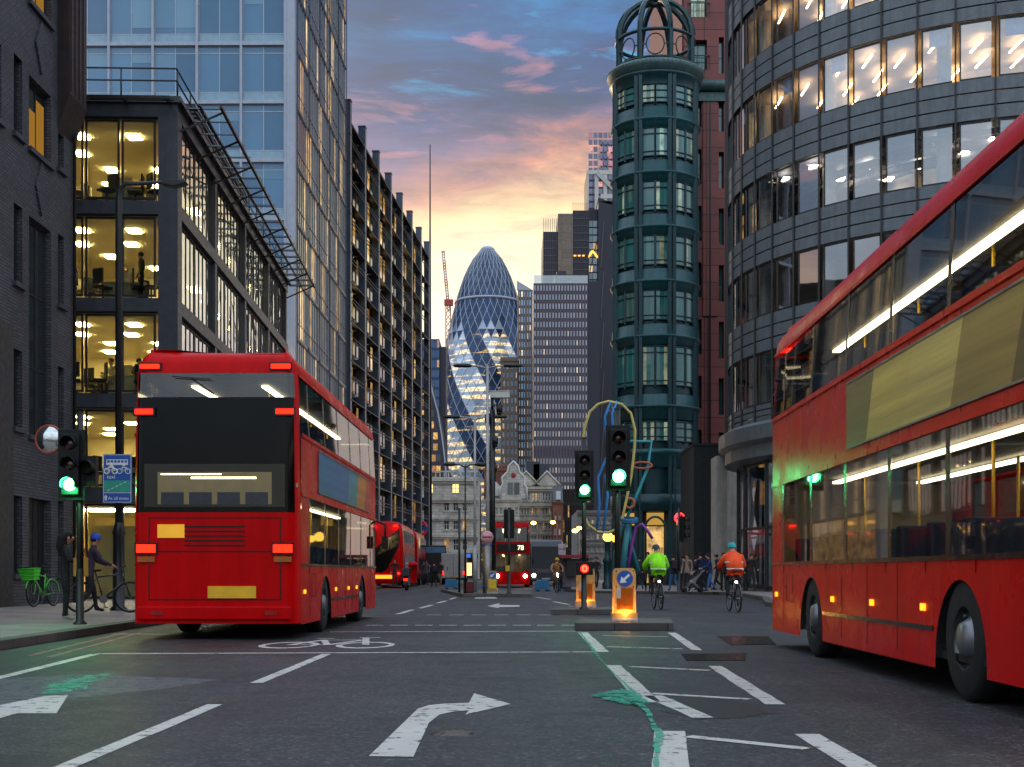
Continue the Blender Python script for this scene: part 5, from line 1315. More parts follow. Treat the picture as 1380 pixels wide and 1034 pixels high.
bus('double_deck_bus', 'red double deck bus passing close on the right, a pale yellow poster on its side', (4.84, 18.6, 0), R(-90-.8), ['#1d1714', '#6e6434', '#bda650', '#c0aa5a', '#8a7438', '#4a3c22'], L=10.9, ad_span=(.42, .97))
bus('double_deck_bus', 'red double deck bus number 78 coming from the far island', (u(689,90), 98.5, 0), R(-90), ['#803030', '#a06040', '#504040'], L=10.2, number='78')
def sloping_bus(label, loc, rz, lit=True):
    """modern rounded bus whose tail has a diagonal stair window"""
    L, W, H = 10.8, 2.52, 4.38; b = thing('round_backed_bus', label, 'bus', loc, rz, 'rounded red buses queuing on the left')
    m = MB(); pro = [(.9,.3),(1.14,.55),(1.25,1.2),(1.26,2.6),(1.22,3.5),(1.10,4.05),(.8,4.3),(.3,4.37)]
    ring = [(-y, z) for y, z in pro]+[(y, z) for y, z in pro[::-1]]
    xs = [(0.0,.82,.40),(.10,.94,.2),(.35,.99,.06),(.9,1,0),(L-.9,1,0),(L-.2,.97,.1),(L,.86,.4)]
    vs = []; k = len(ring)
    for x, s_, dz in xs: vs += [(x+(.55*max(0, (z-2.6)/1.77)**2 if x < .5 else 0), y*s_, .3+(z-.3)*(1-dz*.12)) for y, z in ring]
    m.add(vs, [(a*k+i, a*k+(i+1) % k, (a+1)*k+(i+1) % k, (a+1)*k+i) for a in range(len(xs)-1) for i in range(k)]+[tuple(range(k)), tuple((len(xs)-1)*k+i for i in range(k))], 0, True)
    m.build('body', [K['bus_red']], b)
    bkx = lambda z: .55*max(0, (z-2.6)/1.77)**2-.03
    def tail(pts, name, mt): 
        q = MB(); n = len(pts); q.add([(bkx(z), y, z) for y, z in pts]+[(bkx(z)+.1, y, z) for y, z in pts], [tuple(range(n)), tuple(range(n, 2*n))[::-1]]+[(i, (i+1) % n, n+(i+1) % n, n+i) for i in range(n)]); q.build(name, [mt], b)
    sg = glass('stair window glass', (.25,.26,.26), .2) if 'stair window glass' not in bpy.data.materials else bpy.data.materials['stair window glass']
    blk = K['black_glass']
    tail([(.98,1.9),(.98,2.2),(-.95,3.85),(-1.0,3.2),(-.98,2.7),(-.2,1.2),(.1,1.0),(.98,1.0)], 'stair_window', blk)
    q = MB(); q.box(-.06, .05, -.55, .55, .62, .85); q.build('lit_panel', [lamp('amber tail glow', '#ff9a28', 1.5)] if 'amber tail glow' not in bpy.data.materials else [bpy.data.materials['amber tail glow']], b)
    for y, z in ((-.92,.95),(.92,.95),(-.75,4.02),(.7,4.02)):
        q = MB(); q.box(bkx(z)-.06, bkx(z)+.1, y-.12, y+.12, z-.06, z+.06); q.build('tail_lamp', [K['tail_red']], b)
    for s_ in (-1, 1):
        for z0, z1 in ((1.2,2.15),(2.95,3.75)):
            for i in range(5):
                q = MB(); x = 1.2+i*1.75; yy = s_*(1.262 if z0 < 2 else 1.235); q.box(x, x+1.62, yy-.02, yy+.02, z0, z1); q.build('window', [K['dark_glass']], b)
        for x in (2.6, L-2.6):
            w_ = MB(); w_.lathe([(.05, 0),(.47, 0),(.49, s_*.05),(.49, s_*.26),(.3, s_*.28),(.001, s_*.24)], 20, (x, s_*1.0, .49), axis='y'); w_.build('wheel', [K['rubber']], b)
    return b
sloping_bus('rounded red bus with a diagonal tail window, just beyond the left bus', (u(517,86), 86, 0), R(90))
sloping_bus('rounded red bus farther off, mostly behind the one with its tail in view', (u(541,103), 103, 0), R(90))

# ------------------------------------------------------------------ coach, van, motorbike
def coach():
    b = thing('coach', 'grey touring coach with bright headlamps, right of the bus number 78', 'coach', (u(736,100), 100, 0), R(90)); L, W, H = 11, 2.5, 3.5
    body = mat('silver coach paint', '#43474e', .35, .2, coat=.1); m = MB()
    pr = [(0,.35),(0,1.0),(.05,1.5),(.35,2.9),(.8,3.4),(1.5,3.5),(L,3.5),(L,.35)]
    m.plate([(x, z) for x, z in pr], -W/2, W/2); m.build('body', [body], b, bevel=.12)
    q = MB(); q.add([(.02,-1.08,1.35),(.02,1.08,1.35),(.32,1.05,2.95),(.32,-1.05,2.95),(-.02,-1.08,1.35),(-.02,1.08,1.35),(.28,1.05,2.97),(.28,-1.05,2.97)], [(0,1,2,3),(4,5,6,7),(0,1,5,4),(2,3,7,6),(0,3,7,4),(1,2,6,5)]); q.build('windscreen', [K['black_glass']], b)
    for s_ in (-1, 1):
        q = MB(); q.disc((-.04, s_*.92, .8), .13, 14, .05, axis='x'); q.build('headlamp', [K['head_white']], b)
        q = MB(); q.tube([(.3,s_*1.1,3.1),(-.3,s_*1.4,2.9),(-.3,s_*1.42,2.3)], .04, 6); q.box(-.38, -.24, s_*1.42-.12, s_*1.42+.12, 1.8, 2.4); q.build('wing_mirror', [K['bus_black']], b)
        for i in range(5): q = MB(); q.box(1.6+i*1.85, 3.3+i*1.85, s_*1.262-.02, s_*1.262+.02, 1.6, 2.9); q.build('window', [K['dark_glass']], b)
        for x in (2.4, 8.4): w_ = MB(); w_.lathe([(.05,0),(.46,0),(.48,s_*.05),(.48,s_*.28),(.3,s_*.3),(.001,s_*.26)], 18, (x, s_*.98, .48), axis='y'); w_.build('wheel', [K['rubber']], b)
    q = MB(); q.box(-.03, .02, -.3, .3, .5, .62); q.build('number_plate', [K['white_trim']], b)
    q = MB(); q.box(.02, .1, -.85, .85, .95, 1.2); q.box(.02, .06, -1.2, 1.2, .42, .48); q.build('grille', [K['bus_black']], b)
coach()
def van():
    b = thing('delivery_van', 'white box van seen from behind with red tail lamps, before the stone building', 'van', (u(611,112), 112, 0), R(90)); wp = mat('white van paint', '#b9b8b4', .4, coat=.4, var=.1)
    m = MB(); m.box(0, 3.3, -1.02, 1.02, .55, 2.62); m.build('cargo_box', [wp], b, bevel=.05)
    c = MB(); c.plate([(3.31,.5),(5.2,.5),(5.25,1.1),(4.6,1.3),(4.0,2.2),(3.31,2.25)], -.95, .95); c.build('cab', [wp], b, bevel=.06)
    d = MB()
    d.box(-.012, .01, -.012, .012, .7, 2.5)
    for y in (-.5, .5): d.box(-.03, .01, y-.02, y+.02, 1.2, 1.5)
    d.build('rear_doors', [K['bus_black']], b)
    q = MB(); q.box(-.1, .05, -1.0, 1.0, .4, .55); q.build('bumper', [K['bus_black']], b)
    for s_ in (-1, 1):
        q = MB(); q.box(-.05, .02, s_*.93-.08, s_*.93+.08, .85, 1.1); q.build('tail_lamp', [K['tail_red']], b)
        for x in (.9, 4.3): w_ = MB(); w_.lathe([(.05,0),(.33,0),(.35,s_*.04),(.35,s_*.2),(.2,s_*.22),(.001,s_*.2)], 16, (x, s_*.82, .35), axis='y'); w_.build('wheel', [K['rubber']], b)
    q = MB(); q.box(-.02, .01, -.28, .28, .58, .69); q.build('number_plate', [K['plate_yellow']], b)
van()
# ------------------------------------------------------------------ traffic islands
K['island'] = brickmat('island paving', '#5e5a58', '#4e4b4a', '#333333', .6, .4, .2, .75, .008)
def island(pts, label, z=.13):
    m = MB(); m.prism(pts, -.05, z-.004, 0)
    n = len(pts); c = Vector((sum(p[0] for p in pts)/n, sum(p[1] for p in pts)/n)); ins = [tuple(Vector(p)+(c-Vector(p)).normalized()*.26) for p in pts]; out = [tuple(Vector(p)-(c-Vector(p)).normalized()*.012) for p in pts]
    for i in range(n):
        a, b2, a1, b1 = out[i], out[(i+1) % n], ins[i], ins[(i+1) % n]
        m.add([(*a,-.05),(*b2,-.05),(*b2,z),(*a,z),(*a1,z+.002),(*b1,z+.002)], [(0,1,2,3),(3,2,5,4)], 1)
    o = m.build('traffic_island', [K['island'], K['kerb']]); return tag(o, label, 'traffic island')
d1 = dist(850); d1b = 26.0
island([(u(775,d1),d1),(u(907,d1),d1),(u(903,d1b)-.02,d1b),(u(783,d1b),d1b)], 'small kerbed traffic island nearest the camera, carrying the tallest green signal')
d2 = dist(829); island([(u(742,d2),d2),(u(842,d2),d2),(u(838,34.6),34.6),(u(748,34.6),34.6)], 'small kerbed traffic island behind the nearest one')
island([(u(623,54.5),54.5),(u(718,54.5),54.5),(u(714,66),66),(u(606,70),70),(u(594,70),70)], 'long kerbed island in the middle of the road ahead')

# ------------------------------------------------------------------ signals
K['sig_black'] = mat('signal housing black', '#0b0d0e', .5, var=.25, spec=.3)
K['lens_red'] = mat('unlit red lens', '#2a0b0b', .2, coat=.5); K['lens_amber'] = mat('unlit amber lens glass', '#2c1c08', .2, coat=.5)
K['lens_green'] = lamp('lit green lens', '#4dffa0', 26); K['lens_red_lit'] = lamp('lit red lens', '#ff3020', 9)
def signal(label, x, y, zb, head_z, pole_x=0.0, heading=0.0, lit='green', group='green traffic signals', scale=1.0, face=True, back=False, box_side=0, pole_top=.35, glow=14):
    """pole with a three lens head on a backing board; lenses face local -y"""
    b = thing('traffic_signal', label, 'traffic signal', (x, y, zb), heading, group)
    p = MB(); hz = head_z-zb; px = pole_x
    p.cyl((px,.0,0), (px,.0,hz+.55+pole_top), .057, n=14); p.lathe([(.12,0),(.12,.02),(.07,.06),(.065,.9),(.057,.95)], 14, (px,0,0)); p.disc((px,0,hz+.55+pole_top), .06, 14, .02, axis='z')
    p.build('pole', [K['black_metal']], b)
    hd = MB(); s = scale
    hd.box(-.15*s, .15*s, -.25, -.07, hz-.52*s, hz+.52*s, 0)
    for k in range(1, 3): hd.box(-.152*s, .152*s, -.252, -.068, hz-.52*s+k*.346*s-.006, hz-.52*s+k*.346*s+.006, 1)
    ho = hd.build('head', [K['sig_black'], K['rubber']], b, bevel=.015)
    bb = MB(); bb.box(-.225*s, .225*s, -.135, -.115, hz-.60*s, hz+.60*s, 0); bb.build('backing_board', [K['sig_black']], b, bevel=.006)
    br = MB()
    for z in (hz-.3*s, hz+.3*s): br.box(min(px,-.03)-.0, max(px,.03), -.08, .03, z-.03, z+.03)
    br.build('bracket', [K['black_metal']], b)
    for k, (c, z) in enumerate((('red', hz+.346*s), ('amber', hz), ('green', hz-.346*s))):
        on = c == lit
        l_ = MB(); l_.lathe([(.001,-.035),(.05,-.03),(.085,-.018),(.105,0)], 22, (0,-.252,z), axis='y'); lens = l_.build('lens', [K['lens_green'] if on and c == 'green' else K['lens_red_lit'] if on else K['lens_'+c] if c != 'green' else K['lens_amber']], b)
        v = MB(); v.lathe([(.118,-.20),(.122,-.20),(.118,0),(.112,0)], 20, (0,-.25,z), a0=R(-25), a1=R(205), axis='y'); v.build('visor', [K['sig_black']], b)
        if on:
            q = Matrix.Rotation(heading, 4, 'Z') @ Vector((0,-.42,z+zb-zb)); point('signal_lamp_'+c, (x+q.x, y+q.y, zb+z-.02), '#35ff86' if c == 'green' else '#ff3010', glow if c == 'green' else 8, .1)
    if box_side:
        q = MB(); q.box(min(0,box_side)*.3+.1*box_side-.0, max(0,box_side)*.3+.1*box_side, -.12, .08, hz-.35, hz+.15); q.lathe([(.11,0),(.13,.25)], 14, (box_side*.28, -.38, hz-.05), axis='y'); q.build('side_head', [K['sig_black']], b)
    return b
signal('tallest green traffic signal, on the nearest traffic island', u(832,24.4), 24.4, .13, h(617,24.2))
signal('green traffic signal on the island behind the nearest one', u(787,31.8), 31.8, .13, h(641,31.6))
sL_ = signal('green traffic signal with a convex mirror beside it, on the left pavement', u(99,22.8), 22.8, .12, h(626,22.6), pole_x=.11, heading=R(4), box_side=1, glow=45)
x, y = u(787,31.8), 31.8
b = thing('pedestrian_signal', 'small red pedestrian signal box low on the pole of the middle signal', 'pedestrian signal', (x, y-.06, h(766,31.7)))
m = MB(); m.box(-.2, .2, -.2, .0, -.16, .16, 0); m.build('box', [K['sig_black']], b, bevel=.02)
m = MB(); m.disc((0,-.205,-.01), .1, 18, .02); m.build('lens', [mat('dark red lens', '#5a0d0a', .3, emit='#ff2010', es=2.5)], b)
m = MB(); m.tube([(.05*math.cos(R(a)), -.215, -.01+.06*math.sin(R(a))) for a in range(0, 360, 30)], .02, 6, closed=True); m.build('symbol', [K['lens_red_lit']], b)
# far signals
bk = signal('traffic signal seen from behind on the far island, in front of the bus number 78', u(686,55.6), 55.6, .13, h(706,55.6), heading=R(180), lit='none', group='signals facing away', pole_top=.1)
sd = signal('traffic signal turned sideways with a red disc, before the teal tower', u(915,58), 58, .12, h(712,58), heading=R(70), lit='none', group='signals facing away')
m = MB(); m.disc((0,-.2,h(698,58)-.12), .23, 20, .04); o = m.build('red_disc', [lamp('lit red disc', '#ff2c34', 4)], sd); o.location = (.24, .05, 0); o.rotation_euler.z = R(-70)
m = MB(); m.box(-.15, .13, -.215, -.2, h(699,58)-.15, h(699,58)-.09); m.add([(-.02,-.216,h(699,58)-.22),(.06,-.216,h(699,58)-.22),(.02,-.216,h(699,58)-.05)], [(0,1,2)]); m2 = m.build('disc_symbol', [K['sig_black']], o)

# ------------------------------------------------------------------ illuminated bollards
def shell_mat(name, c, tr=.55):
    m, t, out = newmat(name); tc = t.n('ShaderNodeTexCoord').outputs['Object']
    col = t.ramp(t.noise(tc, 4, 6, .7), [(.3, tuple(x*.7 for x in lin(c)[:3])+(1,)), (.7, lin(c))])
    a = t.n('ShaderNodeBsdfPrincipled', Base_Color=col, Roughness=.4); b_ = t.n('ShaderNodeBsdfTranslucent', Color=col)
    t.l(t.n('ShaderNodeMixShader', i0=tr, i1=a.outputs[0], i2=b_.outputs[0]).outputs[0], out.inputs[0]); return m
K['bollard'] = shell_mat('cream translucent plastic', '#e2c489', .6); K['bollard_face'] = shell_mat('amber translucent panel', '#e08a1c', .6)
K['sign_blue'] = mat('sign blue', '#1c4f9c', .35, var=.08, emit='#1c4f9c', es=.06); K['sign_white'] = mat('sign white', '#e4e2dc', .4, var=.06)
def arrow_pts(s, ang):
    P = [(-.5,.10),(.08,.10),(.08,.34),(.55,0),(.08,-.34),(.08,-.10),(-.5,-.10)]
    c_, s_ = math.cos(ang), math.sin(ang); return [((x*c_-y*s_)*s, (x*s_+y*c_)*s) for x, y in P]
def bollard(label, x, y, zb, face='amber', glow=17.0, arrow=True, hh=.95, w=.40, group='illuminated bollards'):
    b = thing('bollard', label, 'bollard', (x, y, zb), 0, group)
    m = MB(); t_ = .17
    pro = [(-w/2,.07),(-w/2*.97,hh-.10),(-w/2*.90,hh-.03),(-w/2*.7,hh),(w/2*.7,hh),(w/2*.90,hh-.03),(w/2*.97,hh-.10),(w/2,.07)]
    m.plate(pro, -t_, t_); m.build('shell', [K['bollard']], b, bevel=.012)
    q = MB(); q.box(-w/2-.025, w/2+.025, -t_-.03, t_+.03, .06, .16); q.build('skirt', [K['bollard']], b, bevel=.012)
    q = MB(); q.box(-w/2-.03, w/2+.03, -t_-.035, t_+.035, 0, .07)
    for xx in (-.12, 0, .12): q.box(xx-.04, xx+.04, -t_-.045, -t_-.034, .02, .05)
    q.build('base', [K['pole_grey']], b, bevel=.008)
    f = MB(); f.box(-w*.36, w*.36, -t_-.006, -t_+.004, .22, .60); f.build('front_panel', [K['bollard_face'] if face == 'amber' else mat('yellow bollard panel', '#d8b416', .5)], b)
    if face == 'amber':
        q = MB(); q.box(-w*.36, -w*.18, -t_-.009, -t_-.0055, .42, .61); q.build('grey_patch', [mat('grey tape', '#b9b6b4', .6)], b)
        q = MB(); q.tube([(.022*math.cos(R(a)), -t_-.008, .29+.022*math.sin(R(a))) for a in range(0, 360, 30)], .004, 5, closed=True); q.build('lock', [K['black_metal']], b)
    if arrow:
        q = MB(); q.disc((0,-t_-.004,.765), .143, 28, -.006, axis='y'); dsc = q.build('sign_disc', [K['sign_blue']], b)
        q = MB(); q.plate([(a, .765+c) for a, c in arrow_pts(.21, R(222))], -t_-.014, -t_-.010); q.build('arrow', [K['sign_white']], dsc)
    q = MB()
    for sx in (-1, 1):
        for z in (.62, .90): q.disc((sx*w*.38,-t_-.002,z), .013, 8, -.008, axis='y')
    q.build('fixings', [K['black_metal']], b)
    if glow: point('bollard_lamp', (x, y-.0, zb+.16), '#ffab3c', glow, .05); point('bollard_lamp', (x, y-.24, zb+.16), '#ffb347', glow*.18, .04)
    return b
bollard('lit amber bollard with a blue arrow sign on the nearest traffic island', u(841,23.75), 23.75, .13)
bollard('lit amber bollard without an arrow, behind the thin black pole on the second island', u(789,33.2), 33.2, .13, arrow=False, glow=10, hh=.98, w=.46)
bollard('white bollard with a blue arrow and yellow panel on the far island', u(663.5,55.4), 55.4, .13, face='yellow', glow=0)

# ------------------------------------------------------------------ left pavement: lamp column, bus lane sign, mirror
x, y = u(160,31.2), 31.2
b = thing('street_lamp', 'tall black street lamp with one long arm, behind the blue bus lane sign', 'street lamp', (x, y, .12))
m = MB(); zt = h(248,31.2)-.12; m.tube([(0,0,0),(0,0,zt-.35),(.03,0,zt-.12),(.16,0,zt),(1.1,0,zt+.04)], [.085,.075,.06,.05,.04], 12); m.lathe([(.2,0),(.2,.05),(.14,.1),(.13,1.75),(.15,1.8),(.085,2.05)], 16); m.build('column', [K['black_metal']], b)
m = MB(); m.plate([(1.0,zt-.02),(1.3,zt-.09),(1.62,zt+.0),(1.55,zt+.07),(1.1,zt+.09)], -.13, .13); m.build('lamp_head', [K['black_metal']], b, bevel=.02)
x, y = u(158,30.9), 30.9
b = thing('bus_lane_sign', 'blue bus lane sign with white symbols, fixed to the black street lamp', 'sign', (x, y, 0))
W, z0, z1 = .335, h(678,30.9), h(612,30.9); zc = (z0+z1)/2
m = MB(); m.box(-W, W, 0, .02, z0, z1, 0); m.box(-W+.015, W-.015, -.004, 0, z0+.23, z0+.245, 1)
for a in (0, 1): m.box(-W+.012 if a == 0 else W-.024, -W+.024 if a == 0 else W-.012, -.003, 0, z0+.015, z1-.015, 1); m.box(-W+.012, W-.012, -.0031, 0, (z0+.012) if a == 0 else z1-.024, (z0+.024) if a == 0 else z1-.012, 1)
m.build('panel', [K['sign_blue'], K['sign_white']], b)
m = MB(); zz = z1-.20
m.box(-.25, .25, -.010, -.004, zz-.055, zz+.075, 0)
for i in range(6): m.box(-.23+i*.08, -.17+i*.08, -.012, -.0101, zz+.0, zz+.055, 1)
for cx_ in (-.14, .15): m.disc((cx_,-.012,zz-.06), .032, 12, .006, 0)
m.build('bus_symbol', [K['sign_white'], K['sign_blue']], b)
def bike_symbol(cx_, cz, s, motor=False):
    q = MB()
    for a in (-1, 1): q.tube([(cx_+a*.075*s+.045*s*math.cos(R(t_)), -.008, cz+.045*s*math.sin(R(t_))) for t_ in range(0, 360, 30)], .009*s if not motor else .016*s, 5, closed=True)
    q.tube([(cx_-.075*s,-.008,cz),(cx_-.03*s,-.008,cz+.07*s),(cx_+.05*s,-.008,cz+.07*s),(cx_+.075*s,-.008,cz)], .008*s if not motor else .02*s, 5); q.tube([(cx_-.03*s,-.008,cz+.07*s),(cx_,-.008,cz),(cx_+.05*s,-.008,cz+.07*s)], .007*s, 5)
    if motor: q.ball((cx_,-.008,cz+.12*s), (.03*s,.01,.05*s), 8); q.tube([(cx_+.05*s,-.008,cz+.07*s),(cx_+.03*s,-.008,cz+.11*s)], .012*s, 5)
    return q
bike_symbol(-.15, z1-.40, 1.25, True).build('motorcycle_symbol', [K['sign_white']], b); bike_symbol(.15, z1-.40, 1.25).build('bicycle_symbol', [K['sign_white']], b)
m = MB(); text_mb(m, 'taxi', .13, Matrix.Translation((-.14,-.008,z1-.53)) @ FACE); m.build('lettering', [K['sign_white']], b)
m = MB(); text_mb(m, 'At all times', .105, Matrix.Translation((.03,-.008,z0+.105)) @ FACE); m.build('lettering', [K['sign_white']], b)
m = MB(); m.box(-W+.03, W-.03, -.003, 0, z0+.26, z0+.52, 0)
for i in range(5): m.bar((-.23+i*.095,-.008,z0+.28+i*.045), (-.17+i*.095,-.008,z0+.31+i*.045), .016, mi=1)
m.plate([(-.29,z0+.06),(-.24,z0+.06),(-.24,z0+.13),(-.22,z0+.13),(-.265,z0+.19),(-.31,z0+.13),(-.29,z0+.13)], -.008, -.004, 1)
m.build('lane_diagram', [mat('sign teal', '#2c8f7a', .4, emit='#2c9f84', es=.05), K['sign_white']], b)
m = MB()
for z in (z0+.25, z1-.25): m.box(-.2, .2, .02, .13, z-.02, z+.02)
m.build('bracket', [K['black_metal']], b)
x, y = u(65.5,23.2), 23.2; z = h(592,23.2)
b = thing('convex_mirror', 'round convex traffic mirror with a red rim on the left signal post', 'mirror', (x, y, z), R(-8))
m = MB(); m.lathe([(.001,-.07),(.10,-.062),(.18,-.035),(.235,0)], 28, axis='y'); m.build('mirror_face', [mat('mirror silver', '#c8ccc8', .05, 1.0, var=.02)], b)
m = MB(); m.tube([(.238*math.cos(R(a)), 0, .238*math.sin(R(a))) for a in range(0, 360, 12)], .018, 8, closed=True); m.lathe([(.235,.0),(.15,.05),(.001,.06)], 24, axis='y'); m.build('rim', [mat('mirror rim red', '#a8442c', .5)], b)
m = MB(); m.tube([(0,.05,0),(.28,.08,-.02),(.52,-.02,-.02)], .02, 6); m.build('arm', [K['black_metal']], b)

# ------------------------------------------------------------------ far island columns
def twin_lamp(label, px, d, ptop, r=.085, m_='pole_grey', span=1.0, zb=.13, base=True, heads=(-1,1)):
    b = thing('street_lamp', label, 'street lamp', (u(px,d), d, zb)); H = h(ptop,d)-zb
    m = MB(); m.cyl((0,0,0), (0,0,H), r, r*.7, 12)
    if base: m.cyl((0,0,0), (0,0,2.0), r*1.45, r*1.35, 12); m.lathe([(r*1.35,2.0),(r,2.12)], 12)
    for s_ in heads: m.tube([(0,0,H-.12),(s_*.35*span,0,H-.02),(s_*.9*span,0,H+.0)], .035, 8)
    m.build('column', [K[m_]], b)
    for s_ in heads:
        q = MB(); q.lathe([(.001,.10),(.16,.08),(.22,.0),(.19,-.06),(.001,-.08)], 16, (0,0,0)); q.v = [(v[0]*1.9*span, v[1]*.8, v[2]) for v in q.v]
        o = q.build('lamp_head', [K['black_metal']], b); o.location = (s_*1.05*span, 0, H+.0)
    return b
twin_lamp('tallest pale street lamp with two flat heads on the far island', 657, 56.5, 493)
twin_lamp('shorter pale street lamp with two flat heads left of the tallest lamp', 640, 60, 562, r=.075)
twin_lamp('thin dark street lamp on the far island beside the maroon cabinet', 627, 56.5, 626, r=.045, m_='black_metal', span=.62, base=False)
m = MB(); d = 59; m.cyl((0,0,0), (0,0,h(690,d)), .05, n=8); m.ball((0,0,h(690,d)), .06, 8); o = m.build('slim_post', [K['black_metal']], loc=(u(619,d), d, .13)); tag(o, 'slim plain black post left of the maroon cabinet', 'post')
b = thing('camera_pole', 'thick black pole with cameras and boxes between the far island lamps', 'camera pole', (u(663.5,57.5), 57.5, .13)); d = 57.5
m = MB(); H = h(553,d)-.13; m.cyl((0,0,0), (0,0,H), .135, .12, 14); m.cyl((0,0,H), (0,0,H+.6), .06, n=8); m.build('pole', [K['black_metal']], b)
m = MB(); m.box(-.1, .75, -.18, .1, h(533,d)-.13-.12, h(533,d)-.13+.14); m.box(-.14, .8, -.2, .12, h(533,d)-.13+.141, h(533,d)-.13+.18); m.build('camera', [K['white_trim']], b, bevel=.02)
for z, s_ in ((h(551,d), .3), (h(563,d), -.2), (h(594,d), .12)):
    q = MB(); q.cyl((s_,-.1,z-.3), (s_,-.1,z), .13, n=12); q.ball((s_,-.1,z-.32), .12, 10); q.box(min(s_,0)-.05, max(s_,0)+.05, -.08, .08, z-.02, z+.06); q.build('dome_camera', [K['black_metal']], b)
m = MB(); m.cyl((0,0,0), (0,0,h(722,57)), .2, n=14)
for z in (.25, 2.0): m.cyl((0,0,z), (0,0,z+.1), .206, n=14, mi=1)
o = m.build('banded_post', [mat('sticker covered post', '#7b6a58', .7, var=.5, scale=4), K['sign_blue']], loc=(u(656.5,57), 57, .13)); tag(o, 'brown sticker covered casing with blue bands round the lamp post foot', 'post')
m = MB(); m.lathe([(.001,-.02),(.27,-.02),(.27,.02),(.001,.02)], 20, axis='y'); m.box(-.2, .2, -.03, -.021, -.03, .03, 1); o = m.build('round_sign', [mat('pink round sign', '#d8a0a8', .5), mat('maroon bar', '#8a3040', .5)], loc=(u(656.5,56.2), 56.2, h(724,56.2))); tag(o, 'small pale round sign high on the sticker covered post', 'sign')
b = thing('maroon_cabinet', 'maroon metal cabinet standing on the far island', 'cabinet', (u(631.5,57.2), 57.2, .13)); m = MB(); m.box(-.22, .22, 0, .3, 0, .48); m.build('body', [mat('maroon paint', '#5c1820', .5, var=.25)], b, bevel=.02); q = MB(); q.box(-.19, .19, -.012, -.001, .05, .44); q.box(.12, .15, -.03, -.013, .2, .28); q.build('door', [mat('maroon door', '#681c26', .5)], b)
m = MB(); m.box(-.09, .09, 0, .12, 0, .24); m.box(-.07, .07, -.01, -.001, .03, .2); o = m.build('call_box', [mat('yellow call box', '#c8a020', .5)], loc=(u(684,55.4), 55.42, h(770,55.4))); tag(o, 'small yellow push button box on the far signal pole', 'button box')
# ------------------------------------------------------------------ abstract tube sculpture
def sculpture():
    d = 48; b = thing('tube_sculpture', 'abstract sculpture of bent coloured tubes behind the green signals', 'sculpture', (u(822,d), d, .12)); o = u(822,d)
    P = lambda x, y, dy=0: (u(x,d)-o, dy, h(y,d)-.12)
    def tb(name, pts, r, c, closed=False): q = MB(); q.tube(pts, r, 10, closed=closed); q.build(name, [mat('tube '+name, c, .45)], b)
    tb('yellow_loop', [P(820,541),(P(838,545)),P(850,557),P(856,580),P(855,605),P(851,640),P(845,670),P(838,703),P(832,713),P(820,718),P(806,717),P(793,708),P(787,694),P(786,670),P(785,640),P(785,600),P(788,575),P(795,555),P(806,545)], .05, '#c3b162', True)
    tb('blue_strand', [P(823,542),P(815,562),P(818,598),P(818,615),P(806,644),P(808,680),P(804,716)], .05, '#2f78b4')
    tb('blue_strand', [P(832,541),P(825,556),P(826,580),P(826,620),P(816,642),P(819,668),P(813,716)], .05, '#3585c4')
    tb('cyan_frame', [P(846,594,.3),P(879,594,.3),P(874,630,.3),P(862,660,.3),P(845,700,.3)], .055, '#2f9aa4')
    tb('orange_eye', [P(866+13*math.cos(R(a)), 627+4.2*math.sin(R(a))*(1 if abs(math.cos(R(a))) < .95 else .7), .1) for a in range(0, 360, 18)], .04, '#b0562c', True)
    tb('orange_ring', [P(849+6*math.cos(R(a)), 678+6.5*math.sin(R(a)), .1) for a in range(0, 360, 18)], .045, '#b85a2c', True)
    tb('blue_coil', [P(848+11*math.cos(R(a)), 700+2.2*a/720-1.1+2.5*math.sin(R(a)), .1-.28*math.sin(R(a))) for a in range(0, 1440, 20)], .05, '#1f5f86')
    tb('purple_hook', [P(845,775,.2),P(852,735,.2),P(858,710,.2),P(866,706,.2),P(874,716,.2),P(880,726,.2)], .055, '#8a3a98')
    tb('teal_leg', [P(838,788,.1),P(842,745,.1),P(847,705,.1)], .11, '#246f78'); tb('teal_leg', [P(862,770,.4),P(852,735,.4),P(847,705,.3)], .07, '#2a7f88')
    tb('teal_leg', [P(828,788,.4),P(830,745,.4),P(843,700,.3)], .07, '#1f6670')
sculpture()
# ------------------------------------------------------------------ kerbside things
def barrier(px, py, label):
    x, y = gp(px, py); b = thing('street_barrier', label, 'barrier', (x, y, 0), R(8), 'blue plastic road barriers'); m = MB()
    m.plate([(-.42,0),(-.34,.55),(-.28,.62),(.28,.62),(.34,.55),(.42,0),(.25,0),(.2,.12),(-.2,.12),(-.25,0)], -.16, .16); m.build('panel', [mat('blue plastic', '#2a6f9c', .5)] if 'blue plastic' not in bpy.data.materials else [bpy.data.materials['blue plastic']], b, bevel=.03)
    q = MB(); q.box(-.36, -.2, -.26, .26, 0, .06); q.box(.2, .36, -.26, .26, 0, .06); q.build('foot', [K['rubber']], b); return b
barrier(608, 794, 'blue plastic barrier on the road left of the far island'); barrier(731, 797, 'blue plastic barrier left of the cyclist, leftmost of the kerb pair'); barrier(760, 796.5, 'blue plastic barrier right of the pale cyclist')
b = thing('phone_kiosk', 'red framed phone kiosk on the right pavement behind the barriers', 'kiosk', (u(774,72), 72, .12)); m = MB(); H = h(748,72)-.12
m.box(-.75, .75, -.5, .6, H-.16, H, 0)
for sx in (-.7, .7):
    for sy in (-.45, .55): m.box(sx-.05, sx+.05, sy-.05, sy+.05, 0, H-.161, 1)
m.build('frame', [mat('kiosk red', '#a0141c', .4), K['bus_black']], b)
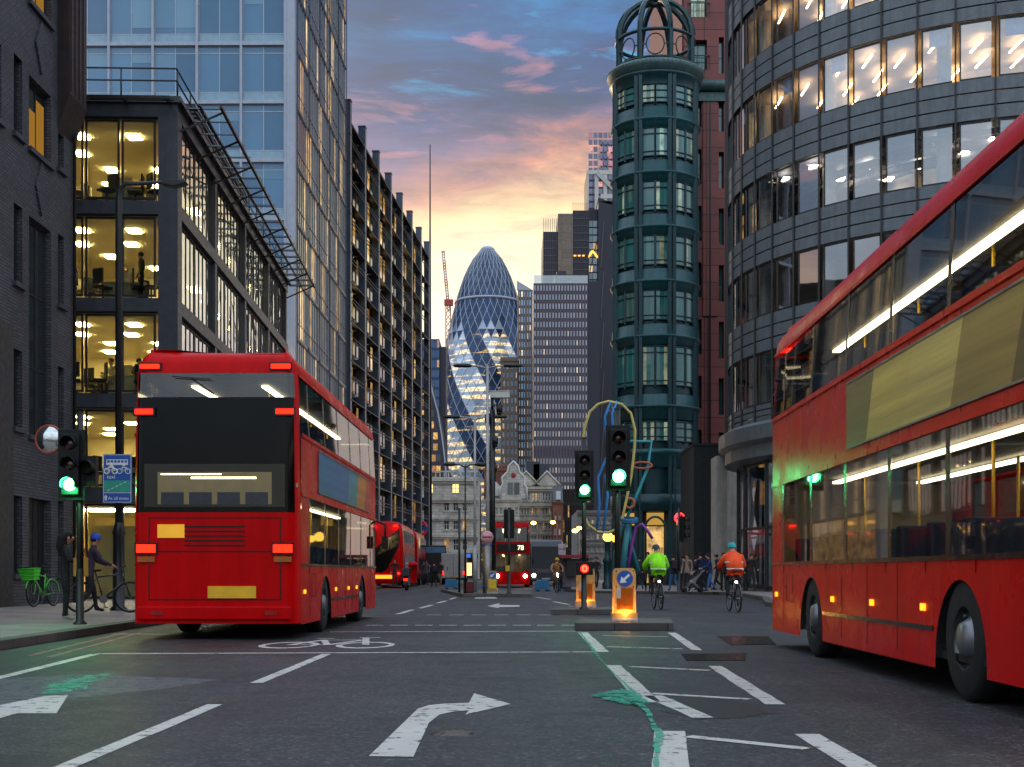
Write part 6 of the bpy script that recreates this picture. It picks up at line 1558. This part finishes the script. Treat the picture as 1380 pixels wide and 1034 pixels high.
q = MB(); q.box(-.64, .64, .5, .52, .1, H-.2); q.build('poster', [mat('kiosk poster', '#7c6a78', .5, var=.5, scale=3)], b); q = MB(); q.box(-.72, -.70, -.4, .5, .1, H-.2); q.build('glass_side', [K['office_glass']], b)
q = MB(); q.box(-.4, .1, -.1, .3, .7, 1.6); q.build('telephone', [K['black_metal']], b)
b = thing('bus_stop_flag', 'pale bus stop flag on a thin post behind the red kiosk', 'sign', (u(757.5,84), 84, .12)); m = MB(); m.cyl((0,0,0), (0,0,h(733,84)), .05, n=8); m.build('post', [K['pole_grey']], b); q = MB(); q.box(-.23, .23, -.03, .03, h(748,84)-.12, h(733,84)-.12, 0); q.box(-.2, .2, -.034, -.03, h(741,84)-.12, h(739,84)-.12, 1); q.build('flag', [mat('pale flag', '#c8b4bc', .5), mat('flag red', '#b03844', .5)], b)
b = thing('lit_lantern', 'ornate dark post with a glowing round lantern behind the middle signal', 'street lamp', (u(819,72), 72, .12)); zz = h(722,72)-.12
m = MB(); m.lathe([(.3,0),(.3,.3),(.22,.4),(.22,1.4),(.3,1.5),(.18,1.7),(.16,zz-.45),(.26,zz-.35),(.1,zz-.3)], 12); m.build('post', [K['teal']], b)
for s_ in (0, .42): 
    q = MB(); q.ball((s_,.1 if s_ else 0,zz-.06-(.1 if s_ else 0)), .27 if not s_ else .2, 14); q.build('globe', [lamp('lantern glow', '#ffca50', 2.6)] if 'lantern glow' not in bpy.data.materials else [bpy.data.materials['lantern glow']], b)
def wall_lamp(px, py, d, label):
    b = thing('street_lantern', label, 'street lamp', (u(px,d), d, .0), 0, 'small warm street lamps far down the street'); m = MB(); z = h(py,d); m.cyl((.5,0,.1), (.5,0,z+.2), .06, n=6); m.bar((.5,0,z+.2), (0,0,z+.2), .07); m.build('post', [K['black_metal']], b); q = MB(); q.ball((0,0,z), (.3,.3,.2), 10); q.build('globe', [lamp('warm lantern', '#ffb24a', 12)] if 'warm lantern' not in bpy.data.materials else [bpy.data.materials['warm lantern']], b)
wall_lamp(719, 705, 150, 'small warm street lamp before the cream building, leftmost of four'); wall_lamp(745, 704, 150, 'small warm street lamp beside the brown brick house'); wall_lamp(775, 715.5, 130, 'small warm street lamp just left of the middle signal pole'); wall_lamp(780.5, 712, 140, 'small warm street lamp touching the middle signal pole')
b = thing('underground_sign', 'red ring station sign with a blue bar at the stone building corner', 'sign', (u(566,150), 150, h(712,150))); m = MB(); m.tube([(.75*math.cos(R(a)), 0, .75*math.sin(R(a))) for a in range(0, 360, 15)], .16, 8, closed=True); m.build('ring', [mat('station red', '#b0202a', .5, emit='#c02030', es=.15)], b); q = MB(); q.box(-1.05, 1.05, -.2, .1, -.2, .2); q.build('bar', [K['sign_blue']], b); q = MB(); q.cyl((0,.1,-5.8), (0,.1,-.9), .09, n=8); q.build('post', [K['black_metal']], b)
b = thing('information_pillar', 'dark slab shaped information pillar before the stone building', 'pillar sign', (u(587,115), 115, .12)); m = MB(); m.box(-.9, .9, 0, .4, 0, h(735,115)-.12); m.build('body', [K['black_metal']], b, bevel=.03); q = MB(); q.box(-.8, .8, -.02, -.001, 2.6, 3.1); q.build('header', [mat('blue header', '#5a86a8', .5)], b)
b = thing('post_box', 'red pillar box with a black foot on the far left pavement', 'post box', (u(556,85), 85, .12)); m = MB(); m.lathe([(.3,.0),(.3,.25)], 18, mi=1); m.lathe([(.28,.25),(.28,1.3),(.34,1.34),(.34,1.42),(.2,1.55),(.001,1.6)], 18, mi=0); m.box(-.14, .14, -.3, -.2, 1.12, 1.18, 1); m.build('body', [K['bus_red'], K['rubber']], b)
# ------------------------------------------------------------------ people
K['skin'] = mat('skin', '#b98268', .55, var=.06); K['skin_dark'] = mat('brown skin', '#7a5140', .55, var=.06)
CL = {}
def cloth(c, emit=None, es=0):
    if c not in CL: CL[c] = mat('cloth '+c.strip('#'), c, .85, var=.25, scale=7, bump=.25, bscale=60, emit=emit, es=es)
    return CL[c]
POSES = {
 'stand': dict(pel=(0,0,.95), sp=(0,.0,1.14), ch=(0,.0,1.34), nk=(0,.01,1.50), hd=(0,.03,1.62), tp=(0,.02,1.71), sh=(.185,0,1.43), el=((-.235,-.03,1.14),(.235,-.03,1.14)), wr=((-.235,.10,.90),(.235,.10,.90)), hp=.095, kn=((-.105,.02,.51),(.105,.03,.51)), an=((-.11,-.02,.09),(.11,.0,.09))),
 'phone': dict(pel=(0,0,.95), sp=(0,.0,1.14), ch=(0,-.01,1.34), nk=(0,.02,1.50), hd=(0,.06,1.60), tp=(0,.05,1.69), sh=(.18,0,1.42), el=((-.25,.06,1.15),(.25,.06,1.15)), wr=((-.12,.28,1.20),(.13,.27,1.18)), hp=.09, kn=((-.10,.03,.51),(.10,.02,.51)), an=((-.10,.0,.09),(.11,-.02,.09))),
 'walk': dict(pel=(0,0,.93), sp=(0,.01,1.13), ch=(0,.03,1.33), nk=(0,.05,1.49), hd=(0,.08,1.61), tp=(0,.07,1.70), sh=(.185,.03,1.42), el=((-.24,.12,1.16),(.24,-.12,1.15)), wr=((-.22,.30,1.0),(.24,-.12,.90)), hp=.095, kn=((-.10,.14,.52),(.10,.06,.50)), an=((-.10,.22,.10),(.10,-.30,.17))),
 'push': dict(pel=(0,0,.93), sp=(0,.03,1.13), ch=(0,.07,1.33), nk=(0,.11,1.48), hd=(0,.15,1.60), tp=(0,.14,1.69), sh=(.185,.08,1.41), el=((-.24,.20,1.16),(.24,.20,1.16)), wr=((-.20,.44,1.06),(.20,.44,1.06)), hp=.095, kn=((-.10,.12,.52),(.10,.02,.50)), an=((-.10,.18,.10),(.10,-.28,.15))),
 'sit': dict(pel=(0,0,.52), sp=(0,.02,.72), ch=(0,.05,.92), nk=(0,.08,1.08), hd=(0,.11,1.2), tp=(0,.10,1.29), sh=(.185,.05,1.01), el=((-.24,.14,.78),(.24,.14,.78)), wr=((-.16,.36,.78),(.16,.36,.78)), hp=.095, kn=((-.12,.42,.52),(.12,.42,.52)), an=((-.12,.40,.09),(.12,.40,.09))),
 'cycle': dict(pel=(0,-.18,1.0), sp=(0,-.08,1.17), ch=(0,.07,1.34), nk=(0,.17,1.47), hd=(0,.25,1.57), tp=(0,.25,1.66), sh=(.19,.11,1.40), el=((-.30,.27,1.19),(.30,.27,1.19)), wr=((-.25,.45,1.07),(.25,.45,1.07)), hp=.10, kn=((-.12,.24,.84),(.12,.18,.66)), an=((-.12,.03,.46),(.12,-.01,.20))),
}
def person(label, x, y, zb, heading, pose, top, legs, shoes='#1c1a1a', skin='skin', height=1.72, hair='#1d1613', hat=None, bulk=1.0, long_hair=False, group=None, fingers=False, sleeve=True, bag=None, face=True, coat_len=False):
    p = POSES[pose]; rt = thing('person', label, 'person', (x, y, zb), heading, group); sc = height/1.72
    V, E, Rr, Bn = [], [], [], []
    def v(pt, r): V.append(Vector(pt)*sc); Rr.append(r*sc); return len(V)-1
    def e(a, b_, mi): E.append((a, b_)); Bn.append((a, b_, mi))
    B = bulk
    pel = v(p['pel'], .135*B); sp_ = v(p['sp'], .125*B); ch = v(p['ch'], .145*B); nk = v(p['nk'], .055); hd = v(p['hd'], .092); tp = v(p['tp'], .072)
    e(pel, sp_, 1); e(sp_, ch, 1); e(ch, nk, 1); e(nk, hd, 0); e(hd, tp, 0)
    hv = Vector(p['hd'])
    if face: ns = v(hv+Vector((0,.115,-.005)), .014); e(hd, ns, 0)
    for i, s_ in enumerate((-1, 1)):
        sh = v((s_*p['sh'][0], p['sh'][1], p['sh'][2]), .072*B); el = v(p['el'][i], .05*B); wr = v(p['wr'][i], .034); 
        e(ch, sh, 1); e(sh, el, 1); e(el, wr, 1 if sleeve else 0)
        d = (Vector(p['wr'][i])-Vector(p['el'][i])).normalized(); pm = Vector(p['wr'][i])+d*.08; hn = v(pm, .033); e(wr, hn, 0)
        if fingers:
            side = d.cross(Vector((0,0,1))).normalized() if abs(d.z) < .9 else Vector((0,1,0))
            drop = side.cross(d).normalized()*(-1)
            drop = drop if drop.z <= 0 else -drop
            for k in range(4):
                b0 = pm+side*(k-1.5)*.022+d*.02; L_ = (.05,.06,.055,.042)[k]
                f1 = v(b0+d*L_*.6+drop*.01, .0085); f2 = v(b0+d*L_+drop*.03, .0075); e(hn, f1, 0); e(f1, f2, 0)
            t1 = v(pm-side*.05*s_-d*.02+drop*.005, .010); e(hn, t1, 0)
        hp = v((s_*p['hp'], p['pel'][1], p['pel'][2]-.06), .098*B); kn = v(p['kn'][i], .064); an = v(p['an'][i], .042); e(pel, hp, 2); e(hp, kn, 2); e(kn, an, 2)
        a = Vector(p['an'][i]); toe = v(a+Vector((0,.17,-.045 if pose != 'walk' or i == 0 else -.09)), .034); hl = v(a+Vector((0,-.035,-.04)), .036); e(an, toe, 3); e(an, hl, 3)
    me = bpy.data.meshes.new('skeleton'); me.from_pydata([tuple(q) for q in V], E, [])
    o = bpy.data.objects.new('skeleton', me); C.objects.link(o)
    md = o.modifiers.new('s', 'SKIN'); md.use_smooth_shade = True; md.branch_smoothing = .6
    if not me.skin_vertices:
        bm = bmesh.new(); bm.from_mesh(me); bm.verts.layers.skin.verify(); bm.to_mesh(me); bm.free()
    for i, sv in enumerate(me.skin_vertices[0].data): sv.radius = (Rr[i], Rr[i]*(.80 if i in (pel, sp_, ch) else 1)); sv.use_root = (i == pel)
    sb = o.modifiers.new('d', 'SUBSURF'); sb.levels = sb.render_levels = 1
    bm_ = bpy.data.meshes.new_from_object(o.evaluated_get(bpy.context.evaluated_depsgraph_get())); bpy.data.objects.remove(o); bpy.data.meshes.remove(me)
    body = bpy.data.objects.new('body', bm_); C.objects.link(body); body.parent = rt
    bm_.materials.clear()
    for m_ in (K[skin], cloth(top), cloth(legs), cloth(shoes)): bm_.materials.append(m_)
    for f in bm_.polygons:
        c = f.center; best = None
        for a, b_, mi in Bn:
            A, D_ = V[a], V[b_]-V[a]; t_ = max(0, min(1, (c-A).dot(D_)/max(1e-9, D_.length_squared))); dd = (c-A-D_*t_).length/((Rr[a]+(Rr[b_]-Rr[a])*t_)+.02)
            if best is None or dd < best[0]: best = (dd, mi)
        mi = best[1]; f.use_smooth = True
        if mi == 2 and c.z > (p['pel'][2]-(.30 if coat_len else .10))*sc: mi = 1
        f.material_index = mi
    H = Vector(p['hd'])*sc; tilt = (Vector(p['tp'])-Vector(p['hd']))
    if hair:
        q = MB(); q.ball((H.x, H.y-.022*sc, H.z+.04*sc), (.092*sc, .10*sc, .092*sc), 14)
        q.v = [w_ if w_[2] > H.z-.02*sc or w_[1] < H.y-.02 else (w_[0], min(w_[1], H.y+.055), w_[2]) for w_ in q.v]
        if long_hair: q.tube([(H.x, H.y-.03, H.z+.09*sc), (H.x, H.y-.10, H.z-.0), (H.x, H.y-.12, H.z-.16), (H.x, H.y-.11, H.z-.32)], [.07,.095,.10,.05], 10)
        q.build('hair', [cloth(hair)], rt)
    if hat:
        q = MB(); q.lathe([(.001,.125),(.06,.115),(.098,.07),(.112,.01),(.108,-.005)], 18, (H.x, H.y-.01, H.z+.035*sc)); q.lathe([(.108,.0),(.125,.0),(.122,.012),(.105,.014)], 18, (H.x, H.y, H.z+.03*sc)); q.build('helmet' if pose == 'cycle' else 'cap', [cloth(hat)], rt)
    if bag:
        c = Vector(p['ch'])*sc; q = MB(); q.box(-.15, .15, c.y-.30, c.y-.12, c.z-.26, c.z+.14); q.build('rucksack', [cloth(bag)], rt, bevel=.05)
    if face and fingers:
        for s_ in (-1, 1):
            q = MB(); q.ball((H.x+s_*.033*sc, H.y+.078*sc, H.z+.012*sc), .011*sc, 8); q.build('eye', [K['sign_white']], rt)
            q = MB(); q.ball((H.x+s_*.092*sc, H.y-.0, H.z-.005), (.014,.024,.034), 8); q.build('ear', [K[skin]], rt)
        q = MB(); q.ball((H.x, H.y+.083*sc, H.z-.045*sc), (.024,.012,.008), 8); q.build('mouth', [mat('lips', '#8a4a44', .5)] if 'lips' not in bpy.data.materials else [bpy.data.materials['lips']], rt)
    return rt
def hivis(rt, c, pose, bulk=1.0, stripe=True):
    """loose high visibility jacket over the riding body"""
    p = POSES[pose]; q = MB(); m_ = cloth(c)
    a, b_, d = Vector(p['pel']), Vector(p['sp']), Vector(p['ch']); n_ = Vector(p['nk'])
    q.tube([a+Vector((0,-.03,-.02)), b_+Vector((0,-.01,0)), d+Vector((0,-.0,.02)), n_+Vector((0,0,-.04)), n_], [.19*bulk,.20*bulk,.215*bulk,.13,.075], 16)
    for i, s_ in enumerate((-1, 1)):
        sh = Vector((s_*p['sh'][0], p['sh'][1], p['sh'][2])); e_ = Vector(p['el'][i]); w_ = Vector(p['wr'][i])
        q.tube([sh+Vector((-s_*.08,0,-.02)), sh, (sh+e_)/2, e_, (e_+w_)/2, w_], [.10,.098,.092,.085,.072,.052], 12)
    jo = q.build('jacket', [m_], rt)
    if stripe:
        k = MB(); c0 = (b_+a)/2; k.tube([c0+Vector((0,-.02,-.02)), c0+Vector((0,-.02,.03))], [.205*bulk,.207*bulk], 16); c1 = (b_+d)/2; k.tube([c1+Vector((0,-.005,-.02)), c1+Vector((0,-.005,.03))], [.222*bulk,.224*bulk], 16); k.build('reflective_band', [mat('reflective tape', '#c8ccc4', .3)] if 'reflective tape' not in bpy.data.materials else [bpy.data.materials['reflective tape']], jo)
    return jo
def bicycle(label, x, y, zb, heading, frame_c, basket=None, lean=0.0, light=True, group=None, name='bicycle', mudguard=False, lamp_front=False):
    b = thing(name, label, 'bicycle', (x, y, zb), heading, group); b.rotation_euler.y = lean
    fm = mat('frame '+label[:18], frame_c, .35, coat=.5)
    for wy in (-.52, .53):
        w_ = MB(); w_.tube([(0, wy+.325*math.cos(R(a)), .345+.325*math.sin(R(a))) for a in range(0, 360, 12)], .021, 8, closed=True); wo_ = w_.build('wheel', [K['rubber']], b)
        s_ = MB(); s_.tube([(0, wy+.30*math.cos(R(a)), .345+.30*math.sin(R(a))) for a in range(0, 360, 12)], .009, 6, closed=True)
        for k in range(14): a = 2*math.pi*k/14; s_.cyl((0.012*(-1)**k, wy, .345), (0, wy+.3*math.cos(a), .345+.3*math.sin(a)), .002, n=4)
        s_.cyl((-.05, wy, .345), (.05, wy, .345), .022, n=10); s_.build('rim', [K['hub']], wo_)
        if mudguard: q = MB(); q.tube([(0, wy+.37*math.cos(R(a)), .345+.37*math.sin(R(a))) for a in range(20, 200, 15)], .02, 6); q.build('mudguard', [fm], b)
    f = MB(); bb = (0,-.05,.30); hd0, hd1 = (0,.36,.86), (0,.40,.70); st = (0,-.20,.86)
    for a, c, r_ in ((bb, st, .018), (hd1, bb, .022), (hd0, (0,-.17,.78), .018), ((.03,-.52,.345), (.02,-.07,.30), .010), ((-.03,-.52,.345), (-.02,-.07,.30), .010), ((.03,-.52,.345), (.02,-.17,.78), .010), ((-.03,-.52,.345), (-.02,-.17,.78), .010), (hd0, hd1, .024)): f.cyl(a, c, r_, n=8)
    f.build('frame', [fm], b)
    k = MB(); k.tube([hd1, (0,.44,.60)], .022, 8)
    for s_ in (-1, 1): k.tube([(0,.44,.62), (s_*.05,.46,.56), (s_*.05,.53,.345)], .012, 6)
    k.build('fork', [fm], b)
    h_ = MB(); h_.cyl(hd0, (0,.345,.98), .016, n=8); h_.tube([(-.29,.36,1.04),(-.22,.42,1.03),(-.08,.37,1.0),(.08,.37,1.0),(.22,.42,1.03),(.29,.36,1.04)], .013, 8); h_.build('handlebar', [K['black_metal']], b)
    s_ = MB(); s_.add([(-.07,-.36,.95),(.07,-.36,.95),(.03,-.08,.95),(-.03,-.08,.95),(-.06,-.34,.89),(.06,-.34,.89),(.02,-.1,.91),(-.02,-.1,.91)], [(0,1,2,3),(4,7,6,5),(0,4,5,1),(1,5,6,2),(2,6,7,3),(3,7,4,0)]); s_.cyl(st, (0,-.22,.91), .013, n=8); s_.build('saddle', [K['rubber']], b)
    c = MB(); c.disc((.03,-.05,.30), .09, 18, .01, axis='x'); c.bar((.05,-.05,.30), (.05,-.01,.13), .02); c.bar((-.05,-.05,.30), (-.05,-.09,.47), .02); c.box(.04, .13, -.05, .04, .115, .14); c.box(-.13, -.04, -.13, -.04, .455, .48); c.build('crank', [K['hub']], b)
    if light:
        q = MB(); q.box(-.03, .03, -.30, -.26, .74, .79); q.build('rear_lamp', [lamp('cycle tail lamp', '#ffe8dc', 6)] if 'cycle tail lamp' not in bpy.data.materials else [bpy.data.materials['cycle tail lamp']], b)
        q = MB(); q.box(-.025, .025, .40, .45, .92, .97); q.build('front_lamp', [K['head_white'] if lamp_front else K['sign_white']], b)
    if basket:
        m = MB()
        for z in (.70, .80, .90, .98): m.tube([(-.17-(z-.7)*.2,.46,z),(.17+(z-.7)*.2,.46,z),(.17+(z-.7)*.2,.74+(z-.7)*.2,z),(-.17-(z-.7)*.2,.74+(z-.7)*.2,z)], .012, 5, closed=True)
        m.add([(-.16,.46,.70),(.16,.46,.70),(.16,.74,.70),(-.16,.74,.70),(-.22,.46,.98),(.22,.46,.98),(.22,.79,.98),(-.22,.79,.98)], [(0,1,2,3),(0,1,5,4),(1,2,6,5),(2,3,7,6),(3,0,4,7)])
        m.build('basket', [mat('basket plastic', basket, .5)], b)
    return b
def street_folk():
    # left pavement
    y = 24.2; person('person in a dark coat with long hair looking at a phone, left pavement', u(88,y), y, .12, R(-70), 'phone', '#17161a', '#131317', '#9a8f8c', height=1.62, long_hair=True, fingers=True, hair='#120e0d', coat_len=True, bulk=1.06)
    m = MB(); m.box(-.038, .038, -.005, .005, -.075, .075); o = m.build('phone', [K['bus_black']], loc=(u(88,y)+.34, y+.12, .12+1.19)); o.rotation_euler = (R(-35), 0, R(-70)); tag(o, 'black phone held up by the person in the dark coat', 'phone')
    m = MB(); m.box(-.13, .13, -.04, .04, -.17, .17); m.tube([(-.09,0,.16),(-.06,0,.34),(.06,0,.34),(.09,0,.16)], .01, 6); o = m.build('shoulder_bag', [mat('mustard bag', '#b0782a', .7)], loc=(u(92,y)+.26, y-.1, .12+.98), rz=R(20), bevel=.02); tag(o, 'mustard bag hanging beside the person in the dark coat', 'bag')
    y = 29; bicycle('dark bicycle held by the person in the blue cap', u(128,y)+.15, y+.25, .12, R(-65), '#23252c', light=False)
    person('person in a blue cap and plum jacket standing with a bicycle behind the left signal', u(120,y), y, .12, R(-60), 'push', '#3a2c40', '#1d1d26', height=1.7, hat='#2848b0', fingers=True)
    y = 34.6; bicycle('bright green hire bicycle with a green basket parked against the brick wall', u(59,y), y+.0, .12, R(172), '#3fae2a', basket='#49c62e', lean=R(4), light=False, name='hire_bicycle', mudguard=True)
    # cyclists on the right
    y = 36.5; person('cyclist in a lime green jacket and dark helmet riding away', u(886,y), y, 0, R(4), 'cycle', '#7fd610', '#1c1d22', height=1.78, hat='#3a4350', hair=None, bulk=1.05, fingers=True); hivis(bpy.data.objects[-1] if False else [o for o in bpy.data.objects if o.get('label', '').startswith('cyclist in a lime')][0], '#8be80c', 'cycle', 1.08)
    bicycle('bicycle ridden by the cyclist in lime green', u(886,y), y, 0, R(4), '#202428', mudguard=True)
    y = 34.2; person('cyclist in an orange jacket and teal helmet riding away beside the right bus', u(989,y), y, 0, R(3), 'cycle', '#e84010', '#22242b', height=1.78, hat='#2fa0a0', hair=None, bulk=1.05, fingers=True); hivis([o for o in bpy.data.objects if o.get('label', '').startswith('cyclist in an orange')][0], '#f04c14', 'cycle', 1.08)
    bicycle('bicycle ridden by the cyclist in orange', u(989,y), y, 0, R(3), '#1c2024', mudguard=True)
    y = 66.5; person('cyclist in a tan coat and yellow hat riding towards the camera', u(750,y), y, 0, R(184), 'cycle', '#9a7050', '#3a332e', height=1.74, hat='#c89a28'); bicycle('bicycle ridden by the cyclist in the tan coat', u(750,y), y, 0, R(184), '#3a3a3e', lamp_front=True)
    # right pavement
    for px, y, hd, ps, top, leg, ht, lb, bg in (
        (873, 60, 170, 'walk', '#14181f', '#15161a', 1.8, 'person in a black coat walking left of the lime cyclist', None),
        (908, 63, 20, 'walk', '#1d1c22', '#3a6a9a', 1.72, 'person in a dark jacket and blue jeans right of the lime cyclist', '#3a2430'),
        (926, 61.5, 150, 'stand', '#8a7868', '#23242c', 1.74, 'person in a beige hooded coat waiting beside the sideways signal', None),
        (958, 60.5, 95, 'push', '#1d2c58', '#3c66a0', 1.74, 'person in a navy hood and jeans pushing a pram', None),
        (975, 62.5, 200, 'stand', '#16171b', '#15151a', 1.8, 'person in a black jacket behind the orange cyclist', None),
        (921, 66, 10, 'stand', '#222834', '#1b1c22', 1.72, 'person in a slate coat farther back beside the black hoarding', None),
        (945, 64, 30, 'walk', '#20284a', '#20222a', 1.82, 'tall person in a deep blue anorak before the black hoarding', '#1a2140'),
        (1012, 61, 190, 'walk', '#2a1c1e', '#1d1d22', 1.74, 'person in a maroon coat partly behind the right bus', None),
        (804, 74, 160, 'walk', '#2a2f36', '#1c1d22', 1.75, 'person in a grey coat seen between the two green signals', None),
        (888, 68, 175, 'stand', '#191a1e', '#17181c', 1.76, 'person in black standing just behind the lime cyclist', None),
        (936, 68, 260, 'walk', '#33241f', '#1c1d22', 1.7, 'person in a brown coat passing behind the pram', None),
        (967, 66, 100, 'walk', '#15171c', '#1a1a1e', 1.78, 'person in a black padded coat left of the orange cyclist', '#2a2a30'),
        (984, 67, 185, 'stand', '#2c3440', '#16171a', 1.7, 'person in a blue grey jacket hidden partly by the orange cyclist', None),
        (1000, 64, 185, 'walk', '#181a20', '#1a1b20', 1.82, 'tall person in a dark suit right of the orange cyclist', None),
        (862, 66, 10, 'walk', '#22262e', '#20222a', 1.68, 'short person in a charcoal jacket left of the black coat', None),
        (796, 79, 185, 'walk', '#1d2026', '#2a2d36', 1.74, 'person in a dark jacket just right of the middle signal pole', None),
        (783, 76, 20, 'stand', '#281c20', '#1a1a20', 1.72, 'person in a plum jacket beside the red kiosk', None)):
        person(lb, u(px,y), y, .12, R(hd), ps, top, leg, height=ht, group='people on the right pavement', bag=bg, hair='#231a16')
    y = 60.5; b = thing('pram', 'grey folding pram pushed along the right pavement', 'pram', (u(935,y), y, .12), R(95)); q = MB()
    for s_ in (-.2, .2): q.tube([(s_,-.45,1.0),(s_,.1,.5),(s_,.45,.12)], .016, 6); q.tube([(s_,.15,.55),(s_,-.3,.12)], .016, 6)
    q.bar((-.2,-.45,1.0), (.2,-.45,1.0), .03); q.build('frame', [K['pole_grey']], b)
    q = MB(); q.add([(-.2,-.25,.75),(.2,-.25,.75),(.2,.0,.42),(-.2,.0,.42),(.2,.4,.4),(-.2,.4,.4)], [(0,1,2,3),(3,2,4,5)]); q.lathe([(.24,-.2),(.24,.2)], 12, (0,-.1,.72), a0=R(20), a1=R(170), axis='x'); q.build('seat', [cloth('#8a8890')], b)
    for sx in (-.2, .2):
        for yy in (-.3, .45): w_ = MB(); w_.lathe([(.03,-.02),(.11,-.02),(.11,.02),(.03,.02)], 14, (sx, yy, .11), axis='x'); w_.build('wheel', [K['rubber']], b)
    # far left pavement and road
    for px, y, hd, ps, top, leg, lb, bg in (
        (575, 92, 175, 'walk', '#5a5a60', '#2a2c34', 'person in a grey jacket walking by the dark steel columns', None),
        (585, 88, 15, 'walk', '#15161a', '#15161a', 'person in black with a rucksack crossing left of the far island', '#22242c'),
        (594, 98, 160, 'walk', '#3c3030', '#8a7a68', 'person in a brown jacket and pale trousers of the far group', None),
        (532, 82, 190, 'stand', '#1b1d22', '#1b1c20', 'person in dark clothes standing near the pillar box', None),
        (571, 99, 190, 'stand', '#4a3844', '#2a2c34', 'person in a mauve top standing behind the far walkers', None)):
        person(lb, u(px,y), y, .12 if px != 585 else 0, R(hd), ps, top, leg, group='people around the far crossing', bag=bg, hair='#201815')
    y = 76; b = thing('motor_scooter', 'dark motor scooter with a lit red tail lamp beyond the left buses', 'scooter', (u(548,y), y, 0), R(0))
    for wy in (-.55, .6): w_ = MB(); w_.lathe([(.12,-.05),(.22,-.06),(.25,-.03),(.25,.03),(.22,.06),(.12,.05)], 18, (0, wy, .25), axis='x'); w_.build('wheel', [K['rubber']], b)
    q = MB(); q.prism([(-.14,-.75),(.14,-.75),(.17,-.2),(.17,.1),(-.17,.1),(-.17,-.2)], .3, .72); q.box(-.16, .16, .1, .45, .28, .36); q.add([(-.2,.42,.3),(.2,.42,.3),(.16,.5,.95),(-.16,.5,.95),(-.2,.5,.3),(.2,.5,.3),(.16,.56,.95),(-.16,.56,.95)], [(0,1,2,3),(4,5,6,7),(0,3,7,4),(1,2,6,5),(3,2,6,7)]); q.build('body', [mat('scooter paint', '#24262c', .3, coat=.6)], b)
    q = MB(); q.box(-.14, .14, -.7, .05, .72, .82); q.build('saddle', [K['rubber']], b); q = MB(); q.tube([(-.35,.42,1.05),(0,.5,1.0),(.35,.42,1.05)], .02, 6); q.build('handlebar', [K['black_metal']], b); q = MB(); q.box(-.1, .1, -.79, -.74, .55, .66); q.build('tail_lamp', [K['tail_red']], b); q = MB(); q.box(-.2, .2, -1.05, -.7, .83, 1.22); q.build('top_box', [mat('scooter box', '#2e3036', .5)], b, bevel=.03)
    rr = person('motor scooter rider in a dark jacket and grey helmet', u(548,y), y, -.02, R(0), 'sit', '#2a2c33', '#24262c', hat='#8a8c92', hair=None)
    for ch in kids(rr): ch.location.z += .25; ch.location.y -= .15
    # people inside the lit office
    ob = [o for o in bpy.data.objects if o.name.startswith('glass_office')][0]; M_ = Matrix.Translation(ob.location) @ Matrix.Rotation(ob.rotation_euler.z, 4, 'Z')
    def inside(lx, ly, z, hd, ps, top, lb, **k): q = M_ @ Vector((lx, ly, 0)); person(lb, q.x, q.y, z, hd, ps, top, '#1c1d22', group='people in the lit office', **k)
    inside(1.1, 1.35, 9.6+.48, R(120), 'stand', '#15161a', 'person in black standing at the window of the lit office', hair='#15110f')
    inside(1.6, 2.0, 9.6+.48, R(200), 'sit', '#5a4a3c', 'person seated behind the standing one in the lit office', hair='#2a1c14')
    inside(1.2, 2.3, 6.45+.48, R(150), 'sit', '#b8a888', 'person in a pale shirt at a desk in the lit office', hair='#4a2c18')
    inside(1.3, 1.5, 6.45+.48, R(215), 'sit', '#2c2a2c', 'person in a dark top at a desk in the lit office', hair='#241812')
street_folk()
def office_chairs():
    ob = [o for o in bpy.data.objects if o.name.startswith('glass_office')][0]; M_ = Matrix.Translation(ob.location) @ Matrix.Rotation(ob.rotation_euler.z, 4, 'Z')
    r_ = thing('office_chair', 'dark swivel chair inside the lit office', 'chair', (0,0,0), 0, 'swivel chairs in the lit office'); dk = cloth('#1c1b1e')
    q = MB(); q.box(-.24, .24, -.24, .24, .44, .52); q.build('seat', [dk], r_, bevel=.03); q = MB(); q.box(-.22, .22, -.27, -.21, .58, 1.08); q.bar((0,-.25,.5), (0,-.26,.7), .05); q.build('backrest', [dk], r_, bevel=.02)
    q = MB(); q.cyl((0,0,.1), (0,0,.44), .03, n=8)
    for k in range(5): a = k*1.2566; q.bar((0,0,.1), (.27*math.cos(a),.27*math.sin(a),.05), .035)
    q.build('base', [dk], r_)
    first = True
    for z in (3.35+.48, 6.45+.48, 9.6+.48, 12.8+.48):
        for lx, ly in ((.75, .9), (.8, 1.35), (1.9, 3.2), (.7, 2.5), (2.6, 1.7), (.8, 3.6)):
            c = r_ if first else copy_tree(r_); first = False
            p = M_ @ Vector((lx+rnd.uniform(-.15,.15), ly+rnd.uniform(-.15,.15), 0)); c.location = (p.x, p.y, z); c.rotation_euler.z = rnd.uniform(0, 6.28)
office_chairs()
